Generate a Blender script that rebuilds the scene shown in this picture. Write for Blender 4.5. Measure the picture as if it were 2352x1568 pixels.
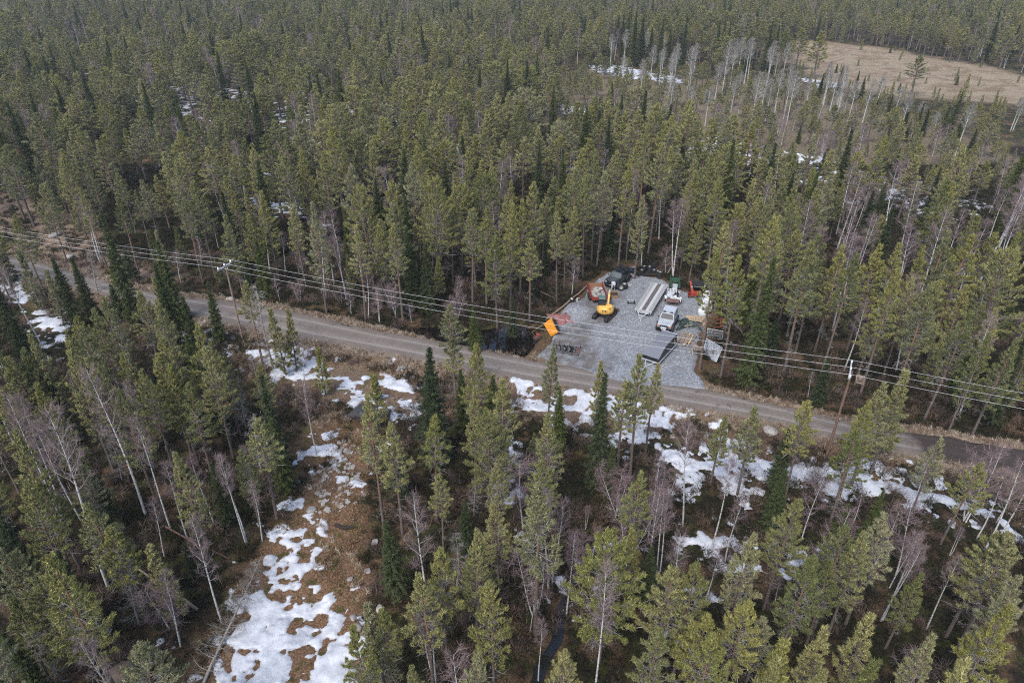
import bpy, math, random
import numpy as np
from mathutils import Vector, Matrix

for _o in list(bpy.data.objects):
    bpy.data.objects.remove(_o)
SC = bpy.context.scene
COL = SC.collection
R = math.radians
random.seed(7)
RNG = np.random.default_rng(7)

# ------------------------------------------------------------------ camera, world, sun
HC, PITCH, FP = 41.0, R(30.8), 1568.0
cam = bpy.data.objects.new('camera', bpy.data.cameras.new('camera'))
COL.objects.link(cam)
cam.location = (0, 0, HC)
cam.rotation_euler = (math.pi / 2 - PITCH, 0, 0)
cam.data.sensor_width = 36
cam.data.lens = 24
cam.data.clip_end = 8000
SC.camera = cam

w = bpy.data.worlds.new('World')
SC.world = w
w.use_nodes = True
nt = w.node_tree
sky = nt.nodes.new('ShaderNodeTexSky')
sky.sky_type = 'NISHITA'
sky.sun_disc = False
SUN_EL, SUN_AZ = R(52), R(-150)
sky.sun_elevation = SUN_EL
sky.sun_rotation = SUN_AZ
sky.air_density = 1.0
sky.dust_density = 2.2
sky.ozone_density = 1.0
bg = nt.nodes['Background']
nt.links.new(sky.outputs[0], bg.inputs[0])
bg.inputs[1].default_value = 0.15
sl = bpy.data.lights.new('sun', 'SUN')
sl.energy = 1.35
sl.angle = R(24)
sl.color = (1, 0.985, 0.96)
so = bpy.data.objects.new('sun', sl)
COL.objects.link(so)
_sd = Vector((math.sin(SUN_AZ) * math.cos(SUN_EL), math.cos(SUN_AZ) * math.cos(SUN_EL), math.sin(SUN_EL)))
so.rotation_euler = _sd.to_track_quat('Z', 'Y').to_euler()
SC.view_settings.view_transform = 'Standard'
SC.view_settings.look = 'None'
SC.view_settings.exposure = 0.95
SC.view_settings.gamma = 1
SC.render.engine = 'CYCLES'
SC.cycles.max_bounces = 5
SC.cycles.diffuse_bounces = 2
SC.cycles.glossy_bounces = 2
SC.cycles.transmission_bounces = 3
SC.cycles.use_denoising = False
SC.cycles.filter_width = 1.15
SC.cycles.denoiser = 'OPENIMAGEDENOISE'
SC.cycles.denoising_input_passes = 'RGB_ALBEDO_NORMAL'

# ------------------------------------------------------------------ photo points -> ground points
def gp(x, y, z=0.0):
    u, v = (x - 1176) / FP, (y - 784) / FP
    dy = math.cos(PITCH) - v * math.sin(PITCH)
    dz = -math.sin(PITCH) - v * math.cos(PITCH)
    t = (z - HC) / dz
    return (u * t, dy * t)

def proj(x, y, z):
    zc = y * math.cos(PITCH) + (HC - z) * math.sin(PITCH)
    yc = -y * math.sin(PITCH) + (HC - z) * math.cos(PITCH)
    return 1176 + FP * x / zc, 784 + FP * yc / zc

def z1(x, y, z=0.0):            # the yard close-up
    return gp(1205.9 + .1978 * x, 562.7 + .1978 * y, z)

# ------------------------------------------------------------------ noise and polygons (numpy)
def _h(i, j, s):
    n = (i * 374761393 + j * 668265263 + s * 1442695041) & 0xffffffff
    n = ((n ^ (n >> 13)) * 1274126177) & 0xffffffff
    return ((n ^ (n >> 16)) & 0xffff) / 65535.0

def vnoise(x, y, s=0):
    x = np.asarray(x, float); y = np.asarray(y, float)
    i = np.floor(x).astype(np.int64); j = np.floor(y).astype(np.int64)
    fx, fy = x - i, y - j
    fx = fx * fx * (3 - 2 * fx); fy = fy * fy * (3 - 2 * fy)
    a, b, c, d = _h(i, j, s), _h(i + 1, j, s), _h(i, j + 1, s), _h(i + 1, j + 1, s)
    return (a + (b - a) * fx) * (1 - fy) + (c + (d - c) * fx) * fy

def fbm(x, y, scale, octv=3, s=0):
    v, a, t = 0, 1, 0
    for k in range(octv):
        v = v + a * (vnoise(np.asarray(x) / scale * 2 ** k + 17.3 * k, np.asarray(y) / scale * 2 ** k - 9.1 * k, s + k) - .5)
        t += a; a *= .5
    return v / t * 2          # about -1..1

def sdist(poly, X, Y):           # signed distance, positive inside
    X = np.asarray(X, float); Y = np.asarray(Y, float)
    d = np.full(X.shape, 1e9); ins = np.zeros(X.shape, bool)
    n = len(poly)
    for k in range(n):
        (ax, ay), (bx, by) = poly[k], poly[(k + 1) % n]
        ex, ey = bx - ax, by - ay
        t = np.clip(((X - ax) * ex + (Y - ay) * ey) / (ex * ex + ey * ey + 1e-12), 0, 1)
        d = np.minimum(d, (X - ax - t * ex) ** 2 + (Y - ay - t * ey) ** 2)
        if ay != by:
            c = ((ay > Y) != (by > Y)) & (X < ex * (Y - ay) / ey + ax)
            ins ^= c
    d = np.sqrt(d)
    return np.where(ins, d, -d)

def sm(a, b, x):
    t = np.clip((x - a) / (b - a), 0, 1)
    return t * t * (3 - 2 * t)

UP = [(-150, 570), (0, 588), (60, 595), (140, 618), (230, 645), (340, 672), (480, 688), (560, 700), (640, 712), (740, 732), (860, 760), (960, 778), (1100, 805),
      (1230, 830), (1330, 846), (1450, 868), (1615, 896), (1700, 912), (1800, 935), (1900, 958), (1990, 980), (2100, 996), (2180, 1005), (2352, 1037), (2500, 1065)]
LO = [(2500, 1120), (2352, 1087), (2200, 1062), (2080, 1040), (1990, 1022), (1880, 1000), (1800, 975), (1700, 956), (1600, 938), (1500, 920), (1400, 903), (1300, 888),
      (1210, 875), (1130, 858), (1000, 832), (880, 810), (740, 786), (640, 767), (530, 744), (440, 724), (350, 704), (250, 682), (160, 656), (60, 634), (0, 624), (-150, 606)]
ROAD_P = UP + LO
YARD_P = [(1205.9 + .1978 * a, 562.7 + .1978 * b) for a, b in [
    (150, 1290), (300, 1130), (330, 1000), (380, 880), (440, 790), (520, 690), (620, 650), (700, 600), (730, 520), (850, 400), (960, 325), (1200, 325), (1300, 345), (1560, 385),
    (1640, 440), (1850, 545), (2060, 580), (2110, 800), (2080, 950), (1995, 1010), (1985, 1200), (1960, 1400), (1945, 1450), (2060, 1570), (2075, 1660), (1400, 1660), (900, 1560), (600, 1420)]]
POND_P = [(900, 752), (955, 735), (1010, 738), (1060, 745), (1120, 742), (1180, 730), (1225, 742), (1252, 762), (1245, 790), (1228, 822), (1200, 826), (1130, 812), (1040, 800), (960, 778)]
BOG_P = [(1800, 98), (1850, 92), (1950, 98), (2050, 112), (2200, 140), (2360, 168), (2600, 200), (2600, 265), (2360, 240), (2260, 232), (2150, 222), (2000, 204), (1900, 186), (1830, 160)]
PEAT_P = [(2285, 338), (2320, 326), (2420, 322), (2500, 345), (2420, 362), (2330, 356)]
CORR_P = [(700, 960), (780, 940), (860, 960), (850, 1060), (840, 1160), (830, 1250), (850, 1340), (840, 1450), (830, 1600), (440, 1600), (560, 1300), (640, 1200), (700, 1100), (740, 1020)]
STRIP_P = [(500, 760), (640, 775), (760, 800), (900, 822), (1100, 862), (1300, 896), (1500, 930), (1700, 968), (1850, 1000), (1990, 1035), (2080, 1060), (2060, 1100), (1900, 1075), (1700, 1040), (1560, 1000),
           (1380, 960), (1200, 950), (1000, 930), (860, 960), (700, 950), (600, 880)]
SLOPE_P = [(-100, 440), (60, 440), (150, 480), (220, 540), (330, 600), (420, 650), (300, 655), (150, 612), (-100, 575)]
LOGGED_P = [(1250, 215), (1340, 150), (1560, 172), (1800, 185), (2000, 240), (2380, 340), (2380, 480), (2150, 510), (1950, 470), (1750, 410), (1550, 350), (1300, 290)]
G = lambda P: [gp(*q) for q in P]
ROAD, YARD, POND, BOG, PEAT, CORR, STRIP, SLOPE, LOGGED = map(G, (ROAD_P, YARD_P, POND_P, BOG_P, PEAT_P, CORR_P, STRIP_P, SLOPE_P, LOGGED_P))
STREAM = [gp(*q) for q in [(1432, 1205), (1390, 1250), (1330, 1310), (1290, 1380), (1280, 1450), (1240, 1520), (1220, 1600)]]

def lined(line, X, Y):
    d = np.full(np.shape(X), 1e9)
    for (ax, ay), (bx, by) in zip(line[:-1], line[1:]):
        ex, ey = bx - ax, by - ay
        t = np.clip(((X - ax) * ex + (Y - ay) * ey) / (ex * ex + ey * ey), 0, 1)
        d = np.minimum(d, np.hypot(X - ax - t * ex, Y - ay - t * ey))
    return d

WATER_Z = -1.02
def height(X, Y):
    X = np.asarray(X, float); Y = np.asarray(Y, float)
    r = np.maximum(sdist(ROAD, X, Y), sdist(YARD, X, Y))
    fl = sm(-3.2, -.1, r)
    rough = .34 * fbm(X, Y, 7, 3, 3) + .16 * fbm(X, Y, 1.6, 2, 8)
    bog = sm(-4, 3, sdist(BOG, X, Y))
    rough = rough * (1 - .75 * bog)
    far = sm(120, 260, Y) * 1.2 * fbm(X, Y, 70, 2, 21)
    pond = sm(-1.2, 1.0, sdist(POND, X, Y))
    strm = 1 - sm(.3, 2.2, lined(STREAM, X, Y))
    z = -.62 * (1 - fl) + rough * (1 - fl) - .05 * fl + far * (1 - fl) * (1 - bog)
    z = z - .95 * pond * (1 - fl) - .5 * strm
    return z

def hz(x, y):
    return float(height(np.array([x]), np.array([y]))[0])

# ------------------------------------------------------------------ materials
def new_mat(name):
    m = bpy.data.materials.new(name)
    m.use_nodes = True
    return m, m.node_tree, m.node_tree.nodes['Principled BSDF']

def N(nt, t, **kw):
    n = nt.nodes.new(t)
    for k, v in kw.items():
        if k.startswith('i_'):
            n.inputs[k[2:].replace('_', ' ')].default_value = v
        else:
            setattr(n, k, v)
    return n

def mixc(nt, fac, a, b, mode='MIX'):
    n = nt.nodes.new('ShaderNodeMix'); n.data_type = 'RGBA'; n.blend_type = mode
    for s, v in ((0, fac), (6, a), (7, b)):
        if hasattr(v, 'is_linked') or hasattr(v, 'links'):
            nt.links.new(v, n.inputs[s])
        elif s == 0:
            n.inputs[0].default_value = v
        else:
            n.inputs[s].default_value = (*v, 1) if len(v) == 3 else v
    return n.outputs[2]

def noise_n(nt, scale, detail=3, rough=.6, coord='Object', vec=None, dist=0.0):
    n = N(nt, 'ShaderNodeTexNoise')
    n.inputs['Scale'].default_value = scale; n.inputs['Detail'].default_value = detail
    n.inputs['Roughness'].default_value = rough; n.inputs['Distortion'].default_value = dist
    if vec is None:
        vec = nt.nodes.get('TC') or N(nt, 'ShaderNodeTexCoord', name='TC')
        vec = vec.outputs[coord]
    nt.links.new(vec, n.inputs['Vector'])
    return n.outputs['Fac']

def ramp(nt, fac, stops, interp='LINEAR'):
    r = N(nt, 'ShaderNodeValToRGB')
    r.color_ramp.interpolation = interp
    e = r.color_ramp.elements
    while len(e) < len(stops):
        e.new(.5)
    for k, (p, c) in enumerate(stops):
        e[k].position = p
        e[k].color = (c, c, c, 1) if isinstance(c, (int, float)) else (*c, 1)
    nt.links.new(fac, r.inputs[0])
    return r.outputs[0]

def bump(nt, b, fac, strength=.4, dist=.05):
    n = N(nt, 'ShaderNodeBump')
    n.inputs['Strength'].default_value = strength; n.inputs['Distance'].default_value = dist
    nt.links.new(fac, n.inputs['Height'])
    nt.links.new(n.outputs[0], b.inputs['Normal'])

_MC = {}
def paint(name, c, rough=.5, metal=0.0, var=.25, scale=6.0, dirt=None, spec=.4):
    """weathered plain material: colour with blotchy variation and an optional dirt colour"""
    if name in _MC:
        return _MC[name]
    m, nt, b = new_mat(name)
    f = noise_n(nt, scale, 4, .65)
    lo = tuple(v * (1 - var) for v in c); hi = tuple(min(1, v * (1 + var * .6)) for v in c)
    col = ramp(nt, f, [(.3, lo), (.7, hi)])
    if dirt:
        f2 = noise_n(nt, scale * .45, 5, .7, dist=.6)
        col = mixc(nt, ramp(nt, f2, [(.5, 0.0), (.68, .85)]), col, dirt)
    nt.links.new(col, b.inputs['Base Color'])
    b.inputs['Roughness'].default_value = rough; b.inputs['Metallic'].default_value = metal
    b.inputs['Specular IOR Level'].default_value = spec
    bump(nt, b, f, .25, .02)
    _MC[name] = m
    return m

def leafy(name, cols, rnd=.35, rough=.75, transl=.0):
    """foliage: varies from tree to tree and from leaf clump to leaf clump"""
    m, nt, b = new_mat(name)
    oi = N(nt, 'ShaderNodeObjectInfo'); ge = N(nt, 'ShaderNodeNewGeometry')
    c1 = ramp(nt, oi.outputs['Random'], [(k / (len(cols) - 1), c) for k, c in enumerate(cols)])
    isl = ramp(nt, ge.outputs['Random Per Island'], [(0, 1 - rnd), (1, 1 + rnd)])
    col = mixc(nt, 1.0, c1, isl, 'MULTIPLY')
    nt.links.new(col, b.inputs['Base Color'])
    b.inputs['Roughness'].default_value = rough
    b.inputs['Specular IOR Level'].default_value = .25
    return m

def bark(name, lo, hi, top=None, zt=(4, 8), scale=5.0, marks=None):
    m, nt, b = new_mat(name)
    tc = N(nt, 'ShaderNodeTexCoord', name='TC')
    f = noise_n(nt, scale, 4, .7)
    col = ramp(nt, f, [(.3, lo), (.7, hi)])
    if top:
        sp = N(nt, 'ShaderNodeSeparateXYZ'); nt.links.new(tc.outputs['Object'], sp.inputs[0])
        mr = N(nt, 'ShaderNodeMapRange'); mr.inputs[1].default_value, mr.inputs[2].default_value = zt
        nt.links.new(sp.outputs[2], mr.inputs[0])
        oi = N(nt, 'ShaderNodeObjectInfo')
        mm = N(nt, 'ShaderNodeMath', operation='MULTIPLY')
        nt.links.new(mr.outputs[0], mm.inputs[0]); nt.links.new(ramp(nt, oi.outputs['Random'], [(0, .25), (1, 1.0)]), mm.inputs[1])
        col = mixc(nt, mm.outputs[0], col, top)
    if marks:
        mp = N(nt, 'ShaderNodeMapping'); mp.inputs['Scale'].default_value = (.6, .6, 3.2)
        nt.links.new(tc.outputs['Object'], mp.inputs[0])
        f2 = noise_n(nt, 1.6, 4, .8, vec=mp.outputs[0])
        col = mixc(nt, ramp(nt, f2, [(.54, 0.0), (.62, 1.0)]), col, marks)
    nt.links.new(col, b.inputs['Base Color'])
    b.inputs['Roughness'].default_value = .85
    b.inputs['Specular IOR Level'].default_value = .2
    bump(nt, b, f, .5, .03)
    return m

M = {}
M['pine_leaf'] = leafy('pine_needles', [(.195, .200, .062), (.268, .252, .080), (.180, .188, .078), (.305, .284, .118), (.125, .140, .045), (.255, .245, .138), (.225, .214, .062)], .50)
M['spruce_leaf'] = leafy('spruce_needles', [(.048, .064, .020), (.034, .048, .020), (.075, .094, .022), (.044, .058, .026)], .4)
M['twig_purple'] = leafy('birch_twigs', [(.20, .140, .140), (.23, .175, .165), (.165, .115, .125)], .3)
M['twig_pale'] = leafy('aspen_twigs', [(.25, .225, .205), (.21, .19, .175)], .3)
M['twig_grey'] = leafy('dead_twigs', [(.28, .27, .245), (.21, .195, .17), (.33, .31, .285)], .35)
M['pine_bark'] = bark('pine_bark', (.075, .058, .050), (.18, .145, .125), (.25, .125, .070), (3.5, 7.5))
M['spruce_bark'] = bark('spruce_bark', (.075, .060, .052), (.17, .145, .13))
M['birch_bark'] = bark('birch_bark', (.42, .405, .385), (.60, .585, .56), marks=(.05, .045, .04))
M['aspen_bark'] = bark('aspen_bark', (.38, .37, .33), (.52, .51, .46), marks=(.14, .13, .11))
M['birch_bough'] = bark('birch_bough', (.17, .14, .135), (.36, .33, .32))
M['bough'] = bark('lichen_bough', (.15, .13, .11), (.30, .27, .235))
M['dead_bark'] = bark('dead_wood', (.20, .18, .16), (.36, .33, .30))

# ------------------------------------------------------------------ objects
def tag(o, label=None, cat=None, group=None, kind=None):
    for k, v in (('label', label), ('category', cat), ('group', group), ('kind', kind)):
        if v:
            o[k] = v
    return o

def mesh_np(name, V, T=None, Q=None, mats=(), tm=None, qm=None, smooth=False):
    """V (n,3); T triangles (m,3); Q quads (k,4); tm/qm material indices"""
    me = bpy.data.meshes.new(name)
    T = np.zeros((0, 3), int) if T is None or len(T) == 0 else np.asarray(T, int)
    Q = np.zeros((0, 4), int) if Q is None or len(Q) == 0 else np.asarray(Q, int)
    me.vertices.add(len(V)); me.vertices.foreach_set('co', np.asarray(V, np.float32).ravel())
    nl = len(T) * 3 + len(Q) * 4
    me.loops.add(nl); me.loops.foreach_set('vertex_index', np.concatenate([T.ravel(), Q.ravel()]).astype(np.int32))
    me.polygons.add(len(T) + len(Q))
    st = np.concatenate([np.arange(len(T)) * 3, len(T) * 3 + np.arange(len(Q)) * 4]).astype(np.int32)
    me.polygons.foreach_set('loop_start', st)
    if tm is not None or qm is not None:
        a = np.concatenate([np.zeros(len(T), int) if tm is None else tm, np.zeros(len(Q), int) if qm is None else qm])
        me.polygons.foreach_set('material_index', a.astype(np.int32))
    if smooth:
        me.polygons.foreach_set('use_smooth', np.ones(len(T) + len(Q), bool))
    for m in mats:
        me.materials.append(m)
    me.update(calc_edges=True)
    return me

def link(name, me, parent=None, loc=None, rz=0):
    o = bpy.data.objects.new(name, me)
    COL.objects.link(o)
    if parent is not None:
        o.parent = parent
    if loc is not None:
        o.location = loc
    if rz:
        o.rotation_euler[2] = rz
    return o
# ------------------------------------------------------------------ ground
def grid_faces(nr, nc):
    i = np.arange(nr - 1)[:, None] * nc + np.arange(nc - 1)[None]
    i = i.ravel()
    return np.stack([i, i + 1, i + nc + 1, i + nc], 1)

def build_ground():
    ys = [-220, -120, -60, -20, 0, 8, 14]
    y = 18.0
    while y < 3200:
        ys.append(y)
        y += .36 if y < 105 else (.36 + (y - 105) * .012 if y < 700 else 120)
    ys = np.array(ys)
    ts = np.linspace(-1, 1, 560)
    Wd = 60 + .85 * np.maximum(ys, 0)
    Wd = np.where(ys < 20, 78, Wd)
    X = ts[None] * Wd[:, None]; Y = np.repeat(ys[:, None], len(ts), 1)
    Z = height(X, Y)
    V = np.stack([X, Y, Z], -1).reshape(-1, 3)
    me = mesh_np('ground', V, Q=grid_faces(len(ys), len(ts)), smooth=True)
    x, y = X.ravel(), Y.ravel()
    r = sdist(ROAD, x, y)
    nz = fbm(x, y, 2.5, 3, 40)
    ry = np.maximum(r, sdist(YARD, x, y))
    straw = sm(-3.4, -.6, r + nz * 1.2) * (.35 + .65 * sm(-1.3, -.1, r + nz * .5))
    strip = sm(-1.5, 1.5, sdist(STRIP, x, y) + nz)
    straw = np.maximum(straw, strip * (.30 + .4 * nz))
    straw = np.maximum(straw, .7 * sm(-3, 2, sdist(SLOPE, x, y) + nz))
    bog = sm(-5, 4, sdist(BOG, x, y) + 3 * nz + 7 * fbm(x, y, 22, 3, 44))
    corr = np.maximum(sm(-2.5, 1.5, sdist(CORR, x, y) + nz), sm(-2, 1, sdist(SLOPE, x, y)) * .8)
    corr = np.maximum(corr, .7 * strip)
    corr = np.maximum(corr, .5 * (ry < -.01) * sm(-8, -2, ry + 3 * nz) * (y > 55))
    peat = sm(-.5, 2.5, sdist(PEAT, x, y) + nz)
    far = sm(-8, 8, sdist(LOGGED, x, y) + 4 * nz)
    for nm, a in (('straw', straw), ('bog', bog), ('corr', corr), ('peat', peat), ('logged', far)):
        at = me.attributes.new(nm, 'FLOAT', 'POINT')
        at.data.foreach_set('value', np.clip(a, 0, 1).astype(np.float32))
    m, nt, b = new_mat('forest_floor')
    me.materials.append(m)
    f1 = noise_n(nt, .35, 5, .65); f2 = noise_n(nt, 1.7, 6, .75); f3 = noise_n(nt, 7, 4, .8); f4 = noise_n(nt, .8, 5, .7, dist=.5)
    dark = ramp(nt, f2, [(.34, (.009, .008, .006)), (.52, (.026, .021, .013)), (.72, (.055, .04, .025))])
    moss = ramp(nt, f3, [(.3, (.028, .034, .008)), (.7, (.085, .095, .022))])
    rust = ramp(nt, f3, [(.3, (.055, .030, .016)), (.48, (.19, .105, .056)), (.60, (.29, .19, .12)), (.72, (.40, .31, .225))])
    strw = ramp(nt, f3, [(.3, (.15, .105, .075)), (.5, (.27, .205, .155)), (.7, (.42, .34, .265))])
    base = mixc(nt, ramp(nt, f4, [(.48, 0.0), (.60, .75)]), dark, moss)
    base = mixc(nt, ramp(nt, f1, [(.50, 0.0), (.66, .7)]), base, rust)
    def at(n):
        a = N(nt, 'ShaderNodeAttribute', attribute_name=n)
        return a.outputs['Fac']
    def mul(a, b_):
        q = N(nt, 'ShaderNodeMath', operation='MULTIPLY'); nt.links.new(a, q.inputs[0]); nt.links.new(b_, q.inputs[1]); return q.outputs[0]
    rm = mixc(nt, ramp(nt, f4, [(.52, 0.0), (.62, .75)]), rust, moss)
    base = mixc(nt, mul(at('corr'), ramp(nt, f2, [(.30, .3), (.5, 1.0)])), base, rm)
    lg = ramp(nt, f2, [(.3, (.07, .055, .035)), (.5, (.16, .125, .08)), (.7, (.27, .22, .15))])
    base = mixc(nt, at('logged'), base, lg)
    base = mixc(nt, mul(at('straw'), ramp(nt, f2, [(.34, .15), (.5, 1.0)])), base, strw)
    bg_ = ramp(nt, f2, [(.3, (.15, .105, .065)), (.45, (.26, .20, .13)), (.7, (.37, .31, .23))])
    bg_ = mixc(nt, ramp(nt, noise_n(nt, .10, 6, .75, dist=1.2), [(.46, 0.0), (.58, .8)]), bg_, (.17, .115, .07))
    base = mixc(nt, at('bog'), base, bg_)
    base = mixc(nt, at('peat'), base, (.022, .015, .012))
    nt.links.new(base, b.inputs['Base Color'])
    b.inputs['Roughness'].default_value = .95; b.inputs['Specular IOR Level'].default_value = .15
    bump(nt, b, f3, 1.0, .18)
    tag(link('ground', me), 'brown and mossy forest floor', None, None, 'structure')

def sheet(name, poly, sp, zfun, mat, fringe=.5, amp=.6, nscale=2.0, seed=0, tilt=.35, bias=0.0, thick=None, polys=None, smooth=True, octv=4, cap=1.2, amp2=0.0):
    """a sheet over the ground that dives under it along a ragged edge"""
    Vs, Qs, off, Ms = [], [], 0, []
    for k, (pl, sp_, bi) in enumerate(polys or [(poly, sp, bias)]):
        xs = [q[0] for q in pl]; ys = [q[1] for q in pl]
        nx = int((max(xs) - min(xs) + 4) / sp_) + 2; ny = int((max(ys) - min(ys) + 4) / sp_) + 2
        X, Y = np.meshgrid(min(xs) - 2 + np.arange(nx) * sp_, min(ys) - 2 + np.arange(ny) * sp_)
        m = np.clip(sdist(pl, X, Y) / fringe, -3, cap) + bi + amp * fbm(X, Y, nscale, octv, seed + 50) + amp2 * fbm(X, Y, .9, 4, seed + 80)
        Z = zfun(X, Y, m)
        Q = grid_faces(ny, nx)
        mf = m.ravel()[Q].max(1)
        Q = Q[mf > -.25]
        used = np.unique(Q); re = np.full(nx * ny, -1); re[used] = np.arange(len(used))
        Vs.append(np.stack([X, Y, Z], -1).reshape(-1, 3)[used]); Qs.append(re[Q] + off); off += len(used)
        Ms.append(m.ravel()[used])
    me = mesh_np(name, np.concatenate(Vs), Q=np.concatenate(Qs), mats=[mat], smooth=smooth)
    at = me.attributes.new('mask', 'FLOAT', 'POINT'); at.data.foreach_set('value', np.concatenate(Ms).astype(np.float32))
    return link(name, me)

def gravel_mat():
    m, nt, b = new_mat('crushed_stone')
    tc = N(nt, 'ShaderNodeTexCoord', name='TC')
    vo = N(nt, 'ShaderNodeTexVoronoi'); vo.inputs['Scale'].default_value = 13
    nt.links.new(tc.outputs['Object'], vo.inputs['Vector'])
    hs = N(nt, 'ShaderNodeSeparateColor'); nt.links.new(vo.outputs['Color'], hs.inputs[0])
    st = ramp(nt, hs.outputs[0], [(0, (.135, .143, .155)), (.35, (.205, .214, .226)), (.75, (.262, .272, .286)), (1, (.38, .39, .40))])
    vo2 = N(nt, 'ShaderNodeTexVoronoi'); vo2.inputs['Scale'].default_value = 5.5
    nt.links.new(tc.outputs['Object'], vo2.inputs['Vector'])
    h2 = N(nt, 'ShaderNodeSeparateColor'); nt.links.new(vo2.outputs['Color'], h2.inputs[0])
    st = mixc(nt, 1.0, st, ramp(nt, h2.outputs[1], [(0, .82), (1, 1.15)]), 'MULTIPLY')
    wet = noise_n(nt, .22, 5, .7, dist=.4)
    st = mixc(nt, ramp(nt, wet, [(.50, 0.0), (.66, .5)]), st, (.085, .082, .085))
    mud = noise_n(nt, .6, 5, .75)
    st = mixc(nt, ramp(nt, mud, [(.56, 0.0), (.72, .55)]), st, (.12, .095, .075))
    mu = N(nt, 'ShaderNodeAttribute', attribute_name='mud').outputs['Fac']
    mm = N(nt, 'ShaderNodeMath', operation='MULTIPLY'); nt.links.new(mu, mm.inputs[0]); nt.links.new(ramp(nt, noise_n(nt, .9, 5, .75), [(.36, 0.1), (.56, .9)]), mm.inputs[1])
    st = mixc(nt, mm.outputs[0], st, ramp(nt, mud, [(.4, (.085, .078, .075)), (.62, (.14, .115, .095))]))
    nt.links.new(st, b.inputs['Base Color'])
    b.inputs['Roughness'].default_value = .8; b.inputs['Specular IOR Level'].default_value = .25
    bump(nt, b, vo.outputs['Distance'], .9, .05)
    return m

def road_mat():
    m, nt, b = new_mat('dirt_road')
    at = N(nt, 'ShaderNodeAttribute', attribute_name='across').outputs['Fac']
    f1 = noise_n(nt, .3, 5, .65); f2 = noise_n(nt, 4.5, 6, .85)
    c = ramp(nt, f2, [(.3, (.105, .086, .072)), (.55, (.172, .147, .127)), (.75, (.28, .243, .212))])
    c = mixc(nt, ramp(nt, f1, [(.45, 0.0), (.65, .6)]), c, (.115, .094, .080))
    rut = ramp(nt, at, [(0, .0), (.12, .0), (.20, .1), (.26, .85), (.34, .2), (.5, .0), (.66, .2), (.74, .85), (.80, .1), (.88, .0)])
    edge = ramp(nt, at, [(0, .8), (.10, .45), (.2, .0), (.44, .0), (.5, .35), (.56, .0), (.84, .0), (.92, .45), (1, .8)])
    c = mixc(nt, edge, c, (.14, .112, .09))
    c = mixc(nt, rut, c, (.25, .22, .196))
    pt = noise_n(nt, .9, 4, .7, dist=.3)
    c = mixc(nt, ramp(nt, pt, [(.60, 0.0), (.68, .75)]), c, (.072, .058, .050))
    # the far right stretch is fresh dark soil
    tc = N(nt, 'ShaderNodeTexCoord'); sp = N(nt, 'ShaderNodeSeparateXYZ'); nt.links.new(tc.outputs['Object'], sp.inputs[0])
    ad = N(nt, 'ShaderNodeMath', operation='MULTIPLY_ADD'); ad.inputs[1].default_value = 6.0
    nt.links.new(f1, ad.inputs[0]); nt.links.new(sp.outputs[0], ad.inputs[2])
    mr = N(nt, 'ShaderNodeMapRange'); mr.inputs[1].default_value = 39.5; mr.inputs[2].default_value = 41.5
    nt.links.new(ad.outputs[0], mr.inputs[0])
    c = mixc(nt, mr.outputs[0], c, ramp(nt, f2, [(.3, (.028, .021, .019)), (.7, (.065, .05, .043))]))
    nt.links.new(c, b.inputs['Base Color'])
    b.inputs['Roughness'].default_value = .85; b.inputs['Specular IOR Level'].default_value = .25
    bump(nt, b, f2, .6, .05)
    return m

def polyline_at(P, s):
    d = [0]
    for a, b in zip(P[:-1], P[1:]):
        d.append(d[-1] + math.dist(a, b))
    d = np.array(d) / d[-1]
    return np.stack([np.interp(s, d, [p[0] for p in P]), np.interp(s, d, [p[1] for p in P])], 1)

def build_road():
    A = [gp(*q) for q in UP]; B = [gp(*q) for q in LO][::-1]
    s = np.linspace(0, 1, 620)
    a = polyline_at(A, s); b = polyline_at(B, s)
    for q in (a, b):
        for _ in range(6):
            q[1:-1] = (q[:-2] + q[1:-1] * 2 + q[2:]) / 4
    t = np.linspace(-.13, 1.13, 30)
    n = (fbm(s * 170, s * 0, 1.1, 3, 5) + fbm(s * 170, s * 0, 5.5, 2, 15))[:, None] * .06
    tt = t[None] + n * np.where(t < .5, -1, 1)[None] * (np.abs(t - .5) > .42)[None]
    X = a[:, None, 0] * (1 - tt) + b[:, None, 0] * tt; Y = a[:, None, 1] * (1 - tt) + b[:, None, 1] * tt
    e = np.abs(t - .5)[None]
    Z = .10 + .03 * fbm(X, Y, 1.7, 3, 19) + .05 * (1 - (e * 2) ** 2) - .05 * np.exp(-((e - .24) / .07) ** 2) - .9 * np.clip(e - .49, 0, 1) ** 1 * 2 + .02 * fbm(X, Y, .8, 2, 9)
    me = mesh_np('road', np.stack([X, Y, Z], -1).reshape(-1, 3), Q=grid_faces(len(s), len(t)), mats=[road_mat()], smooth=True)
    at = me.attributes.new('across', 'FLOAT', 'POINT')
    at.data.foreach_set('value', np.repeat(np.clip(t, 0, 1)[None], len(s), 0).ravel().astype(np.float32))
    tag(link('road', me), 'grey brown dirt road running through the forest', None, None, 'structure')

MOUND = z1(600, 770)
def yard_z(X, Y, m):
    d = np.hypot((X - MOUND[0]) / 1.9, (Y - MOUND[1]) / 1.7)
    return .135 + .02 * fbm(X, Y, 1.2, 3, 12) + .5 * np.exp(-d ** 2 * 1.3) * (1 + .25 * fbm(X, Y, .5, 2, 4)) - .45 * np.clip(.25 - m, 0, 3)

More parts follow.
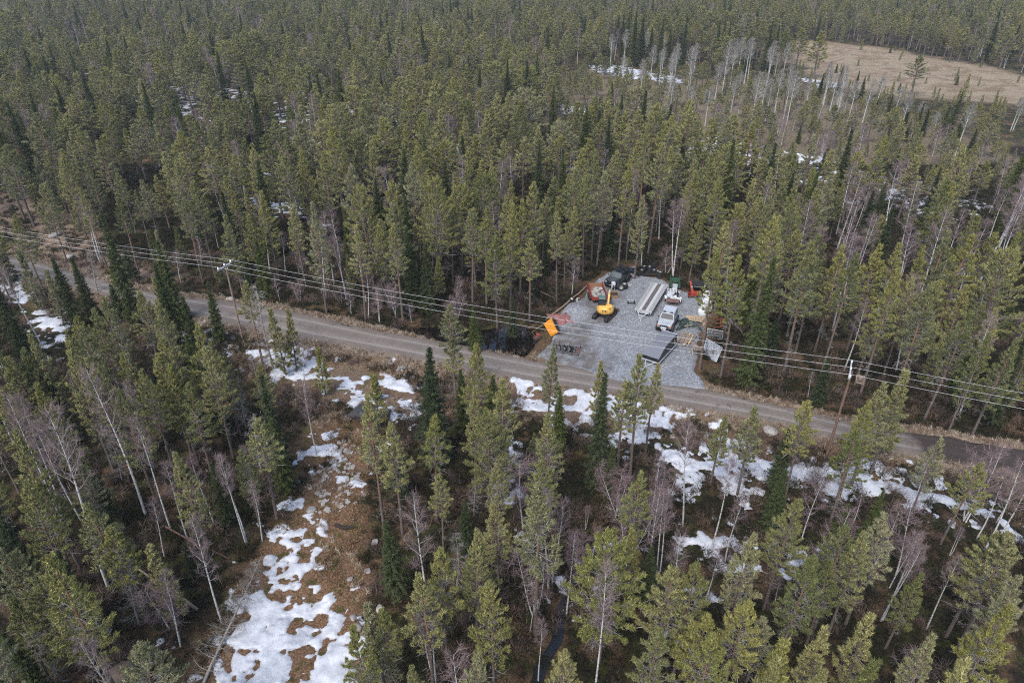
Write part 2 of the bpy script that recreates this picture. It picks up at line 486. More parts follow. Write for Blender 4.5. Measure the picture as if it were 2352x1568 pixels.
def snow_mat():
    m, nt, b = new_mat('melting_snow')
    f = noise_n(nt, .9, 5, .7); f2 = noise_n(nt, 9, 4, .7)
    at = N(nt, 'ShaderNodeAttribute', attribute_name='mask').outputs['Fac']
    c = ramp(nt, f, [(.3, (.34, .355, .38)), (.5, (.50, .515, .54)), (.66, (.62, .635, .66))])
    c = mixc(nt, ramp(nt, f2, [(.56, 0.0), (.70, .55)]), c, (.30, .28, .26))
    c = mixc(nt, ramp(nt, at, [(.0, .6), (.35, 0.0)]), c, (.28, .28, .29))
    nt.links.new(c, b.inputs['Base Color'])
    b.inputs['Roughness'].default_value = .6
    b.inputs['Subsurface Weight'].default_value = 0
    bump(nt, b, f, .5, .15)
    return m

SNOW = [  # photo outline, grid step, bias
    ([(600, 1275), (640, 1235), (690, 1222), (722, 1235), (730, 1290), (715, 1320), (755, 1345), (808, 1365), (808, 1420), (822, 1480), (808, 1640), (430, 1640), (500, 1500), (550, 1440), (585, 1350)], .10, -.12),
    ([(628, 1225), (715, 1205), (722, 1235), (640, 1245)], .13, -.35),
    ([(555, 815), (600, 803), (680, 815), (760, 832), (850, 850), (935, 880), (945, 935), (900, 945), (820, 922), (740, 915), (700, 880), (630, 880), (620, 840)], .12, -.05),
    ([(750, 920), (830, 915), (900, 940), (860, 960), (760, 940)], .16, -.5),
    ([(1178, 885), (1220, 883), (1290, 905), (1400, 922), (1500, 938), (1552, 958), (1540, 985), (1500, 995), (1430, 965), (1350, 978), (1260, 965), (1205, 945)], .12, .12),
    ([(1375, 965), (1440, 985), (1500, 1000), (1560, 1012), (1620, 1032), (1690, 1050), (1780, 1068), (1860, 1086), (1855, 1100), (1760, 1084), (1695, 1076), (1684, 1135), (1660, 1110), (1625, 1085), (1572, 1128), (1545, 1090), (1520, 1040), (1440, 1008), (1390, 985)], .12, .22),
    ([(1640, 985), (1700, 1005), (1705, 1030), (1650, 1020)], .2, 0.0),
    ([(1850, 1078), (2000, 1096), (2090, 1120), (2220, 1148), (2352, 1196), (2400, 1225), (2290, 1200), (2150, 1165), (2090, 1138), (1990, 1110), (1850, 1094)], .14, .5),
    ([(15, 640), (45, 640), (70, 690), (130, 735), (150, 780), (95, 790), (60, 720), (30, 690)], .18, .1),
    ([(60, 760), (150, 740), (190, 800), (120, 850)], .18, -.45),
    ([(735, 990), (775, 1000), (830, 1100), (760, 1110), (725, 1060)], .13, -.75),
    ([(690, 1160), (735, 1150), (740, 1185), (700, 1190)], .14, -.1),
    ([(585, 462), (650, 466), (700, 478), (690, 498), (600, 494)], .3, -.1),
    ([(725, 512), (760, 518), (762, 535), (735, 535)], .3, 0.0),
    ([(1355, 150), (1420, 152), (1480, 165), (1555, 180), (1560, 188), (1450, 182), (1370, 165)], .5, -.25),
    ([(1290, 240), (1345, 248), (1360, 260), (1300, 258)], .5, 0.0), ([(1220, 208), (1250, 210), (1250, 218), (1222, 217)], .5, 0.0),
    ([(1560, 320), (1620, 322), (1700, 345), (1800, 362), (1900, 375), (2000, 395), (2100, 420), (2200, 440), (2280, 465), (2260, 482), (2100, 478), (2020, 462), (1960, 432), (1850, 412), (1720, 385), (1600, 345)], .32, -.38), ([(1500, 300), (1640, 310), (1820, 350), (2060, 400), (2300, 455), (2300, 500), (2050, 490), (1800, 430), (1600, 370)], .36, -.95),
    ([(1840, 180), (1900, 188), (1960, 200), (1900, 200)], .7, -.1),
    ([(1010, 325), (1060, 332), (1075, 365), (1030, 362)], .4, -.3), ([(180, 142), (205, 146), (205, 154), (182, 152)], .6, 0.1),
    ([(1175, 1135), (1192, 1135), (1200, 1185), (1178, 1190)], .14, .1), ([(1600, 1235), (1700, 1248), (1706, 1268), (1610, 1252)], .13, .1), ([(1808, 1268), (1872, 1280), (1876, 1300), (1815, 1290)], .13, .1),
    ([(1376, 1250), (1430, 1200), (1436, 1225), (1395, 1262)], .13, -.15), ([(1290, 1370), (1330, 1300), (1350, 1320), (1310, 1390)], .13, -.45),
    ([(190, 148), (740, 210), (1050, 330), (700, 330), (300, 240)], .8, -1.25),
    ([(600, 395), (660, 398), (660, 408), (600, 405)], .3, -.3),
    ([(1300, 350), (1400, 400), (1330, 420), (1280, 390)], .4, -.6), ([(2260, 470), (2350, 470), (2350, 500), (2280, 500)], .4, -.8),
    ([(330, 740), (520, 760), (560, 810), (400, 800)], .22, -.6), ([(380, 1545), (500, 1530), (500, 1568), (380, 1590)], .13, -.45), ([(850, 985), (940, 960), (940, 1010), (880, 1020)], .2, -1.0),
    ([(1150, 1040), (1180, 1030), (1190, 1065), (1160, 1075)], .14, -.4), ([(1560, 1370), (1620, 1385), (1610, 1420), (1570, 1410)], .13, -.7), ([(700, 1040), (740, 1040), (720, 1200), (690, 1210)], .14, -.7),
]
def build_snow():
    zf = lambda X, Y, m: height(X, Y) + .005 + .14 * np.clip(m, -.6, 1.0) + .03 * fbm(X, Y, .5, 2, 71)
    o = sheet('snow', None, 0, zf, snow_mat(), fringe=1.7, amp=1.9, nscale=4.2, seed=30, octv=4, cap=.50, amp2=3.0,
              polys=[([gp(*q, -.6) for q in pl], sp, b) for pl, sp, b in SNOW])
    tag(o, 'patches of wet melting snow between the trees', None, None, 'stuff')

def build_water():
    m, nt, b = new_mat('dark_water')
    b.inputs['Base Color'].default_value = (.006, .005, .004, 1)
    b.inputs['Roughness'].default_value = .03
    bump(nt, b, noise_n(nt, 2.5, 2, .5), .04, .03)
    xs = [q[0] for q in POND]; ys = [q[1] for q in POND]
    a, c, d, e = min(xs) - 3, max(xs) + 3, min(ys) - 3, max(ys) + 3
    me = mesh_np('water', [(a, d, WATER_Z), (c, d, WATER_Z), (c, e, WATER_Z), (a, e, WATER_Z)], Q=[(0, 1, 2, 3)], mats=[m])
    tag(link('water', me), 'black still water in the flooded ditch beside the road', None, None, 'structure')
    # narrow meltwater stream lower in the photo
    s = np.linspace(0, 1, 50)
    c_ = polyline_at(STREAM, s)
    V, Q = [], []
    for k, (x, y) in enumerate(c_):
        V += [(x - .4, y, hz(*c_[k]) + .06), (x + .4, y, hz(*c_[k]) + .06)]
        if k:
            Q.append((2 * k - 2, 2 * k - 1, 2 * k + 1, 2 * k))
    m2, nt2, b2 = new_mat('stream_water')
    b2.inputs['Base Color'].default_value = (.012, .013, .014, 1)
    b2.inputs['Roughness'].default_value = .12
    tag(link('stream', mesh_np('stream', V, Q=Q, mats=[m2])), 'narrow grey meltwater stream in the woods', None, None, 'structure')

build_ground(); build_road(); build_water(); build_snow()
_gy = tag(sheet('gravel_yard', YARD, .22, yard_z, gravel_mat(), fringe=.7, amp=.5, nscale=1.5, seed=3), 'pale grey gravel yard beside the road', None, None, 'structure')

_x = np.empty(len(_gy.data.vertices) * 3, np.float32); _gy.data.vertices.foreach_get('co', _x); _x = _x.reshape(-1, 3)
_md = np.zeros(len(_x))
for _pl, _w in (([(250, 1180), (420, 960), (640, 900), (800, 980), (760, 1120), (860, 1300), (800, 1470), (400, 1420), (150, 1290)], 1.0), ([(560, 640), (760, 560), (860, 700), (1040, 880), (960, 960), (700, 900), (740, 780)], .8), ([(930, 500), (1150, 520), (1160, 640), (980, 720)], .6), ([(880, 1380), (1000, 1410), (1040, 1470), (930, 1450)], 1.0)):
    _md = np.maximum(_md, _w * sm(-.9, .9, sdist([z1(*q) for q in _pl], _x[:, 0], _x[:, 1]) + .6 * fbm(_x[:, 0], _x[:, 1], 1.5, 3, 66)))
_gy.data.attributes.new('mud', 'FLOAT', 'POINT').data.foreach_set('value', _md.astype(np.float32))
# ------------------------------------------------------------------ tree shapes
def tubes(P, Rr, n=3):
    """P (B,K,3) paths, Rr (B,K) radii -> verts, quads"""
    P = np.asarray(P, float); Rr = np.asarray(Rr, float)
    B, K, _ = P.shape
    T = np.gradient(P, axis=1)
    T /= np.linalg.norm(T, axis=2, keepdims=True) + 1e-9
    ref = np.where(np.abs(T[..., 2:3]) > .9, np.array([1.0, 0, 0]), np.array([0, 0, 1.0]))
    U = np.cross(T, ref); U /= np.linalg.norm(U, axis=2, keepdims=True) + 1e-9
    W = np.cross(T, U)
    a = np.arange(n) / n * 2 * np.pi
    V = P[:, :, None] + Rr[:, :, None, None] * (U[:, :, None] * np.cos(a)[None, None, :, None] + W[:, :, None] * np.sin(a)[None, None, :, None])
    V = V.reshape(-1, 3)
    b, k, i = np.meshgrid(np.arange(B), np.arange(K - 1), np.arange(n), indexing='ij')
    j = (i + 1) % n
    base = (b * K + k) * n
    Q = np.stack([base + i, base + j, base + n + j, base + n + i], -1).reshape(-1, 4)
    return V, Q

def tufts(C, D, S, k, rng, spread=.65, wf=.22, back=.25):
    """k thin leaf triangles from each centre C along D of size S"""
    C = np.repeat(C, k, 0); D = np.repeat(D, k, 0); S = np.repeat(S, k)
    d = D + rng.normal(0, spread, D.shape); d /= np.linalg.norm(d, axis=1, keepdims=True)
    side = np.cross(d, rng.normal(0, 1, d.shape)); side /= np.linalg.norm(side, axis=1, keepdims=True)
    L = (S * rng.uniform(.7, 1.3, len(S)))[:, None]
    o = C + rng.normal(0, .16, C.shape) * S[:, None]
    a = o - d * L * back - side * L * wf * .5; b = o - d * L * back + side * L * wf * .5; t = o + d * L * (1 - back)
    V = np.stack([a, b, t], 1).reshape(-1, 3)
    return V, np.arange(len(V)).reshape(-1, 3)

class Acc:
    def __init__(s): s.V, s.T, s.Q, s.tm, s.qm, s.n = [], [], [], [], [], 0
    def add(s, V, T=None, Q=None, m=0):
        if T is not None and len(T): s.T.append(np.asarray(T) + s.n); s.tm.append(np.full(len(T), m))
        if Q is not None and len(Q): s.Q.append(np.asarray(Q) + s.n); s.qm.append(np.full(len(Q), m))
        s.V.append(V); s.n += len(V)
    def mesh(s, name, mats, smooth=False):
        return mesh_np(name, np.concatenate(s.V), np.concatenate(s.T) if s.T else None, np.concatenate(s.Q) if s.Q else None, mats,
                       np.concatenate(s.tm) if s.tm else None, np.concatenate(s.qm) if s.qm else None, smooth)

def trunk_path(H, rng, sway=.02, K=9):
    t = np.linspace(0, 1, K)
    a, b = rng.uniform(0, 6.28, 2)
    s = H * sway * rng.uniform(.3, 1)
    x = s * (np.sin(t * 3.1 + a) - math.sin(a)); y = s * (np.sin(t * 2.6 + b) - math.sin(b))
    return np.stack([x, y, t * H - .25 * (t == 0)], 1)

def at_path(P, z):
    return np.stack([np.interp(z, P[:, 2], P[:, 0]), np.interp(z, P[:, 2], P[:, 1]), z], -1)

def grow(P, zb, az, L, e0, curl, K, rng, jit=.06):
    """branch paths from heights zb at azimuth az, length L, start elevation e0, curl of elevation along it"""
    B = len(zb)
    p = np.zeros((B, K, 3)); p[:, 0] = at_path(P, zb)
    for k in range(1, K):
        e = e0 + curl * (k - 1) / (K - 1)
        a = az + rng.normal(0, .16, B)
        d = np.stack([np.cos(a) * np.cos(e), np.sin(a) * np.cos(e), np.sin(e)], 1)
        p[:, k] = p[:, k - 1] + d * (L / (K - 1))[:, None] + rng.normal(0, jit, (B, 3)) * (L / K)[:, None]
    return p

def lerp_path(p, t):     # p (B,K,3), t (B,) -> point, direction
    K = p.shape[1]; f = np.clip(t * (K - 1), 0, K - 1.001); i = f.astype(int); f = (f - i)[:, None]; r = np.arange(len(p))
    a, b = p[r, i], p[r, i + 1]
    d = b - a
    return a * (1 - f) + b * f, d / (np.linalg.norm(d, axis=1, keepdims=True) + 1e-9)

def pine(seed, H=13.0, Rc=1.9, cb=.42, full=1.0, wide=0.0, grey=.3):
    rng = np.random.default_rng(seed)
    P = trunk_path(H, rng, .012)
    r0 = .0105 * H + .015
    tr = Acc(); tr.add(*[(v) for v in (tubes(P[None], (r0 * (1 - .9 * (P[:, 2] / H).clip(0, 1) ** 1.0) + .008)[None], 7)[0],)], Q=tubes(P[None], np.ones((1, len(P))), 7)[1])
    zs, az, Ls, e0s = [], [], [], []
    z = H * cb
    while z < H * .985:
        t = (z - H * cb) / (H * (1 - cb))
        prof = (1 - t) ** (.75 - .3 * wide) * min(1, (t + .22) / .40)
        nb = rng.integers(3, 6) if t < .85 else 4
        a0 = rng.uniform(0, 6.28)
        for i in range(nb):
            zs.append(z + rng.uniform(-.12, .12)); az.append(a0 + i * 6.283 / nb + rng.normal(0, .3))
            Ls.append(max(.25, Rc * 1.15 * prof * rng.uniform(.55, 1.2))); e0s.append(-.12 + .95 * t + rng.normal(0, .12))
        z += rng.uniform(.24, .42)
    zs, az, Ls, e0s = map(np.array, (zs, az, Ls, e0s))
    br = grow(P, np.clip(zs, 0, H - .05), az, Ls, e0s, .55, 5, rng)
    cr = Acc()
    V, Q = tubes(br, (.010 + .009 * Ls)[:, None] * np.linspace(1, .35, 5)[None], 3)
    cr.add(V, Q=Q, m=1)
    # side shoots with needle tufts
    nsh = (4 + Ls * 5.6 * full).astype(int)
    idx = np.repeat(np.arange(len(Ls)), nsh)
    tt = rng.beta(2.2, 1.1, len(idx)) * .74 + .28
    c, d = lerp_path(br[idx], tt.clip(0, 1))
    lat = np.cross(d, np.array([0, 0, 1.0])) * rng.choice([-1, 1], len(idx))[:, None]
    sl = (.14 + .26 * Ls[idx] * (1.15 - tt).clip(.1, 1)) * rng.uniform(.5, 1.2, len(idx))
    dd = d * .7 + lat * rng.uniform(.1, 1, len(idx))[:, None] + np.array([0, 0, 1.0]) * rng.uniform(.1, .7, len(idx))[:, None]
    dd /= np.linalg.norm(dd, axis=1, keepdims=True)
    e = c + dd * sl[:, None]
    V, Q = tubes(np.stack([c, (c + e) / 2 + rng.normal(0, .02, c.shape), e], 1), np.full((len(c), 3), .008) * np.array([1.3, 1, .6]), 3)
    cr.add(V, Q=Q, m=1)
    C = np.concatenate([e, br[:, -1], (c + e) / 2]); D = np.concatenate([dd, np.stack([br[:, -1] - br[:, -2]], 0)[0], dd]); D = D / np.linalg.norm(D, axis=1, keepdims=True) + np.array([0, 0, .35])
    V, T = tufts(C, D, rng.uniform(.17, .28, len(C)), 9, rng, .62, .20, .3)
    cr.add(V, T)
    # lichen grey twigs through the lower crown
    low = np.nonzero(zs < H * (cb + (1 - cb) * .55))[0]
    i3 = np.repeat(low, int(7 + 12 * grey)); c, d = lerp_path(br[i3], rng.uniform(.15, .95, len(i3)))
    V, T = tufts(c, d + np.array([0, 0, -.15]), rng.uniform(.25, .6, len(c)), 1, rng, .6, .05, 0); cr.add(V, T, m=2)
    # bare grey boughs below the crown
    nd = int(10 + 26 * grey)
    zd = H * rng.uniform(.16, cb + .12, nd); ad = rng.uniform(0, 6.28, nd); Ld = rng.uniform(.25, Rc * .75, nd) * (zd / (H * cb)).clip(.2, 1)
    bd = grow(P, zd, ad, Ld, rng.normal(-.1, .25, nd), rng.normal(.1, .5, nd), 4, rng, .15)
    V, Q = tubes(bd, (.016 + .006 * Ld)[:, None] * np.linspace(1, .3, 4)[None], 3); cr.add(V, Q=Q, m=2)
    i2 = np.repeat(np.arange(nd), 6); c, d = lerp_path(bd[i2], rng.uniform(.3, 1, len(i2)))
    V, T = tufts(c, d, rng.uniform(.25, .6, len(c)) * (.4 + Ld[i2]), 1, rng, .7, .05, 0); cr.add(V, T, m=2)
    return tr.mesh('trunk', [M['pine_bark']], True), cr.mesh('crown', [M['pine_leaf'], M['bough'], M['twig_grey']])

def spruce(seed, H=12.0, Rc=1.35, cb=.06, full=1.0):
    rng = np.random.default_rng(seed)
    P = trunk_path(H, rng, .006)
    r0 = .010 * H + .015
    V, Q = tubes(P[None], (r0 * (1 - .93 * (P[:, 2] / H).clip(0, 1)) + .006)[None], 7)
    tr = Acc(); tr.add(V, Q=Q)
    zs, az, Ls, e0s = [], [], [], []
    z = H * cb
    while z < H * .985:
        t = (z - H * cb) / (H * (1 - cb))
        prof = (1 - t) ** .82 * min(1, (t + .35) / .5)
        nb = 6 if t < .8 else 4
        a0 = rng.uniform(0, 6.28)
        for i in range(nb):
            zs.append(z + rng.uniform(-.1, .1)); az.append(a0 + i * 6.283 / nb + rng.normal(0, .2))
            Ls.append(max(.16, Rc * 1.1 * prof * rng.uniform(.6, 1.18))); e0s.append(-.42 + 1.0 * t ** 1.3 + rng.normal(0, .1))
        z += rng.uniform(.20, .32)
    zs, az, Ls, e0s = map(np.array, (zs, az, Ls, e0s))
    br = grow(P, zs.clip(0, H - .04), az, Ls, e0s, .35, 4, rng, .04)
    cr = Acc()
    V, Q = tubes(br, (.010 + .008 * Ls)[:, None] * np.linspace(1, .4, 4)[None], 3); cr.add(V, Q=Q, m=1)
    nsh = (4 + Ls * 11 * full).astype(int)
    idx = np.repeat(np.arange(len(Ls)), nsh)
    tt = rng.uniform(.12, 1, len(idx))
    c, d = lerp_path(br[idx], tt)
    lat = np.cross(d, np.array([0, 0, 1.0])) * rng.choice([-1, 1], len(idx))[:, None]
    w_ = .22 * Ls[idx] * (1.1 - tt) * rng.uniform(0, 1, len(idx))
    C = c + lat * w_[:, None] - np.array([0, 0, 1.0]) * rng.uniform(0, .10, len(idx))[:, None]
    D = d * .8 + lat * .6 - np.array([0, 0, .25])
    V, T = tufts(C, D, rng.uniform(.18, .30, len(C)), 6, rng, .38, .26, .3); cr.add(V, T)
    return tr.mesh('trunk', [M['spruce_bark']], True), cr.mesh('crown', [M['spruce_leaf'], M['spruce_bark']])

def bare(seed, H=11.0, Rc=1.5, cb=.4, kind='birch', full=1.0, stems=1):
    """leafless birch or aspen: pale trunk, rising boughs, a haze of fine twigs"""
    rng = np.random.default_rng(seed)
    bk, tw = {'birch': (M['birch_bark'], M['twig_purple']), 'aspen': (M['aspen_bark'], M['twig_pale']), 'dead': (M['dead_bark'], M['twig_grey'])}[kind]
    tr = Acc(); cr = Acc()
    for s in range(stems):
        P = trunk_path(H * (1 if s == 0 else rng.uniform(.75, .95)), rng, .035 if kind != 'aspen' else .015)
        if s:
            P[:, :2] += np.linspace(0, 1, 9)[:, None] ** .8 * rng.normal(0, 1, 2)[None] * .14 * H + rng.normal(0, .12, 2)
        h = P[-1, 2]
        r0 = (.0095 if kind == 'birch' else .0135 if kind == 'aspen' else .0105) * h
        V, Q = tubes(P[None], (r0 * (1 - .92 * (P[:, 2] / h).clip(0, 1)) + .006)[None], 7); tr.add(V, Q=Q)
        nb = int((20 if kind != 'dead' else 46) * full)
        t = np.linspace(0, .97, nb) + rng.uniform(-.02, .02, nb); t = t.clip(0, .98)
        if kind == 'dead':
            zs = h * (.12 + .86 * t); Ls = Rc * (1 - t) ** .7 * rng.uniform(.5, 1.2, nb) + .15; e0 = rng.normal(-.15, .2, nb); cu = .5
        else:
            zs = h * (cb + (1 - cb) * t); Ls = Rc * 1.25 * (1 - t) ** .55 * np.minimum(1, (t + .4) / .6) * rng.uniform(.6, 1.2, nb) + .2
            e0 = rng.uniform(.45, .95, nb); cu = .45 if kind == 'aspen' else .2
        az = np.arange(nb) * 2.4 + rng.normal(0, .4, nb)
        br = grow(P, zs, az, Ls, e0, cu, 5, rng, .1)
        V, Q = tubes(br, (.008 + .015 * Ls)[:, None] * np.linspace(1, .3, 5)[None], 4); cr.add(V, Q=Q, m=1)
        k1 = {'birch': 7, 'aspen': 9, 'dead': 7}[kind]
        i1 = np.repeat(np.arange(nb), k1); t1 = rng.uniform(.2, .98, len(i1)); c, d = lerp_path(br[i1], t1)
        dd = d + rng.normal(0, .45, d.shape) + np.array([0, 0, .25 if kind != 'dead' else -.1]); dd /= np.linalg.norm(dd, axis=1, keepdims=True)
        L1 = Ls[i1] * .5 * (1.2 - t1) * rng.uniform(.6, 1.2, len(i1)) + .12
        mid = c + dd * (L1 * .5)[:, None]; dd2 = dd + rng.normal(0, .25, d.shape); dd2 /= np.linalg.norm(dd2, axis=1, keepdims=True)
        e = mid + dd2 * (L1 * .5)[:, None]
        sub = np.stack([c, mid, e], 1)
        V, Q = tubes(sub, np.full((len(c), 3), .0085) * np.array([1.2, .9, .5]), 3); cr.add(V, Q=Q, m=1 if kind == 'aspen' else 0)
        k2 = {'birch': 7, 'aspen': 7, 'dead': 3}[kind]
        i2 = np.repeat(np.arange(len(sub)), k2); c, d = lerp_path(sub[i2], rng.uniform(.15, 1, len(i2)))
        gr = {'birch': -.12, 'aspen': .3, 'dead': -.2}[kind]
        V, T = tufts(c, d + np.array([0, 0, gr]), rng.uniform(.28, .62, len(c)), 1, rng, .5, .05 if kind == 'aspen' else .035, 0); cr.add(V, T)
    return tr.mesh('trunk', [bk], True), cr.mesh('crown', [tw, M['birch_bough'] if kind == 'birch' else bk])

VAR = {
    'pine': [pine(100 + k, 13.0, RNG.uniform(1.55, 2.15), RNG.uniform(.30, .52), RNG.uniform(.85, 1.15), 0, RNG.uniform(.1, .7)) for k in range(12)],
    'tall': [pine(250 + k, 14.0, RNG.uniform(1.35, 1.75), RNG.uniform(.46, .58), .95, 0, .5) for k in range(6)],
    'wide': [pine(200 + k, 13.0, 2.9, .36, 1.2, 1.0, .9) for k in range(3)],
    'young': [pine(300 + k, 7.0, .95, .10, .8, 0, .1) for k in range(5)],
    'spruce': [spruce(400 + k, 12.0, RNG.uniform(1.15, 1.6), RNG.uniform(.03, .12)) for k in range(6)],
    'sprucelet': [spruce(500 + k, 5.0, 1.0, .02, .9) for k in range(3)],
    'birch': [bare(600 + k, 11.0, RNG.uniform(.9, 1.45), RNG.uniform(.42, .6), 'birch', 1.15, 1 + (k == 4)) for k in range(6)],
    'sapling': [bare(700 + k, 5.0, .8, .25, 'birch', .7, 1 + k % 3) for k in range(4)],
    'aspen': [bare(800 + k, 14.0, RNG.uniform(1.7, 2.3), RNG.uniform(.45, .58), 'aspen', 1.8) for k in range(4)],
    'snag': [bare(900 + k, 9.0, 1.3, .2, 'dead', 1.0) for k in range(3)],
}
VH = {'pine': 13.0, 'tall': 14.0, 'wide': 13.0, 'young': 7.0, 'spruce': 12.0, 'sprucelet': 5.0, 'birch': 11.0, 'sapling': 5.0, 'aspen': 14.0, 'snag': 9.0}
KINDN = {'pine': 'pine', 'tall': 'pine', 'wide': 'pine', 'young': 'pine', 'spruce': 'spruce', 'sprucelet': 'spruce', 'birch': 'birch', 'sapling': 'birch', 'aspen': 'aspen', 'snag': 'snag'}

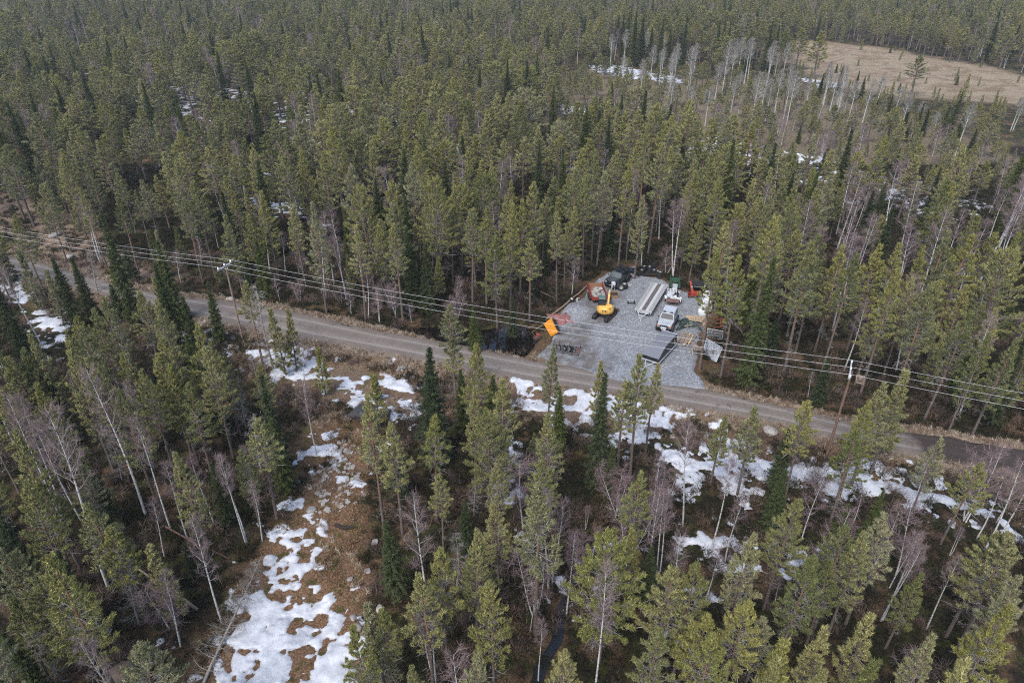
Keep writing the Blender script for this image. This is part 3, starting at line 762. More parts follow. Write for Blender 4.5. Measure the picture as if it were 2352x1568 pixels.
# ------------------------------------------------------------------ where the trees stand
L_ = lambda x, y: (x / 2, 784 + y / 2)
M_ = lambda x, y: (783.8 + x / 2, 784 + y / 2)
R_ = lambda x, y: (1568 + x / 2, 784 + y / 2)
Q1 = lambda x, y: (x * .26856, 488.1 + .26856 * y)
Q2 = lambda x, y: (574.2 + x * .26856, 488.1 + .26856 * y)
Q3 = lambda x, y: (1550.4 + .3408 * x, 401.9 + .3408 * y)
Q4 = lambda x, y: (1148.4 + .3418 * x, .3418 * y)
HU = lambda x, y: (x / 2, y / 2)
HR = lambda x, y: (1176 + x / 2, y / 2)
p, W_, y_, s_, t_, b_, u_, a_, d_ = 'pine', 'wide', 'young', 'spruce', 'sprucelet', 'birch', 'sapling', 'aspen', 'snag'
LIST = [
 (L_, [(p, 45, 60, 13), (p, 100, 45, 13), (s_, 200, 140, 10), (p, 300, 20, 13), (p, 420, 60, 14), (b_, 130, 350, 0, 500, 1140), (b_, 428, 140, 0, 668, 795), (p, 540, 235, 14), (p, 560, 60, 13), (p, 650, 140, 14),
       (p, 740, 60, 13), (p, 775, 110, 13), (p, 855, 205, 13), (p, 935, 25, 12), (p, 1010, 60, 11), (p, 1155, 365, 0, 1275, 820), (p, 1100, 490, 10), (s_, 1240, 345, 0, 1320, 690), (s_, 965, 555, 8), (p, 815, 515, 12),
       (y_, 692, 935, 7.5), (p, 75, 650, 14), (p, 410, 735, 13), (s_, 400, 560, 8), (W_, 130, 1085, 0, 420, 1500), (p, 0, 930, 13), (p, 55, 955, 12), (p, 360, 560, 9), (p, 245, 300, 12), (b_, 330, 140, 0, 372, 300),
       (b_, 0, 60, 0, 60, 465), (b_, 1050, 520, 0, 1130, 930), (b_, 1140, 470, 0, 1190, 750), (b_, 1100, 640, 0, 1205, 915), (b_, 900, 520, 0, 985, 840), (b_, 830, 830, 0, 1020, 1290), (b_, 720, 1090, 0, 830, 1400),
       (b_, 755, 560, 0, 860, 900), (b_, 690, 740, 0, 755, 985), (d_, 540, 1000, 0, 640, 1300), (b_, 600, 1010, 0, 635, 1165), (p, 500, 860, 11), (d_, 380, 390, 0, 560, 640), (s_, 330, 1180, 6), (s_, 40, 1350, 8),
       (d_, 150, 1290, 0, 290, 1560), (u_, 690, 1100, 5), (u_, 740, 1150, 5), (b_, 1400, 180, 0, 1455, 520), (d_, 1060, 160, 0, 1130, 400), (p, 1180, 110, 10), (b_, 1165, 60, 0, 1190, 240), (p, 20, 1200, 10), (s_, 250, 960, 9)]),
 (M_, [(s_, 390, 25, 12.5), (p, 605, 8, 12), (s_, 560, 120, 9), (p, 170, 270, 0, 200, 890), (p, 275, 370, 0, 282, 885), (p, 425, 345, 0, 440, 830), (p, 600, 210, 12), (W_, 670, 340, 0, 690, 810), (p, 740, 180, 0, 755, 700),
       (t_, 690, 150, 5.5), (p, 960, 25, 9.5), (s_, 1005, 220, 9), (s_, 1125, 140, 0, 1165, 690), (y_, 1190, 95, 7), (p, 970, 340, 13), (p, 935, 555, 11), (p, 1282, 180, 0, 1268, 610), (p, 1365, 75, 0, 1325, 630), (p, 1440, 105, 0, 1398, 515),
       (p, 455, 615, 0, 470, 970), (s_, 230, 820, 0, 260, 1170), (p, 720, 750, 10), (p, 605, 860, 13), (p, 860, 655, 0, 890, 1340), (b_, 978, 680, 0, 952, 1130), (b_, 1005, 740, 0, 968, 1110), (p, 450, 960, 13), (p, 375, 1085, 13),
       (p, 690, 1120, 13), (y_, 140, 1205, 9), (b_, 395, 1220, 0, 437, 1575), (p, 1045, 1420, 9), (W_, 1245, 900, 14), (b_, 1230, 1085, 0, 1160, 1640), (b_, 1180, 1160, 0, 1170, 1560), (b_, 1540, 700, 0, 1442, 1120), (b_, 1490, 690, 0, 1395, 1110),
       (b_, 1450, 520, 0, 1410, 900), (p, 1375, 630, 12), (p, 1530, 1040, 13), (p, 1445, 1335, 11), (u_, 545, 1430, 6), (b_, 870, 1160, 0, 868, 1330), (b_, 912, 1290, 0, 905, 1560), (d_, 625, 640, 0, 610, 800), (d_, 800, 370, 0, 755, 720),
       (p, 60, 1330, 12), (p, 230, 1230, 0, 240, 1640), (u_, 1120, 900, 5), (s_, 1430, 930, 7), (p, 510, -10, 0, 530, 270), (y_, 150, 160, 6), (p, 640, 950, 9), (s_, 560, 720, 7), (b_, 1090, 760, 0, 1120, 860), (u_, 1480, 590, 6), (u_, 1340, 760, 6),
       (u_, 900, 1000, 6), (s_, 1250, 480, 7), (p, 330, 1490, 9), (d_, 500, 870, 0, 530, 1130)]),
 (R_, [(p, 190, 340, 9), (p, 340, 310, 11), (p, 590, 285, 12), (s_, 495, 400, 8), (p, 930, 200, 13), (p, 1025, 150, 13), (p, 860, 295, 13), (p, 815, 420, 12), (p, 1190, 455, 11), (p, 1350, 560, 10), (b_, 1567, 560, 0, 1385, 960),
       (b_, 1465, 610, 0, 1350, 905), (b_, 1500, 620, 0, 1440, 830), (b_, 1580, 640, 0, 1425, 940), (u_, 1430, 520, 7), (p, 520, 715, 13), (p, 320, 880, 13), (p, 945, 785, 13), (p, 770, 845, 12), (p, 835, 890, 12), (p, 590, 990, 13), (b_, 1090, 890, 0, 918, 1280),
       (b_, 1065, 860, 0, 950, 1130), (b_, 1020, 930, 0, 985, 1130), (b_, 1300, 985, 0, 1120, 1320), (b_, 1430, 1020, 0, 1350, 1190), (p, 1085, 1060, 9), (p, 380, 1255, 9), (y_, 470, 1345, 8), (y_, 655, 1310, 7), (y_, 870, 1265, 7),
       (p, 650, 1490, 9), (p, 1490, 1210, 13), (p, 1160, 1355, 11), (p, 55, 1030, 13), (p, 150, 1360, 12), (p, 90, 1265, 12), (p, 1540, 890, 13), (p, 1450, 880, 12), (s_, 925, 680, 7), (b_, 270, 700, 0, 195, 1010), (b_, 70, 380, 0, 0, 850),
       (b_, 185, 520, 0, 130, 960), (b_, 150, 960, 0, 100, 1200), (p, 1560, 1080, 12), (b_, 830, 680, 0, 780, 840), (b_, 1140, 480, 0, 1095, 610), (d_, 700, 660, 0, 680, 800), (u_, 770, 780, 6), (u_, 640, 920, 6), (u_, 980, 770, 6), (u_, 1110, 760, 7),
       (b_, 1200, 860, 0, 1225, 980), (y_, 1310, 1500, 8), (y_, 420, 1440, 8), (s_, 760, 740, 6), (s_, 470, 580, 8), (p, 700, 1010, 10), (b_, 490, 1080, 0, 420, 1210)]),
 (Q1, [(s_, 490, 370, 0, 690, 1010), (s_, 640, 370, 0, 800, 900), (y_, 950, 490, 0, 1055, 820), (t_, 930, 620, 5), (s_, 1340, 230, 0, 1530, 960), (s_, 1300, 420, 11), (s_, 1720, 580, 0, 1890, 1120), (p, 1700, 960, 13), (p, 870, 730, 12),
       (p, 780, 820, 11), (s_, 0, 480, 0, 190, 1180), (d_, 780, 310, 0, 840, 680), (b_, 130, 450, 0, 360, 1140), (y_, 400, 490, 0, 560, 930), (p, 1160, 690, 10), (p, 1390, 760, 12), (p, 1030, 1200, 13), (p, 1370, 1100, 12), (p, 160, 1180, 13),
       (p, 270, 1050, 12), (p, 30, 1200, 13), (p, 1440, 1300, 13), (p, 2090, 580, 0, 2250, 1300), (d_, 2200, 600, 0, 2340, 1340), (p, 800, -200, 0, 920, 480), (p, 1060, -120, 0, 1190, 520), (p, 1200, -180, 0, 1290, 330),
       (p, 1610, -110, 0, 1740, 610), (b_, 1490, 330, 0, 1550, 600), (b_, 1810, 60, 0, 1870, 310), (y_, 1850, 400, 0, 1900, 630), (t_, 1060, 300, 5), (t_, 1560, 700, 7), (p, 640, 900, 9), (p, 560, 1000, 9), (p, 500, -260, 0, 610, 340), (p, 560, -300, 0, 650, 130)]),
 (Q2, [(y_, 220, 840, 0, 310, 1390), (y_, 370, 850, 0, 400, 1350), (b_, 420, 1090, 0, 480, 1560), (y_, 600, 1150, 0, 650, 1560), (t_, 1070, 1395, 3), (p, 910, 130, 0, 990, 920), (p, 1250, 110, 0, 1310, 940), (s_, 1380, 120, 0, 1400, 840),
       (s_, 1480, 250, 0, 1520, 860), (p, 1590, -200, 0, 1630, 580), (p, 1710, -120, 0, 1735, 620), (p, 1890, -20, 0, 1905, 780), (p, 2020, -30, 0, 2025, 800), (p, 2240, 125, 0, 2235, 740), (b_, 570, 110, 0, 650, 745), (b_, 625, 150, 0, 670, 520),
       (b_, 770, 210, 0, 825, 750), (b_, 220, 190, 0, 305, 520), (b_, 150, 10, 0, 190, 260), (u_, 370, 330, 0, 430, 540), (u_, 840, 690, 0, 867, 880), (b_, 950, 460, 0, 1015, 920), (u_, 1080, 640, 0, 1110, 950), (b_, 2090, -60, 0, 2085, 490),
       (u_, 1765, 560, 0, 1775, 740), (u_, 1750, 690, 0, 1760, 980), (p, 360, 0, 0, 485, 490), (s_, 70, 220, 0, 160, 720), (s_, 1300, 560, 0, 1310, 900), (s_, 1900, 800, 0, 1935, 1190), (p, 1720, 770, 0, 1758, 1590), (u_, 770, 640, 0, 785, 780),
       (u_, 1230, 600, 0, 1250, 900), (u_, 1380, 780, 0, 1385, 960), (b_, 1060, 200, 0, 1090, 540), (b_, 1140, 230, 0, 1190, 460), (u_, 235, 560, 0, 255, 750), (u_, 410, 580, 0, 430, 760), (t_, 1140, 430, 5), (s_, 2250, 720, 6)]),
 (Q3, [(p, 430, 185, 12.5), (p, 370, 315, 12), (p, 300, 530, 0, 165, 1310), (p, 430, 560, 0, 305, 1370), (p, 590, 220, 0, 475, 900), (p, 790, 190, 14), (p, 690, 290, 0, 490, 1195), (p, 960, 440, 0, 735, 1335), (p, 1190, 540, 0, 985, 1340),
       (p, 1125, 495, 13), (p, 1545, 470, 13.5), (p, 1500, 640, 0, 1250, 1470), (p, 1860, 50, 15), (p, 1850, 400, 13), (p, 2000, 415, 0, 1700, 1260), (W_, 2270, 530, 14), (p, 2320, 400, 13), (b_, 1240, -20, 0, 1090, 510), (b_, 1290, 60, 0, 1165, 500),
       (b_, 1310, 280, 0, 1200, 680), (u_, 1290, 690, 0, 1230, 985), (b_, 2340, 20, 0, 2040, 750), (b_, 1415, 420, 0, 1380, 570), (p, 2110, 1080, 11), (p, 2290, 1090, 11), (y_, 1560, 1345, 9), (s_, 1050, 1230, 7), (t_, 690, 950, 5), (p, 220, -60, 0, 140, 605),
       (p, 110, -20, 0, 45, 570), (p, 1620, 700, 12), (t_, 560, 1010, 4), (p, 990, 100, 12), (p, 540, 30, 13), (b_, 1880, 230, 0, 1650, 760), (p, 2060, 280, 12), (p, 2180, 900, 10), (s_, 2030, 1100, 7), (p, 1380, 870, 10), (d_, 1000, 1000, 0, 985, 1110),
       (b_, 2350, 1300, 0, 2270, 1470), (b_, 960, 1330, 0, 895, 1500), (y_, 900, 1530, 5), (p, 1690, 480, 12)]),
 (Q4, [(a_, 1280, 320, 0, 1258, 620), (a_, 1510, 270, 0, 1505, 560), (a_, 1560, 270, 0, 1545, 560), (a_, 1610, 260, 0, 1590, 560), (a_, 1700, 270, 0, 1660, 570), (a_, 1830, 290, 0, 1780, 640), (a_, 1740, 490, 0, 1680, 880), (a_, 1890, 480, 0, 1845, 760),
       (a_, 1960, 490, 0, 1905, 800), (a_, 1985, 490, 0, 1915, 890), (a_, 1620, 480, 0, 1600, 650), (a_, 2280, 590, 0, 2225, 900), (a_, 2190, 480, 0, 2170, 720), (a_, 1170, 300, 0, 1170, 570), (a_, 980, 200, 0, 968, 430), (a_, 1110, 240, 0, 1090, 420),
       (a_, 845, 210, 0, 830, 470), (a_, 1655, 265, 0, 1640, 565), (b_, 320, 790, 0, 320, 960), (b_, 570, 940, 0, 560, 1170), (b_, 870, 880, 0, 870, 1080), (b_, 1225, 780, 0, 1190, 930), (b_, 1150, 700, 0, 1130, 920),
       (s_, 785, 95, 0, 780, 320), (s_, 825, 90, 0, 815, 380), (s_, 855, 75, 0, 845, 400), (s_, 895, 72, 0, 890, 440), (s_, 940, 110, 0, 930, 450), (s_, 1015, 180, 0, 1005, 440), (s_, 1070, 125, 0, 1060, 450), (s_, 1145, 185, 0, 1135, 420),
       (s_, 1250, 110, 0, 1220, 440), (s_, 1210, 230, 0, 1200, 430), (s_, 960, 200, 0, 955, 430), (s_, 1300, 270, 0, 1290, 430), (s_, 545, 95, 0, 540, 300), (s_, 570, 100, 0, 565, 290), (s_, 270, 60, 0, 268, 200), (s_, 175, 10, 0, 172, 160), (s_, 1645, 350, 0, 1640, 500),
       (s_, 2160, 490, 0, 2140, 660), (s_, 2300, 440, 0, 2270, 620), (s_, 1700, 380, 0, 1690, 520), (s_, 1760, 400, 0, 1750, 540), (s_, 1390, 590, 0, 1385, 690)]),
 (HR, [(a_, 1640, 370, 0, 1600, 600), (a_, 1695, 345, 0, 1665, 510), (a_, 1770, 400, 0, 1740, 580), (a_, 1825, 435, 0, 1775, 625), (a_, 2105, 475, 0, 2035, 715), (a_, 2345, 450, 0, 2290, 600), (a_, 2320, 470, 0, 2300, 600), (a_, 2150, 620, 0, 2130, 680),
       (b_, 1450, 480, 0, 1380, 640), (b_, 1640, 590, 0, 1560, 880), (b_, 2260, 730, 0, 2230, 900), (a_, 1880, 470, 0, 1850, 600), (a_, 1950, 520, 0, 1925, 650),
       (s_, 1410, 335, 0, 1405, 450), (s_, 1580, 325, 0, 1565, 465), (s_, 1520, 300, 0, 1505, 400), (s_, 1820, 470, 0, 1800, 580), (s_, 1870, 470, 0, 1850, 610), (s_, 1900, 500, 0, 1880, 630), (s_, 2030, 420, 0, 1995, 640), (s_, 1990, 480, 0, 1970, 620),
       (s_, 2060, 510, 0, 2035, 660), (s_, 2105, 590, 0, 2090, 720), (s_, 1720, 590, 0, 1695, 740), (s_, 1775, 680, 0, 1755, 790), (s_, 1620, 350, 0, 1600, 450), (s_, 1740, 430, 0, 1720, 540), (s_, 1680, 450, 0, 1660, 540),
       (p, 100, 1100, 0, 80, 1500), (p, 40, 930, 13), (p, 210, 980, 0, 205, 1390), (p, 300, 790, 0, 285, 1270), (p, 390, 690, 0, 365, 1200), (p, 350, 820, 0, 325, 1280), (p, 510, 740, 0, 488, 1225), (p, 640, 580, 0, 575, 1060), (p, 690, 650, 0, 625, 1170),
       (p, 600, 900, 12), (p, 730, 680, 12), (p, 850, 720, 0, 785, 1140), (p, 900, 700, 0, 840, 1210), (b_, 760, 920, 0, 740, 1270), (b_, 550, 780, 0, 528, 1140), (u_, 705, 1130, 0, 705, 1260), (u_, 230, 1190, 0, 275, 1360), (p, 265, 1050, 0, 240, 1330), (s_, 600, 1000, 0, 595, 1150), (s_, 470, 930, 9)]),
]
TREES = []      # kind, x, y, z, height
for cv, items in LIST:
    for it in items:
        k, xt, yt, h = it[:4]
        if h:
            q = cv(xt, yt)
            if k in (p, W_, s_) and q[1] > 800: h = h * .83
            x, y = gp(*q, h - .6)
            for _ in range(2):
                x, y = gp(*q, h + hz(x, y))
        else:
            x, y = gp(*cv(*it[4:6]), -.6); x, y = gp(*cv(*it[4:6]), hz(x, y))
            z0 = hz(x, y); yt_ = cv(xt, yt)[1]
            lo, hi = 1.0, 26.0
            for _ in range(18):
                mid = (lo + hi) / 2
                if proj(x, y, z0 + mid)[1] > yt_: lo = mid
                else: hi = mid
            h = min(lo, 19.0)
            if k in (p, W_) and h < 5: k = y_
            elif k == p: k = 'tall'
        TREES.append((k, x, y, hz(x, y), h))
NHAND = len(TREES)

# ------------------------------------------------------------------ the rest of the forest
GUARD = [YARD_P, [(1570, 720), (1640, 730), (1672, 770), (1670, 840), (1600, 850)], POND_P] + [S[0] for S in SNOW[:12]] + [CORR_P]
def guard_hit(x, y, z, h):
    pts = [proj(x, y, z + h * f) for f in (.1, .3, .5, .7, .85, 1.0)]
    X = np.array([q[0] for q in pts]); Y = np.array([q[1] for q in pts])
    wpx = 14
    for k, P in enumerate(GUARD):
        if (sdist(P, X, Y) > (-wpx if k == 0 else 0)).any():
            return True
    return (sdist(ROAD_P, X, Y) > -4).any()

cand = []
y = 14.0
while y < 640:
    sp = 3.3 if y < 90 else (4.0 if y < 160 else 5.0 if y < 240 else 5.9)
    hw = 12 + .80 * y if y < 560 else .8 * y
    for x in np.arange(-hw, hw, sp):
        cand.append((x + RNG.uniform(-.48, .48) * sp, y + RNG.uniform(-.48, .48) * sp))
    y += sp
cand = np.array(cand)
cx, cy = cand[:, 0], cand[:, 1]
keep = (sdist(ROAD, cx, cy) < -1.5) & (sdist(YARD, cx, cy) < -1.2) & (sdist(POND, cx, cy) < .3)
bg_d = sdist(BOG, cx, cy); lg_d = sdist(LOGGED, cx, cy); co_d = sdist(CORR, cx, cy); st_d = sdist(STRIP, cx, cy); pe_d = sdist(PEAT, cx, cy); sl_d = sdist(SLOPE, cx, cy)
dens = fbm(cx, cy, 16, 2, 90)
rr = RNG.uniform(0, 1, len(cx))
prob = np.clip(np.where(cy > 240, .90, .80) + .5 * dens, .25, 1)
prob = np.where(bg_d > 0, .13 + .5 * sm(12, 0, bg_d) * (cy < 200), prob)
prob = np.where(lg_d > 0, .97, prob)
prob = np.where((co_d > -1.2) | (st_d > -.5), 0, prob)
prob = np.where((sl_d > 0), .28, prob)
prob = np.where(pe_d > -2, 0, prob)
near = cy < np.interp(cx, [-80, -36, -8, 12, 20, 40, 60], [82, 70, 62, 58, 56, 46, 40])     # the near side of the road
prob = np.where(near, prob * np.where(cx < -9, .92, .72), prob)
keep &= rr < prob
RIGHTB = sdist([gp(*q) for q in [(1650, 300), (2000, 330), (2400, 480), (2400, 1000), (2050, 900), (1850, 700)]], cx, cy) > 0
SN9 = [S[0] for S in SNOW if len(S[0]) > 14 and S[0][0] == (1560, 320)][0]
hand = np.array([(t[1], t[2]) for t in TREES])
PALE = np.array([(t[1], t[2]) for t in TREES if t[0] in (a_, s_) and t[2] > 130])
def front_of_pale(x, y):     # clearing in front of the aspens and the spruce row
    d_ = PALE - np.array([x, y]); b_ = math.hypot(x, y); along = d_ @ (np.array([x, y]) / b_); across = np.abs(d_[:, 0] * y - d_[:, 1] * x) / b_
    return bool(((along > 0) & (along < 26) & (across < 2.5)).any())
cz = height(cx, cy)
for k in np.nonzero(keep)[0]:
    x, y, z = cx[k], cy[k], cz[k]
    dm = np.hypot(hand[:, 0] - x, hand[:, 1] - y).min()
    if dm < (2.0 if y < 130 else 1.6) or (y > 130 and lg_d[k] < 0 and front_of_pale(x, y)):
        continue
    u = RNG.random(); big = RNG.random()
    spn = fbm(x, y, 30, 2, 95)
    if lg_d[k] > 0 and y > 175 and x > 30 and u > .86:
        kind, h = a_, RNG.uniform(9, 13)
    elif bg_d[k] > 0:
        kind, h = (y_, RNG.uniform(2.0, 4.5)) if u < .85 else (t_, 3)
    elif lg_d[k] > 0:
        kind, h = (p, RNG.uniform(4.0, 8.0)) if u < .50 else ((y_, RNG.uniform(2.5, 6)) if u < .84 else ((u_, RNG.uniform(4, 7)) if u < .96 else (t_, 4)))
    elif near[k] and x < -9 and u < .75:
        kind, h = (p, RNG.uniform(8.5, 13)) if u < .36 else (s_, RNG.uniform(7, 12)) if u < .50 else (t_, RNG.uniform(2, 6)) if u < .68 else (b_, RNG.uniform(8, 12))
    elif near[k]:
        kind, h = ((p, RNG.uniform(7, 12)) if u < .22 else (t_, RNG.uniform(2, 5)) if u < .38 else (u_, RNG.uniform(3.5, 7.5)) if u < .74 else (b_, RNG.uniform(8, 12)) if u < .90 else (y_, RNG.uniform(4, 8)) if u < .96 else (d_, RNG.uniform(5, 9)))
    else:
        bz = .30 if (RIGHTB[k] and RNG.random() < .6) else 0
        a = .10 + .14 * spn
        kind, h = ((s_, RNG.uniform(9, 16)) if u < a else (b_, RNG.uniform(8, 13)) if u < a + .10 + bz else (t_, RNG.uniform(3, 6)) if u < a + .16 and y < 200 else (u_, RNG.uniform(4, 7)) if u < a + .2 and y < 160
                   else (y_, RNG.uniform(5, 9)) if u < a + .28 + bz else (p, RNG.uniform(9.5, 16) * (.92 + .14 * dens[k])))
    if 95 < y < 200 and x > 20:
        pp = [proj(x, y, z + h * f) for f in (.2, .5, .8)]
        if (sdist(SN9, np.array([q[0] for q in pp]), np.array([q[1] for q in pp])) > 0).any() and RNG.random() < .38: continue
    if 120 < y < 420 and x > 30 and h > 4 and kind != a_:
        pp = [proj(x, y, z + h * f) for f in (.3, .6, .85, 1)]; PX, PY = np.array([q[0] for q in pp]), np.array([q[1] for q in pp])
        if ((sdist(BOG_P, PX, PY) > 0) | (sdist(PEAT_P, PX, PY) > 0)).any() and bg_d[k] < -1:
            if RNG.random() < .15: continue
            h = RNG.uniform(2.5, 5.5); kind = y_
    if y < 105 and guard_hit(x, y, z, h):
        if y > 66 and not near[k]:
            if sdist(YARD_P, *[np.array([v]) for v in proj(x, y, z + h * .5)])[0] > -10 and y < 84:
                continue
        else:
            h = RNG.uniform(1.2, 2.6); kind = RNG.choice([t_, u_, y_])
            if guard_hit(x, y, z, h) or RNG.random() < .5:
                continue
    if kind == p and h > 9 and RNG.random() < (.09 if y < 240 else .04): kind = W_
    TREES.append((str(kind), float(x), float(y), float(z), float(h)))

# rank by size in the picture
def in_view(x, y, z, h):
    a = proj(x, y, z + h); b = proj(x, y, z)
    return -60 < (a[0] + b[0]) / 2 < 2412 and a[1] < 1600 and b[1] > -5
ranked = {}
STUFF = {}
for i, (k, x, y, z, h) in enumerate(TREES):
    if y > 0 and in_view(x, y, z, h):
        sc = h / math.hypot(x, y, HC) * (1.6 if i < NHAND else 1.0)
    else:
        sc = 0
    ranked.setdefault(KINDN[k], []).append((sc, i))
LIMIT = {'pine': 300, 'spruce': 290, 'birch': 290, 'aspen': 120, 'snag': 60}
SINGLE = []
for kn, L in ranked.items():
    L.sort(reverse=True)
    for r, (sc, i) in enumerate(L):
        if r < LIMIT[kn] and sc > 0:
            SINGLE.append(i)
        else:
            STUFF.setdefault(kn, []).append(i)
print('TREES', len(TREES), 'hand', NHAND, {k: len(v) for k, v in ranked.items()})
# ------------------------------------------------------------------ forest as one object per kind beyond the nearest trees
def scatter_stuff(name, label, items, variants, mats_join):
    """items: (variant index, x, y, z, rotz, scale xy, scale z) instanced by geometry nodes on one point mesh"""
    hid = bpy.data.collections.new(name + '_shapes')
    for k, me in enumerate(variants):
        o = bpy.data.objects.new('%s_%02d' % (name, k), me)
        hid.objects.link(o)
    A = np.array(items, float)
    me = bpy.data.meshes.new(name)
    me.vertices.add(len(A)); me.vertices.foreach_set('co', A[:, 1:4].astype(np.float32).ravel())
    at = me.attributes.new('pick', 'INT', 'POINT'); at.data.foreach_set('value', A[:, 0].astype(np.int32))
    at = me.attributes.new('turn', 'FLOAT_VECTOR', 'POINT'); at.data.foreach_set('vector', np.stack([A[:, 0] * 0, A[:, 0] * 0, A[:, 4]], 1).astype(np.float32).ravel())
    at = me.attributes.new('size', 'FLOAT_VECTOR', 'POINT'); at.data.foreach_set('vector', np.stack([A[:, 5], A[:, 5], A[:, 6]], 1).astype(np.float32).ravel())
    o = link(name, me)
    ng = bpy.data.node_groups.new(name, 'GeometryNodeTree')
    ng.interface.new_socket('Geometry', in_out='INPUT', socket_type='NodeSocketGeometry')
    ng.interface.new_socket('Geometry', in_out='OUTPUT', socket_type='NodeSocketGeometry')
    gi = ng.nodes.new('NodeGroupInput'); go = ng.nodes.new('NodeGroupOutput')
    ip = ng.nodes.new('GeometryNodeInstanceOnPoints'); ci = ng.nodes.new('GeometryNodeCollectionInfo')
    ci.inputs['Collection'].default_value = hid; ci.inputs['Separate Children'].default_value = True; ci.inputs['Reset Children'].default_value = True
    def attr(n, t):
        a = ng.nodes.new('GeometryNodeInputNamedAttribute'); a.data_type = t; a.inputs['Name'].default_value = n
        return [s for s in a.outputs if s.enabled and s.name == 'Attribute'][0]
    ip.inputs['Pick Instance'].default_value = True
    ng.links.new(gi.outputs[0], ip.inputs['Points']); ng.links.new(ci.outputs[0], ip.inputs['Instance'])
    ng.links.new(attr('pick', 'INT'), ip.inputs['Instance Index'])
    ng.links.new(attr('turn', 'FLOAT_VECTOR'), ip.inputs['Rotation'])
    ng.links.new(attr('size', 'FLOAT_VECTOR'), ip.inputs['Scale'])
    ng.links.new(ip.outputs[0], go.inputs[0])
    md = o.modifiers.new('scatter', 'NODES'); md.node_group = ng
    return tag(o, label, None, None, 'stuff')

def join_pair(a, b):
    """trunk and crown meshes in one mesh"""
    V, T, Q, tm, qm, mats, off = [], [], [], [], [], [], 0
    for me in (a, b):
        v = np.empty(len(me.vertices) * 3, np.float32); me.vertices.foreach_get('co', v); v = v.reshape(-1, 3)
        lt = np.empty(len(me.polygons), np.int32); me.polygons.foreach_get('loop_total', lt)
        mi = np.empty(len(me.polygons), np.int32); me.polygons.foreach_get('material_index', mi)
        lv = np.empty(len(me.loops), np.int32); me.loops.foreach_get('vertex_index', lv)
        st = np.concatenate([[0], np.cumsum(lt)[:-1]])
        t3 = lt == 3; t4 = lt == 4
        if t3.any(): T.append(np.stack([lv[st[t3] + k] for k in range(3)], 1) + off); tm.append(mi[t3] + len(mats))
        if t4.any(): Q.append(np.stack([lv[st[t4] + k] for k in range(4)], 1) + off); qm.append(mi[t4] + len(mats))
        mats += list(me.materials); V.append(v); off += len(v)
    return mesh_np('tree', np.concatenate(V), np.concatenate(T) if T else None, np.concatenate(Q) if Q else None, mats, np.concatenate(tm) if tm else None, np.concatenate(qm) if qm else None)

VIDX = {}
FSTUFF = {'pine': ('pine_forest', 'olive green pine forest stretching away behind the nearer trees'), 'spruce': ('spruce_forest', 'dark green spruces scattered through the far forest'),
          'birch': ('birch_thicket', 'leafless grey and purple birches scattered through the far forest'), 'aspen': ('aspen_grove', 'pale leafless aspens'), 'snag': ('dead_wood', 'grey dead trees among the pines')}
def wscale(k, h, i):
    r = random.Random(i)
    s = h / VH[k]
    return s ** .72 * r.uniform(.88, 1.16) * ((1.3 + .62 * min(1, (TREES[i][2] - 105) / 140)) if k in ('pine', 'wide') and TREES[i][2] > 105 else .78 if k == 'birch' and TREES[i][2] < 62 else .9 if k in ('pine', 'wide') and TREES[i][2] < 62 else 1.0), s

for kn, idxs in STUFF.items():
    ks = [k for k in VAR if KINDN[k] == kn]
    meshes, start = [], {}
    for k in ks:
        start[k] = len(meshes)
        meshes += [join_pair(*v) for v in VAR[k]]
    items = []
    for i in idxs:
        k, x, y, z, h = TREES[i]
        sx, sz = wscale(k, h, i)
        items.append((start[k] + random.Random(i * 3 + 1).randrange(len(VAR[k])), x, y, z, random.Random(i).uniform(0, 6.28), sx, sz))
    if items:
        scatter_stuff(FSTUFF[kn][0], FSTUFF[kn][1], items, meshes, None)

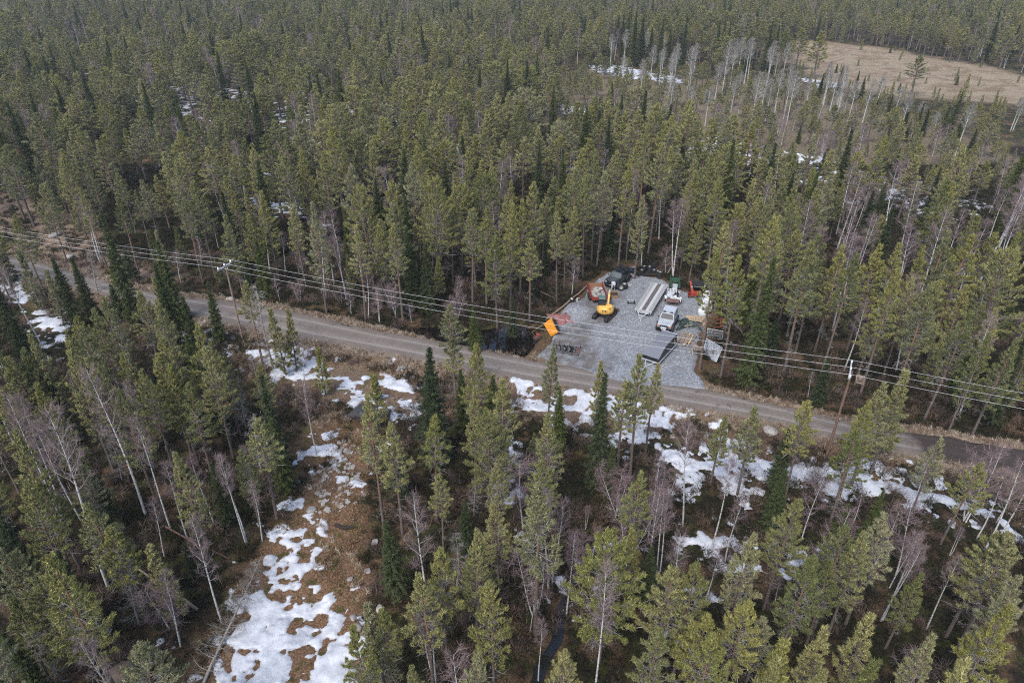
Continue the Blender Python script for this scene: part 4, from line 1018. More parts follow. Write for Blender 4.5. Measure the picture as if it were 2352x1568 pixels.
# ------------------------------------------------------------------ single trees and what to call them
MARKS = [
    ('the yellow excavator', 1385, 715), ('the red trailer of stone blocks', 1370, 665), ('the black off-roader', 1425, 640), ('the tyre stacks', 1495, 620), ('the green skip', 1550, 645),
    ('the red wood chipper', 1590, 665), ('the white bulk sacks', 1620, 700), ('the silver off-roader', 1530, 730), ('the black covered trailer', 1515, 795), ('the pale pallets', 1600, 740),
    ('the galvanised fence panels', 1640, 805), ('the orange tipper bin', 1262, 748), ('the black iron frame', 1300, 800), ('the dark pool', 1180, 785), ('the left power pole', 530, 680),
    ('the right power pole', 1910, 960), ('the road bend at the photo\'s left edge', 60, 610), ('the road below the left power pole', 640, 740), ('the road at the photo\'s middle', 1000, 810),
    ('the road where it leaves right', 2200, 1035), ('the snow patch at bottom left', 650, 1400), ('the snow below the road', 800, 870), ('the snow strip right of middle', 1620, 1070), ('the thin snow line at right', 2150, 1150),
    ('the brown boggy hollow', 780, 1080), ('the fallen grey tree', 530, 1400), ('the flat boulder at the bottom edge', 285, 1552), ('the photo\'s bottom left corner', 0, 1568), ('the photo\'s bottom right corner', 2352, 1568),
    ('the middle of the bottom edge', 1176, 1568), ('the narrow stream', 1330, 1330), ('the pale mire', 2050, 150), ('the pale aspen clump', 1700, 150), ('the dark spruce row', 1460, 100), ('the dark peat at right', 2300, 345),
    ('the snow among right trees', 2000, 420), ('the snow between mid pines', 640, 480), ('the middle of the left edge', 0, 784), ('the middle of the right edge', 2352, 784), ('the photo\'s top edge middle', 1176, 0),
    ('the long log by the yard', 1290, 700), ('the left forest slope', 100, 500), ('the lone big birch at right', 2260, 560), ('the tall birch at lower left', 160, 1160), ('the purple birch at bottom middle', 1390, 1400),
    ('the big wide pine at bottom left', 100, 1400), ('the gnarled pine left of middle', 1125, 1050), ('the dark spruce below the yard', 1360, 950), ('the gravel mound', 1325, 715), ('the small snow streak at lower right', 1650, 1250),
    ('the trees left of the yard', 1050, 600), ('the wood right of the yard', 1800, 700), ('the lower right birch clump', 2090, 1300), ('the pines at the right edge', 2300, 900), ('the woods at lower right', 1850, 1400), ('the left woods', 250, 1000),
    ('the woods under the left pole', 400, 900), ('the top left forest', 250, 200), ('the forest above the left pole', 500, 420), ('the forest behind the yard', 1400, 420), ('the forest above the road', 800, 500)]
ORD = ['nearest', 'second', 'third', 'fourth', 'fifth', 'sixth', 'seventh', 'eighth', 'ninth', 'tenth', 'eleventh', 'twelfth', 'thirteenth', 'fourteenth', 'fifteenth', 'sixteenth', 'seventeenth', 'eighteenth', 'nineteenth', 'twentieth'] + ['%dth' % n for n in range(21, 90)]
GRP = {'pine': 'pines of the forest', 'spruce': 'dark green spruces in the forest', 'birch': 'leafless birches in the forest', 'aspen': 'pale leafless aspens', 'snag': 'grey dead trees'}
NAMES = {'pine': 'pine_tree', 'spruce': 'spruce_tree', 'birch': 'birch_tree', 'aspen': 'aspen_tree', 'snag': 'dead_tree'}
LOOK = {'pine': 'olive green pine', 'tall': 'tall bare stemmed pine', 'wide': 'broad crowned old pine', 'young': 'slim young pine', 'spruce': 'dark green spruce', 'sprucelet': 'small bushy spruce', 'birch': 'leafless white birch', 'sapling': 'thin leafless birch sapling',
        'aspen': 'tall pale leafless aspen', 'snag': 'grey dead tree'}
DIRS = ['right of', 'below', 'left of', 'above']
cells = {}
for i in SINGLE:
    k, x, y, z, h = TREES[i]
    tx, ty = proj(x, y, z + h * .6)
    m = min(range(len(MARKS)), key=lambda q: (MARKS[q][1] - tx) ** 2 + (MARKS[q][2] - ty) ** 2)
    ang = math.atan2(ty - MARKS[m][2], tx - MARKS[m][1])
    s = int(round(ang / (math.pi / 2))) % 4
    cells.setdefault((k, m, s), []).append((math.hypot(tx - MARKS[m][1], ty - MARKS[m][2]), i))
LAB = {}
for (k, m, s), L in cells.items():
    L.sort()
    for r, (_, i) in enumerate(L):
        if r == 0:
            LAB[i] = '%s nearest %s %s' % (LOOK[k], {'right of': 'right of', 'below': 'below', 'left of': 'left of', 'above': 'above'}[DIRS[s]], MARKS[m][0])
        else:
            LAB[i] = '%s %s one %s %s' % (LOOK[k], ORD[r], DIRS[s], MARKS[m][0])
for i in SINGLE:
    k, x, y, z, h = TREES[i]
    kn = KINDN[k]
    sx, sz = wscale(k, h, i)
    e = bpy.data.objects.new(NAMES[kn], None); COL.objects.link(e)
    e.empty_display_size = .3
    e.location = (x, y, z)
    rnd = random.Random(i * 7 + 3)
    e.rotation_euler = (rnd.uniform(-.03, .03), rnd.uniform(-.03, .03), rnd.uniform(0, 6.28))
    e.scale = (sx, sx, sz)
    tag(e, LAB[i], NAMES[kn].replace('_', ' '), GRP[kn])
    t_m, c_m = VAR[k][random.Random(i * 3 + 1).randrange(len(VAR[k]))]
    link('trunk', t_m, e); link('crown', c_m, e)

# ------------------------------------------------------------------ undergrowth and dry grass
def shrub_mesh(seed, mat, n=60, r=.55, h=.4, s=.22, wf=.16, twig=.3, squash=.6):
    rng = np.random.default_rng(seed)
    C = rng.normal(0, 1, (n, 3)) * np.array([r * .5, r * .5, h * .35]) + np.array([0, 0, h * .35]); C[:, 2] = np.abs(C[:, 2])
    D = C * np.array([1, 1, 1.5]) + np.array([0, 0, .5]); D /= np.linalg.norm(D, axis=1, keepdims=True)
    V, T = tufts(C, D, rng.uniform(.6, 1.3, n) * s, 3, rng, .6, wf, .3)
    return mesh_np('clump', V, T, mats=[mat])
M['heather'] = leafy('heather', [(.019, .018, .009), (.034, .029, .013), (.028, .036, .010), (.016, .014, .009), (.055, .038, .018)], .5)
M['brush'] = leafy('bare_brush', [(.10, .070, .058), (.15, .11, .09), (.17, .11, .075)], .4)
M['straw'] = leafy('dry_grass', [(.33, .26, .185), (.43, .35, .265), (.25, .185, .13), (.20, .13, .085)], .35)
M['rusty'] = leafy('rusty_moss', [(.17, .090, .042), (.24, .15, .08), (.10, .085, .025), (.13, .065, .032), (.28, .20, .13)], .4)
hv = [shrub_mesh(k, M['heather']) for k in range(4)] + [shrub_mesh(9, M['rusty'], 60, .6, .25)]
bv = [shrub_mesh(20 + k, M['brush'], 90, .8, .8, .42, .05) for k in range(3)]
sv = [shrub_mesh(30 + k, M['straw'], 26, .22, .22, .34, .09) for k in range(3)]
def pts(n, x0, x1, y0, y1):
    return RNG.uniform(x0, x1, n), RNG.uniform(y0, y1, n)
X, Y = pts(60000, -1, 1, 0, 1)
Y = 17 + 125 * np.sqrt(Y); X = X * (12 + .8 * Y)
rd = sdist(ROAD, X, Y); yd = sdist(YARD, X, Y); pd = sdist(POND, X, Y)
ok = (rd < -1.6) & (yd < -.8) & (pd < .0) & (fbm(X, Y, 4, 2, 61) > -.35)
sn = np.zeros(len(X), bool)
for pl, sp_, bi in SNOW:
    if bi > -.3:
        sn |= sdist([gp(*q, -.6) for q in pl], X, Y) > -.4
co = sdist(CORR, X, Y)
ok &= ~sn & ((sdist(SLOPE, X, Y) < 0) | (RNG.uniform(0, 1, len(X)) < .3))
Zg = height(X, Y)
it = [(RNG.integers(0, 4) if co[k] < 0 or RNG.random() < .25 else 4, X[k], Y[k], Zg[k] - .03, RNG.uniform(0, 6.28), RNG.uniform(.6, 1.3), RNG.uniform(.5, 1.3)) for k in np.nonzero(ok)[0] if co[k] < 0 or RNG.random() < .6]
scatter_stuff('undergrowth', 'low heather, moss and blueberry scrub on the forest floor', it, hv, None)
X, Y = pts(110000, -92, 62, 24, 100)
rd = sdist(ROAD, X, Y); yd = sdist(YARD, X, Y); st = sdist(STRIP, X, Y); pd = sdist(POND, X, Y)
nn = fbm(X, Y, 3, 3, 77)
pr = np.where((rd < -.05) & (rd > -1.4 + nn), .9, 0) + np.where((st > -.5) & (rd < -.2), .35 * (nn > -.05), 0) + np.where(sdist(CORR, X, Y) > 0, .22 * (nn > .08), 0)
sn = np.zeros(len(X), bool)
for pl, sp_, bi in SNOW[:12]:
    sn |= sdist([gp(*q, -.6) for q in pl], X, Y) > -.3
ok = (RNG.uniform(0, 1, len(X)) < pr) & (yd < -.3) & ~sn & (pd < .5)
Zg = height(X, Y)
it = [(RNG.integers(0, 3), X[k], Y[k], Zg[k], RNG.uniform(0, 6.28), RNG.uniform(.6, 1.4), RNG.uniform(.5, 1.2)) for k in np.nonzero(ok)[0]]
scatter_stuff('dry_grass', 'tufts of pale dry grass along the road verges', it, sv, None)
X, Y = pts(9000, -80, 60, 18, 95)
rd = sdist(ROAD, X, Y); st = sdist(STRIP, X, Y); yd = sdist(YARD, X, Y)
sn = np.zeros(len(X), bool)
for pl, sp_, bi in SNOW[:12]:
    sn |= sdist([gp(*q, -.6) for q in pl], X, Y) > 0
ok = (rd < -1.8) & (yd < -2) & ~sn & (np.abs(X) < 10 + .8 * Y) & (((st > -1) & (RNG.uniform(0, 1, len(X)) < .55)) | ((st <= -1) & (sdist(CORR, X, Y) < 0) & (RNG.uniform(0, 1, len(X)) < .28)))
Zg = height(X, Y)
it = [(RNG.integers(0, 3), X[k], Y[k], Zg[k], RNG.uniform(0, 6.28), RNG.uniform(.6, 1.4), RNG.uniform(.6, 1.6)) for k in np.nonzero(ok)[0]]
scatter_stuff('brushwood', 'bare brown willow brush beside the road', it, bv, None)
# ------------------------------------------------------------------ hard-surface helpers
class B:
    def __init__(s): s.V, s.F, s.M = [], [], []
    def _add(s, vs, fs, m=0):
        o = len(s.V); s.V += [tuple(v) for v in vs]; s.F += [tuple(i + o for i in f) for f in fs]; s.M += [m] * len(fs); return s
    def box(s, c, d, m=0, rot=None, top=1.0):
        x, y, z = d[0] / 2, d[1] / 2, d[2] / 2
        vs = [Vector((a * x * (top if e > 0 else 1), b * y * (top if e > 0 else 1), e * z)) for e in (-1, 1) for b in (-1, 1) for a in (-1, 1)]
        if rot is not None: vs = [rot @ v for v in vs]
        return s._add([v + Vector(c) for v in vs], [(0, 2, 3, 1), (4, 5, 7, 6), (0, 1, 5, 4), (2, 6, 7, 3), (0, 4, 6, 2), (1, 3, 7, 5)], m)
    def cyl(s, p0, p1, r, n=12, m=0, r1=None):
        p0, p1 = Vector(p0), Vector(p1); r1 = r if r1 is None else r1
        d = (p1 - p0).normalized(); u = d.orthogonal().normalized(); v = d.cross(u)
        ring = lambda p, q: [p + (u * math.cos(a) + v * math.sin(a)) * q for a in [k * 2 * math.pi / n for k in range(n)]]
        vs = ring(p0, r) + ring(p1, r1)
        fs = [(k, (k + 1) % n, n + (k + 1) % n, n + k) for k in range(n)] + [tuple(range(n - 1, -1, -1)), tuple(range(n, 2 * n))]
        return s._add(vs, fs, m)
    def pipe(s, pts, r, n=6, m=0):
        for a, b in zip(pts[:-1], pts[1:]): s.cyl(a, b, r, n, m)
        return s
    def prism(s, prof, x0, x1, m=0, axis='x'):
        n = len(prof)
        f = (lambda a, b, t: (t, a, b)) if axis == 'x' else ((lambda a, b, t: (a, t, b)) if axis == 'y' else (lambda a, b, t: (a, b, t)))
        vs = [f(a, b, x0) for a, b in prof] + [f(a, b, x1) for a, b in prof]
        return s._add(vs, [(k, (k + 1) % n, n + (k + 1) % n, n + k) for k in range(n)] + [tuple(range(n - 1, -1, -1)), tuple(range(n, 2 * n))], m)
    def loft(s, rings, m=0, cap=True):
        n = len(rings[0]); vs = [p for r in rings for p in r]
        fs = [(j * n + k, j * n + (k + 1) % n, (j + 1) * n + (k + 1) % n, (j + 1) * n + k) for j in range(len(rings) - 1) for k in range(n)]
        if cap: fs += [tuple(range(n - 1, -1, -1)), tuple((len(rings) - 1) * n + k for k in range(n))]
        return s._add(vs, fs, m)
    def lathe(s, prof, n=20, m=0, c=(0, 0, 0), axis='z'):
        c = Vector(c)
        def pt(r, h, a):
            q = {'z': (r * math.cos(a), r * math.sin(a), h), 'x': (h, r * math.cos(a), r * math.sin(a)), 'y': (r * math.cos(a), h, r * math.sin(a))}[axis]
            return Vector(q) + c
        return s.loft([[pt(r, h, 2 * math.pi * k / n) for k in range(n)] for r, h in prof], m)
    def obj(s, name, mats, parent=None, bevel=0, smooth=False):
        me = bpy.data.meshes.new(name); me.from_pydata([tuple(v) for v in s.V], [], s.F)
        mats = mats if isinstance(mats, (list, tuple)) else [mats]
        for q in mats: me.materials.append(q)
        me.polygons.foreach_set('material_index', s.M)
        if smooth: me.polygons.foreach_set('use_smooth', [True] * len(me.polygons))
        import bmesh
        bm = bmesh.new(); bm.from_mesh(me); bmesh.ops.recalc_face_normals(bm, faces=bm.faces)
        if bevel: bmesh.ops.bevel(bm, geom=[e for e in bm.edges if len(e.link_faces) == 2 and e.calc_face_angle(0) > .5], offset=bevel, segments=2, affect='EDGES', clamp_overlap=True)
        bm.to_mesh(me); bm.free()
        return link(name, me, parent)

def thing(name, label, cat, loc, d=None, rz=0, group=None):
    e = bpy.data.objects.new(name, None); COL.objects.link(e); e.empty_display_size = .3
    e.location = loc
    e.rotation_euler[2] = math.atan2(-d[0], d[1]) if d is not None else rz
    return tag(e, label, cat, group)

def solo(name, label, cat, b, mats, loc=(0, 0, 0), d=None, group=None, bevel=0, smooth=False, rz=0):
    o = b.obj(name, mats, None, bevel, smooth); o.location = loc
    o.rotation_euler[2] = math.atan2(-d[0], d[1]) if d is not None else rz
    return tag(o, label, cat, group)

def v2(a): return Vector((a[0], a[1]))
GZ = .15      # top of the gravel
def g3(x, y, z=GZ): return Vector((*z1(x, y, z), z))

K = {}
K['tyre'] = paint('tyre_rubber', (.018, .018, .020), .8, var=.4, dirt=(.05, .045, .04))
K['steel'] = paint('galvanised_steel', (.60, .62, .64), .45, .2, .2)
K['alu'] = paint('aluminium', (.55, .56, .57), .45, .2, .15, dirt=(.30, .28, .26))
K['rim'] = paint('rim_metal', (.48, .48, .46), .35, .5, .2, dirt=(.25, .22, .2))
K['black'] = paint('black_paint', (.012, .013, .015), .35, var=.3, spec=.5)
K['blackmat'] = paint('black_plastic', (.02, .02, .022), .65)
K['glass'] = paint('window_glass', (.02, .028, .03), .05, var=.1, spec=.8)
K['glass_reflection'] = paint('windscreen_glass', (.10, .115, .12), .08, var=.35, scale=2, spec=.8)  # pale grey puts a reflection into the glass colour
K['silver'] = paint('silver_paint', (.48, .51, .54), .3, .15, .08, scale=3, dirt=(.30, .30, .30))
K['graphite'] = paint('dark_off_road_paint', (.020, .024, .027), .28, .2, .5, scale=2.5, dirt=(.07, .07, .07), spec=.6)
K['bonnet'] = paint('weathered_bonnet', (.085, .09, .095), .4, .2, .5, scale=2.5)
K['yellow'] = paint('machine_yellow', (.72, .41, .09), .45, var=.16, scale=4, dirt=(.45, .27, .07))
K['red'] = paint('faded_red_paint', (.30, .045, .032), .5, var=.3, dirt=(.13, .06, .045))
K['orange_red'] = paint('orange_red_paint', (.36, .06, .035), .45, var=.25, dirt=(.25, .07, .045))
K['green'] = paint('skip_green', (.035, .11, .065), .55, var=.3, dirt=(.08, .09, .07))
K['rust'] = paint('rusty_steel', (.115, .062, .045), .8, var=.4, scale=5)
K['rustplate'] = paint('rust_brown_tailgate', (.135, .070, .062), .75, var=.2, scale=3)
K['wood'] = paint('pale_sawn_wood', (.52, .39, .24), .8, var=.25, scale=7)
K['oldwood'] = paint('weathered_board', (.24, .185, .145), .85, var=.45, scale=6)
K['log'] = paint('bare_log', (.24, .17, .12), .85, var=.4, scale=5)
K['stone'] = paint('pale_stone', (.36, .34, .31), .85, var=.25, scale=4, dirt=(.24, .22, .19))
K['sack'] = paint('white_sack_cloth', (.66, .67, .67), .75, var=.15, scale=3, dirt=(.45, .45, .44))
K['tarp'] = paint('dark_green_tarpaulin', (.028, .045, .036), .38, var=.3, scale=3, spec=.6)
K['redtarp'] = paint('dusty_red_tarpaulin', (.25, .105, .095), .6, var=.25, scale=2.5, dirt=(.17, .11, .09))
K['orange'] = paint('orange_plastic', (.70, .28, .022), .5, var=.1, scale=3, dirt=(.48, .22, .03))
K['lid'] = paint('grey_fabric_lid', (.15, .158, .178), .8, var=.06, scale=8)
K['deck'] = paint('ribbed_aluminium_deck', (.38, .37, .355), .5, .1, .3, scale=9)
K['decklight'] = paint('worn_white_deck', (.50, .50, .49), .5, .1, .25, scale=12)
K['deckdark'] = paint('brown_plywood_deck', (.125, .105, .095), .7, var=.35, scale=4)
K['amber'] = paint('amber_lens', (.75, .16, .01), .25)
K['lens'] = paint('headlamp_lens', (.7, .72, .72), .1, .3)
K['white'] = paint('white_paint', (.75, .75, .74), .5, var=.1, dirt=(.5, .48, .44))
K['soil'] = paint('dark_soil', (.035, .026, .020), .95, var=.5, scale=9)
K['pole'] = paint('pole_wood_grey', (.24, .18, .135), .85, var=.35, scale=3)
K['polered'] = paint('pole_wood_red', (.19, .115, .080), .85, var=.35, scale=3)
K['wire'] = paint('pale_cable', (.60, .60, .58), .5, var=.02)
K['blue'] = paint('dark_blue_plastic', (.03, .045, .09), .35)
K['pink'] = paint('pink_plastic', (.36, .10, .12), .5)
K['rock'] = paint('granite_boulder', (.28, .26, .24), .9, var=.35, scale=2.2, dirt=(.10, .10, .06))
K['rockbrown'] = paint('brown_boulder', (.15, .115, .085), .9, var=.5, scale=1.6, dirt=(.07, .075, .04))
K['rockpale'] = paint('pale_boulder', (.34, .31, .28), .9, var=.3, scale=2.2, dirt=(.25, .2, .15))

# ------------------------------------------------------------------ wheels
def wheel(parent, x, y, r, w, side, rim=None, ax='x', z=None):
    """wheel > tyre mesh with a rim as its part"""
    e = B(); z = r if z is None else z
    h = w / 2
    e.lathe([(r * .52, -h * .8), (r * .62, -h), (r * .90, -h * .96), (r, -h * .62), (r, h * .62), (r * .90, h * .96), (r * .62, h), (r * .52, h * .8)], 20, 0, (x, y, z), 'x')
    for k in range(20):     # tread blocks
        a = k * math.pi / 10
        e.box((x + (-1) ** k * w * .22, y + r * math.cos(a), z + r * math.sin(a)), (w * .5, r * .16, r * .10), 0, Matrix.Rotation(a - math.pi / 2, 3, 'X'))
    t = e.obj('wheel', K['tyre'], parent)
    q = B(); s = side * h
    q.lathe([(r * .02, s * .55), (r * .2, s * .62), (r * .24, s * .45), (r * .50, s * .50), (r * .56, s * .86), (r * .53, s * .8), (r * .53, s * -.5), (r * .02, s * -.5)], 16, 0, (x, y, z), 'x')
    q.obj('rim', rim or K['rim'], t, smooth=False)
    return t

# ------------------------------------------------------------------ off-road cars (local +y is forward)
def offroader(root, paint_m, roof_m, hood_m, wb=2.5, W=1.78, r=.44, lift=.28, glass=None, wind=None, L_cab=1.95):
    fo, ro = .72, .62                       # overhangs
    yf, yr = wb / 2, -wb / 2
    z0 = r + lift - .16                      # sill
    b = B()
    def sec(y, hw, zb, zt, cr=.07):
        return [(-hw + .04, y, zb), (hw - .04, y, zb), (hw, y, zb + .1), (hw, y, zt - cr), (hw - cr, y, zt), (-hw + cr, y, zt), (-hw, y, zt - cr), (-hw, y, zb + .1)]
    zt = z0 + .62
    b.loft([sec(yf + fo, W / 2 - .13, z0 + .12, zt - .10), sec(yf + fo - .12, W / 2 - .08, z0 + .05, zt - .04), sec(yf + .1, W / 2 - .05, z0 + .02, zt), sec(yf - .45, W / 2 - .02, z0, zt + .03),
            sec(yf - .55, W / 2 - .02, z0, zt + .05), sec(yr - .2, W / 2 - .02, z0, zt + .05), sec(yr - ro, W / 2 - .05, z0 + .06, zt + .03)])
    body = b.obj('body', paint_m, root, .02)
    # bonnet, proud of the body
    b = B(); hy0, hy1 = yf - .48, yf + fo - .06
    b.loft([[(-.66, hy0, zt + .02), (.66, hy0, zt + .02), (.60, hy0, zt + .085), (-.60, hy0, zt + .085)], [(-.58, hy1, zt - .06), (.58, hy1, zt - .06), (.52, hy1, zt + .01), (-.52, hy1, zt + .01)]])
    b.box((-.3, (hy0 + hy1) / 2, zt + .065), (.06, 1.0, .02)).box((.3, (hy0 + hy1) / 2, zt + .065), (.06, 1.0, .02))
    b.obj('bonnet', hood_m, root, .012)
    # cabin
    cf, cr_ = yf - .55, yr - ro + .06
    zc, zr = zt + .04, zt + .70
    cb = B()
    lo = [(-W / 2 + .05, cf, zc), (W / 2 - .05, cf, zc), (W / 2 - .05, cr_, zc), (-W / 2 + .05, cr_, zc)]
    hi = [(-W / 2 + .17, cf - .42, zr), (W / 2 - .17, cf - .42, zr), (W / 2 - .17, cr_ + .10, zr), (-W / 2 + .17, cr_ + .10, zr)]
    cb.loft([lo, hi]); cb.obj('cabin', paint_m, root, .015)
    rb = B(); rb.loft([[(x * 1.01, y + (.02 if k < 2 else -.02), z) for k, (x, y, z) in enumerate(hi)], [(x * .97, y * 1.0 + (-.05 if k < 2 else .05), z + .055) for k, (x, y, z) in enumerate(hi)]])
    rb.box((0, (cf - .42 + cr_) / 2 - .12, zr + .065), (W - .42, .035, .03))
    rb.box((0, (cf - .42 + cr_) / 2 + .35, zr + .06), (W - .55, .03, .02)); rb.obj('roof', roof_m, root, .01)
    def pane(A, Bq, C, D, ins=.08, off=.008):
        A, Bq, C, D = map(Vector, (A, Bq, C, D)); n = (Bq - A).cross(D - A).normalized(); c = (A + Bq + C + D) / 4
        if n.dot(c - Vector((0, (cf + cr_) / 2, zc))) < 0: n = -n
        q = [p + (c - p).normalized() * ins * 1.2 + n * off for p in (A, Bq, C, D)]
        return B().loft([q, [p - n * .004 for p in q]])
    pane(lo[0], lo[1], hi[1], hi[0], .09).obj('windscreen', wind or K['glass'], root)
    pane(lo[2], lo[3], hi[3], hi[2], .1).obj('rear_window', K['glass'], root)
    for s in (0, 1):
        a, d, e, f = (lo[0], lo[3], hi[3], hi[0]) if s == 0 else (lo[1], lo[2], hi[2], hi[1])
        mixp = lambda p, q, t: tuple(Vector(p).lerp(Vector(q), t))
        for t0, t1 in ((0, .40), (.42, .98)):
            pane(mixp(a, d, t0), mixp(a, d, t1), mixp(f, e, t1), mixp(f, e, t0), .075).obj('window', K['glass'], root)
    # arches, sills, bumper
    for s in (-1, 1):
        for y in (yf, yr):
            q = B(); x = s * (W / 2 + .03)
            arc = [(y + (r + .16) * math.cos(t), r + (r + .14) * math.sin(t)) for t in [math.pi * k / 8 for k in range(9)]]
            inn = [(y + (r + .07) * math.cos(t), r + (r + .05) * math.sin(t)) for t in [math.pi * k / 8 for k in range(8, -1, -1)]]
            q.prism(arc + inn, x - .11, x + .07); q.obj('wheel_arch', K['blackmat'], root)
            wheel(root, s * (W / 2 - .02), y, r, .30, s)
        q = B(); q.box((s * (W / 2 + .02), 0, z0 + .02), (.10, wb - 2 * r - .3, .08)); q.obj('sill_step', K['blackmat'], root)
        q = B(); q.box((s * (W / 2 + .12), cf - .1, zc + .18), (.16, .09, .15)); q.obj('side_mirror', K['blackmat'], root, .02)
    q = B(); q.box((0, yf + fo + .08, z0 + .12), (W - .1, .16, .20)).box((0, yr - ro - .05, z0 + .12), (W - .1, .12, .18)); q.obj('bumper', K['blackmat'], root, .02)
    q = B(); q.box((0, 0, z0 - .12), (.9, wb + .9, .22)); q.cyl((-W / 2 + .1, yf, r), (W / 2 - .1, yf, r), .07).cyl((-W / 2 + .1, yr, r), (W / 2 - .1, yr, r), .07); q.obj('chassis', K['blackmat'], root)
    q = B(); q.box((0, yf + fo + .01, zt - .20), (.86, .03, .2))
    for k in range(6): q.box((0, yf + fo + .03, zt - .28 + k * .032), (.8, .02, .01))
    q.obj('grille', K['blackmat'], root)
    return dict(yf=yf, yr=yr, fo=fo, ro=ro, zt=zt, zr=zr, cf=cf, cr=cr_, z0=z0, W=W)

# silver car
fa = v2(z1(1622, 985, GZ)); ra = v2(z1(1668, 890, GZ)); dv = (fa - ra).normalized(); c = (fa + ra) / 2
t = thing('off_road_car', 'lifted silver off-roader with bull bar and roof lamps in the gravel yard', 'off-road car', (c.x, c.y, GZ), dv)
g = offroader(t, K['silver'], K['silver'], K['silver'], 2.5, 1.82, .46, .26, wind=paint('grey_windscreen', (.05, .055, .06), .12, var=.2))
for s in (-1, 1):
    q = B(); q.box((s * .62, g['yf'] + g['fo'] + .02, g['zt'] - .18), (.22, .05, .15)); q.obj('headlight', K['lens'], t, .01)
    q = B(); q.box((s * .80, g['yf'] + g['fo'] - .02, g['zt'] - .18), (.12, .10, .16)); q.obj('indicator', K['amber'], t, .01)
q = B(); y = g['yf'] + g['fo'] + .24; z = g['z0']
q.pipe([(-.75, y - .2, z + .1), (-.45, y, z + .16), (.45, y, z + .16), (.75, y - .2, z + .1)], .035, 8)
q.pipe([(-.72, y - .22, z + .42), (-.4, y - .05, z + .52), (.4, y - .05, z + .52), (.72, y - .22, z + .42)], .032, 8)
for x in (-.42, .42): q.pipe([(x, y, z + .12), (x, y - .05, z + .52)], .03, 8)
q.obj('bull_bar', K['black'], t)
q = B(); q.cyl((-.2, y - .02, z + .3), (.2, y - .02, z + .3), .075, 12); q.box((-.27, y - .02, z + .3), (.12, .16, .18)).box((.27, y - .02, z + .3), (.12, .16, .18)); q.obj('winch', K['steel'], t)
q = B(); q.pipe([(.05, y + .05, z + .32), (.16, y + .10, z - .05)], .022); q.obj('tow_strap', K['pink'], t)
q = B(); q.box((0, y + .04, z + .12), (.5, .02, .11)); q.obj('number_plate', K['white'], t)
q = B(); ry = g['cf'] - .40; q.pipe([(-.68, ry, g['zr'] - .02), (-.66, ry, g['zr'] + .13), (.66, ry, g['zr'] + .13), (.68, ry, g['zr'] - .02)], .022)
for x in (-.50, -.34, .34, .50): q.lathe([(.02, -.03), (.085, -.02), (.085, .04), (.02, .045)], 12, 0, (x, ry + .03, g['zr'] + .2), 'y')
q.obj('lamp_bar', K['blackmat'], t)
q = B(); q.pipe([(-.86, g['cf'] + .25, g['zt']), (-.80, g['cf'] - .02, g['zt'] + .1), (-.70, g['cf'] - .38, g['zr'])], .04); q.pipe([(.86, g['cf'] + .25, g['zt']), (.80, g['cf'] - .02, g['zt'] + .1), (.70, g['cf'] - .38, g['zr'])], .04)
q.obj('guard_tube', K['silver'], t)
q = B(); q.cyl((.0, g['yr'] - g['ro'] - .30, g['zt'] - .05), (.0, g['yr'] - g['ro'] - .08, g['zt'] - .05), .36, 18); q.obj('spare_wheel', K['tyre'], t)
q = B(); q.pipe([g3(1745, 862) - Vector((c.x, c.y, GZ))] * 1 + [g3(1760, 850) - Vector((c.x, c.y, GZ))], .02)
# black car
wr = v2(z1(1188, 422, GZ)); wf = v2(z1(1082, 505, GZ)); dv = (wf - wr).normalized(); rt = Vector((dv.y, -dv.x))
c = (wr + wf) / 2 + rt * .84
t = thing('off_road_car', 'black boxy off-roader with roof rack parked beside the red stone trailer', 'off-road car', (c.x, c.y, GZ), dv)
g = offroader(t, K['graphite'], K['graphite'], K['bonnet'], 2.75, 1.85, .47, .22, wind=K['glass_reflection'])
for s in (-1, 1):
    q = B(); q.box((s * .68, g['yf'] + g['fo'] + .02, g['zt'] - .18), (.2, .05, .15)); q.obj('headlight', K['lens'], t, .01)
q = B(); z = g['zr'] + .12
ya, yb = g['cf'] - .5, g['cr'] + .15
for x in (-.6, -.2, .2, .6): q.pipe([(x, ya, z), (x, yb, z)], .018)
for k in range(6): yy = ya + (yb - ya) * k / 5; q.pipe([(-.62, yy, z + .01), (.62, yy, z + .01)], .018)
q.obj('roof_rack', K['black'], t)
q = B(); q.box((.05, ya - .5, z + .1), (.55, .45, .14)).box((-.25, yb + .6, z + .06), (.5, .9, .05)).box((.35, yb + .75, z + .06), (.3, .7, .05)); q.obj('roof_box', K['blackmat'], t, .02)
q = B(); q.cyl((.0, g['yr'] - g['ro'] - .30, g['zt'] - .05), (.0, g['yr'] - g['ro'] - .08, g['zt'] - .05), .38, 18); q.obj('spare_wheel', K['tyre'], t)

# ------------------------------------------------------------------ tyres
def tyre_b(r, w, hollow=False):
    h = w / 2; b = B()
    pr = [(r * .50, h * .6), (r * .60, h), (r * .9, h * .97), (r, h * .6), (r, h * .2), (r * .975, h * .15), (r * .975, -h * .15), (r, -h * .2), (r, -h * .6), (r * .9, -h * .97), (r * .60, -h), (r * .50, -h * .6), (r * .50, h * .6)]
    n = 20; rings = [[(q * math.cos(2 * math.pi * k / n), q * math.sin(2 * math.pi * k / n), z) for k in range(n)] for q, z in pr]
    return b.loft(rings, cap=False)
def rim_b(r, w):
    b = B().lathe([(r * .05, w * .30), (r * .22, w * .34), (r * .25, w * .2), (r * .46, w * .22), (r * .54, w * .48), (r * .52, -.3 * w), (.02, -.3 * w)], 16)
    for k in range(5):
        a = k * 1.2566; b.box((r * .36 * math.cos(a), r * .36 * math.sin(a), w * .27), (r * .1, r * .1, .02))
    return b
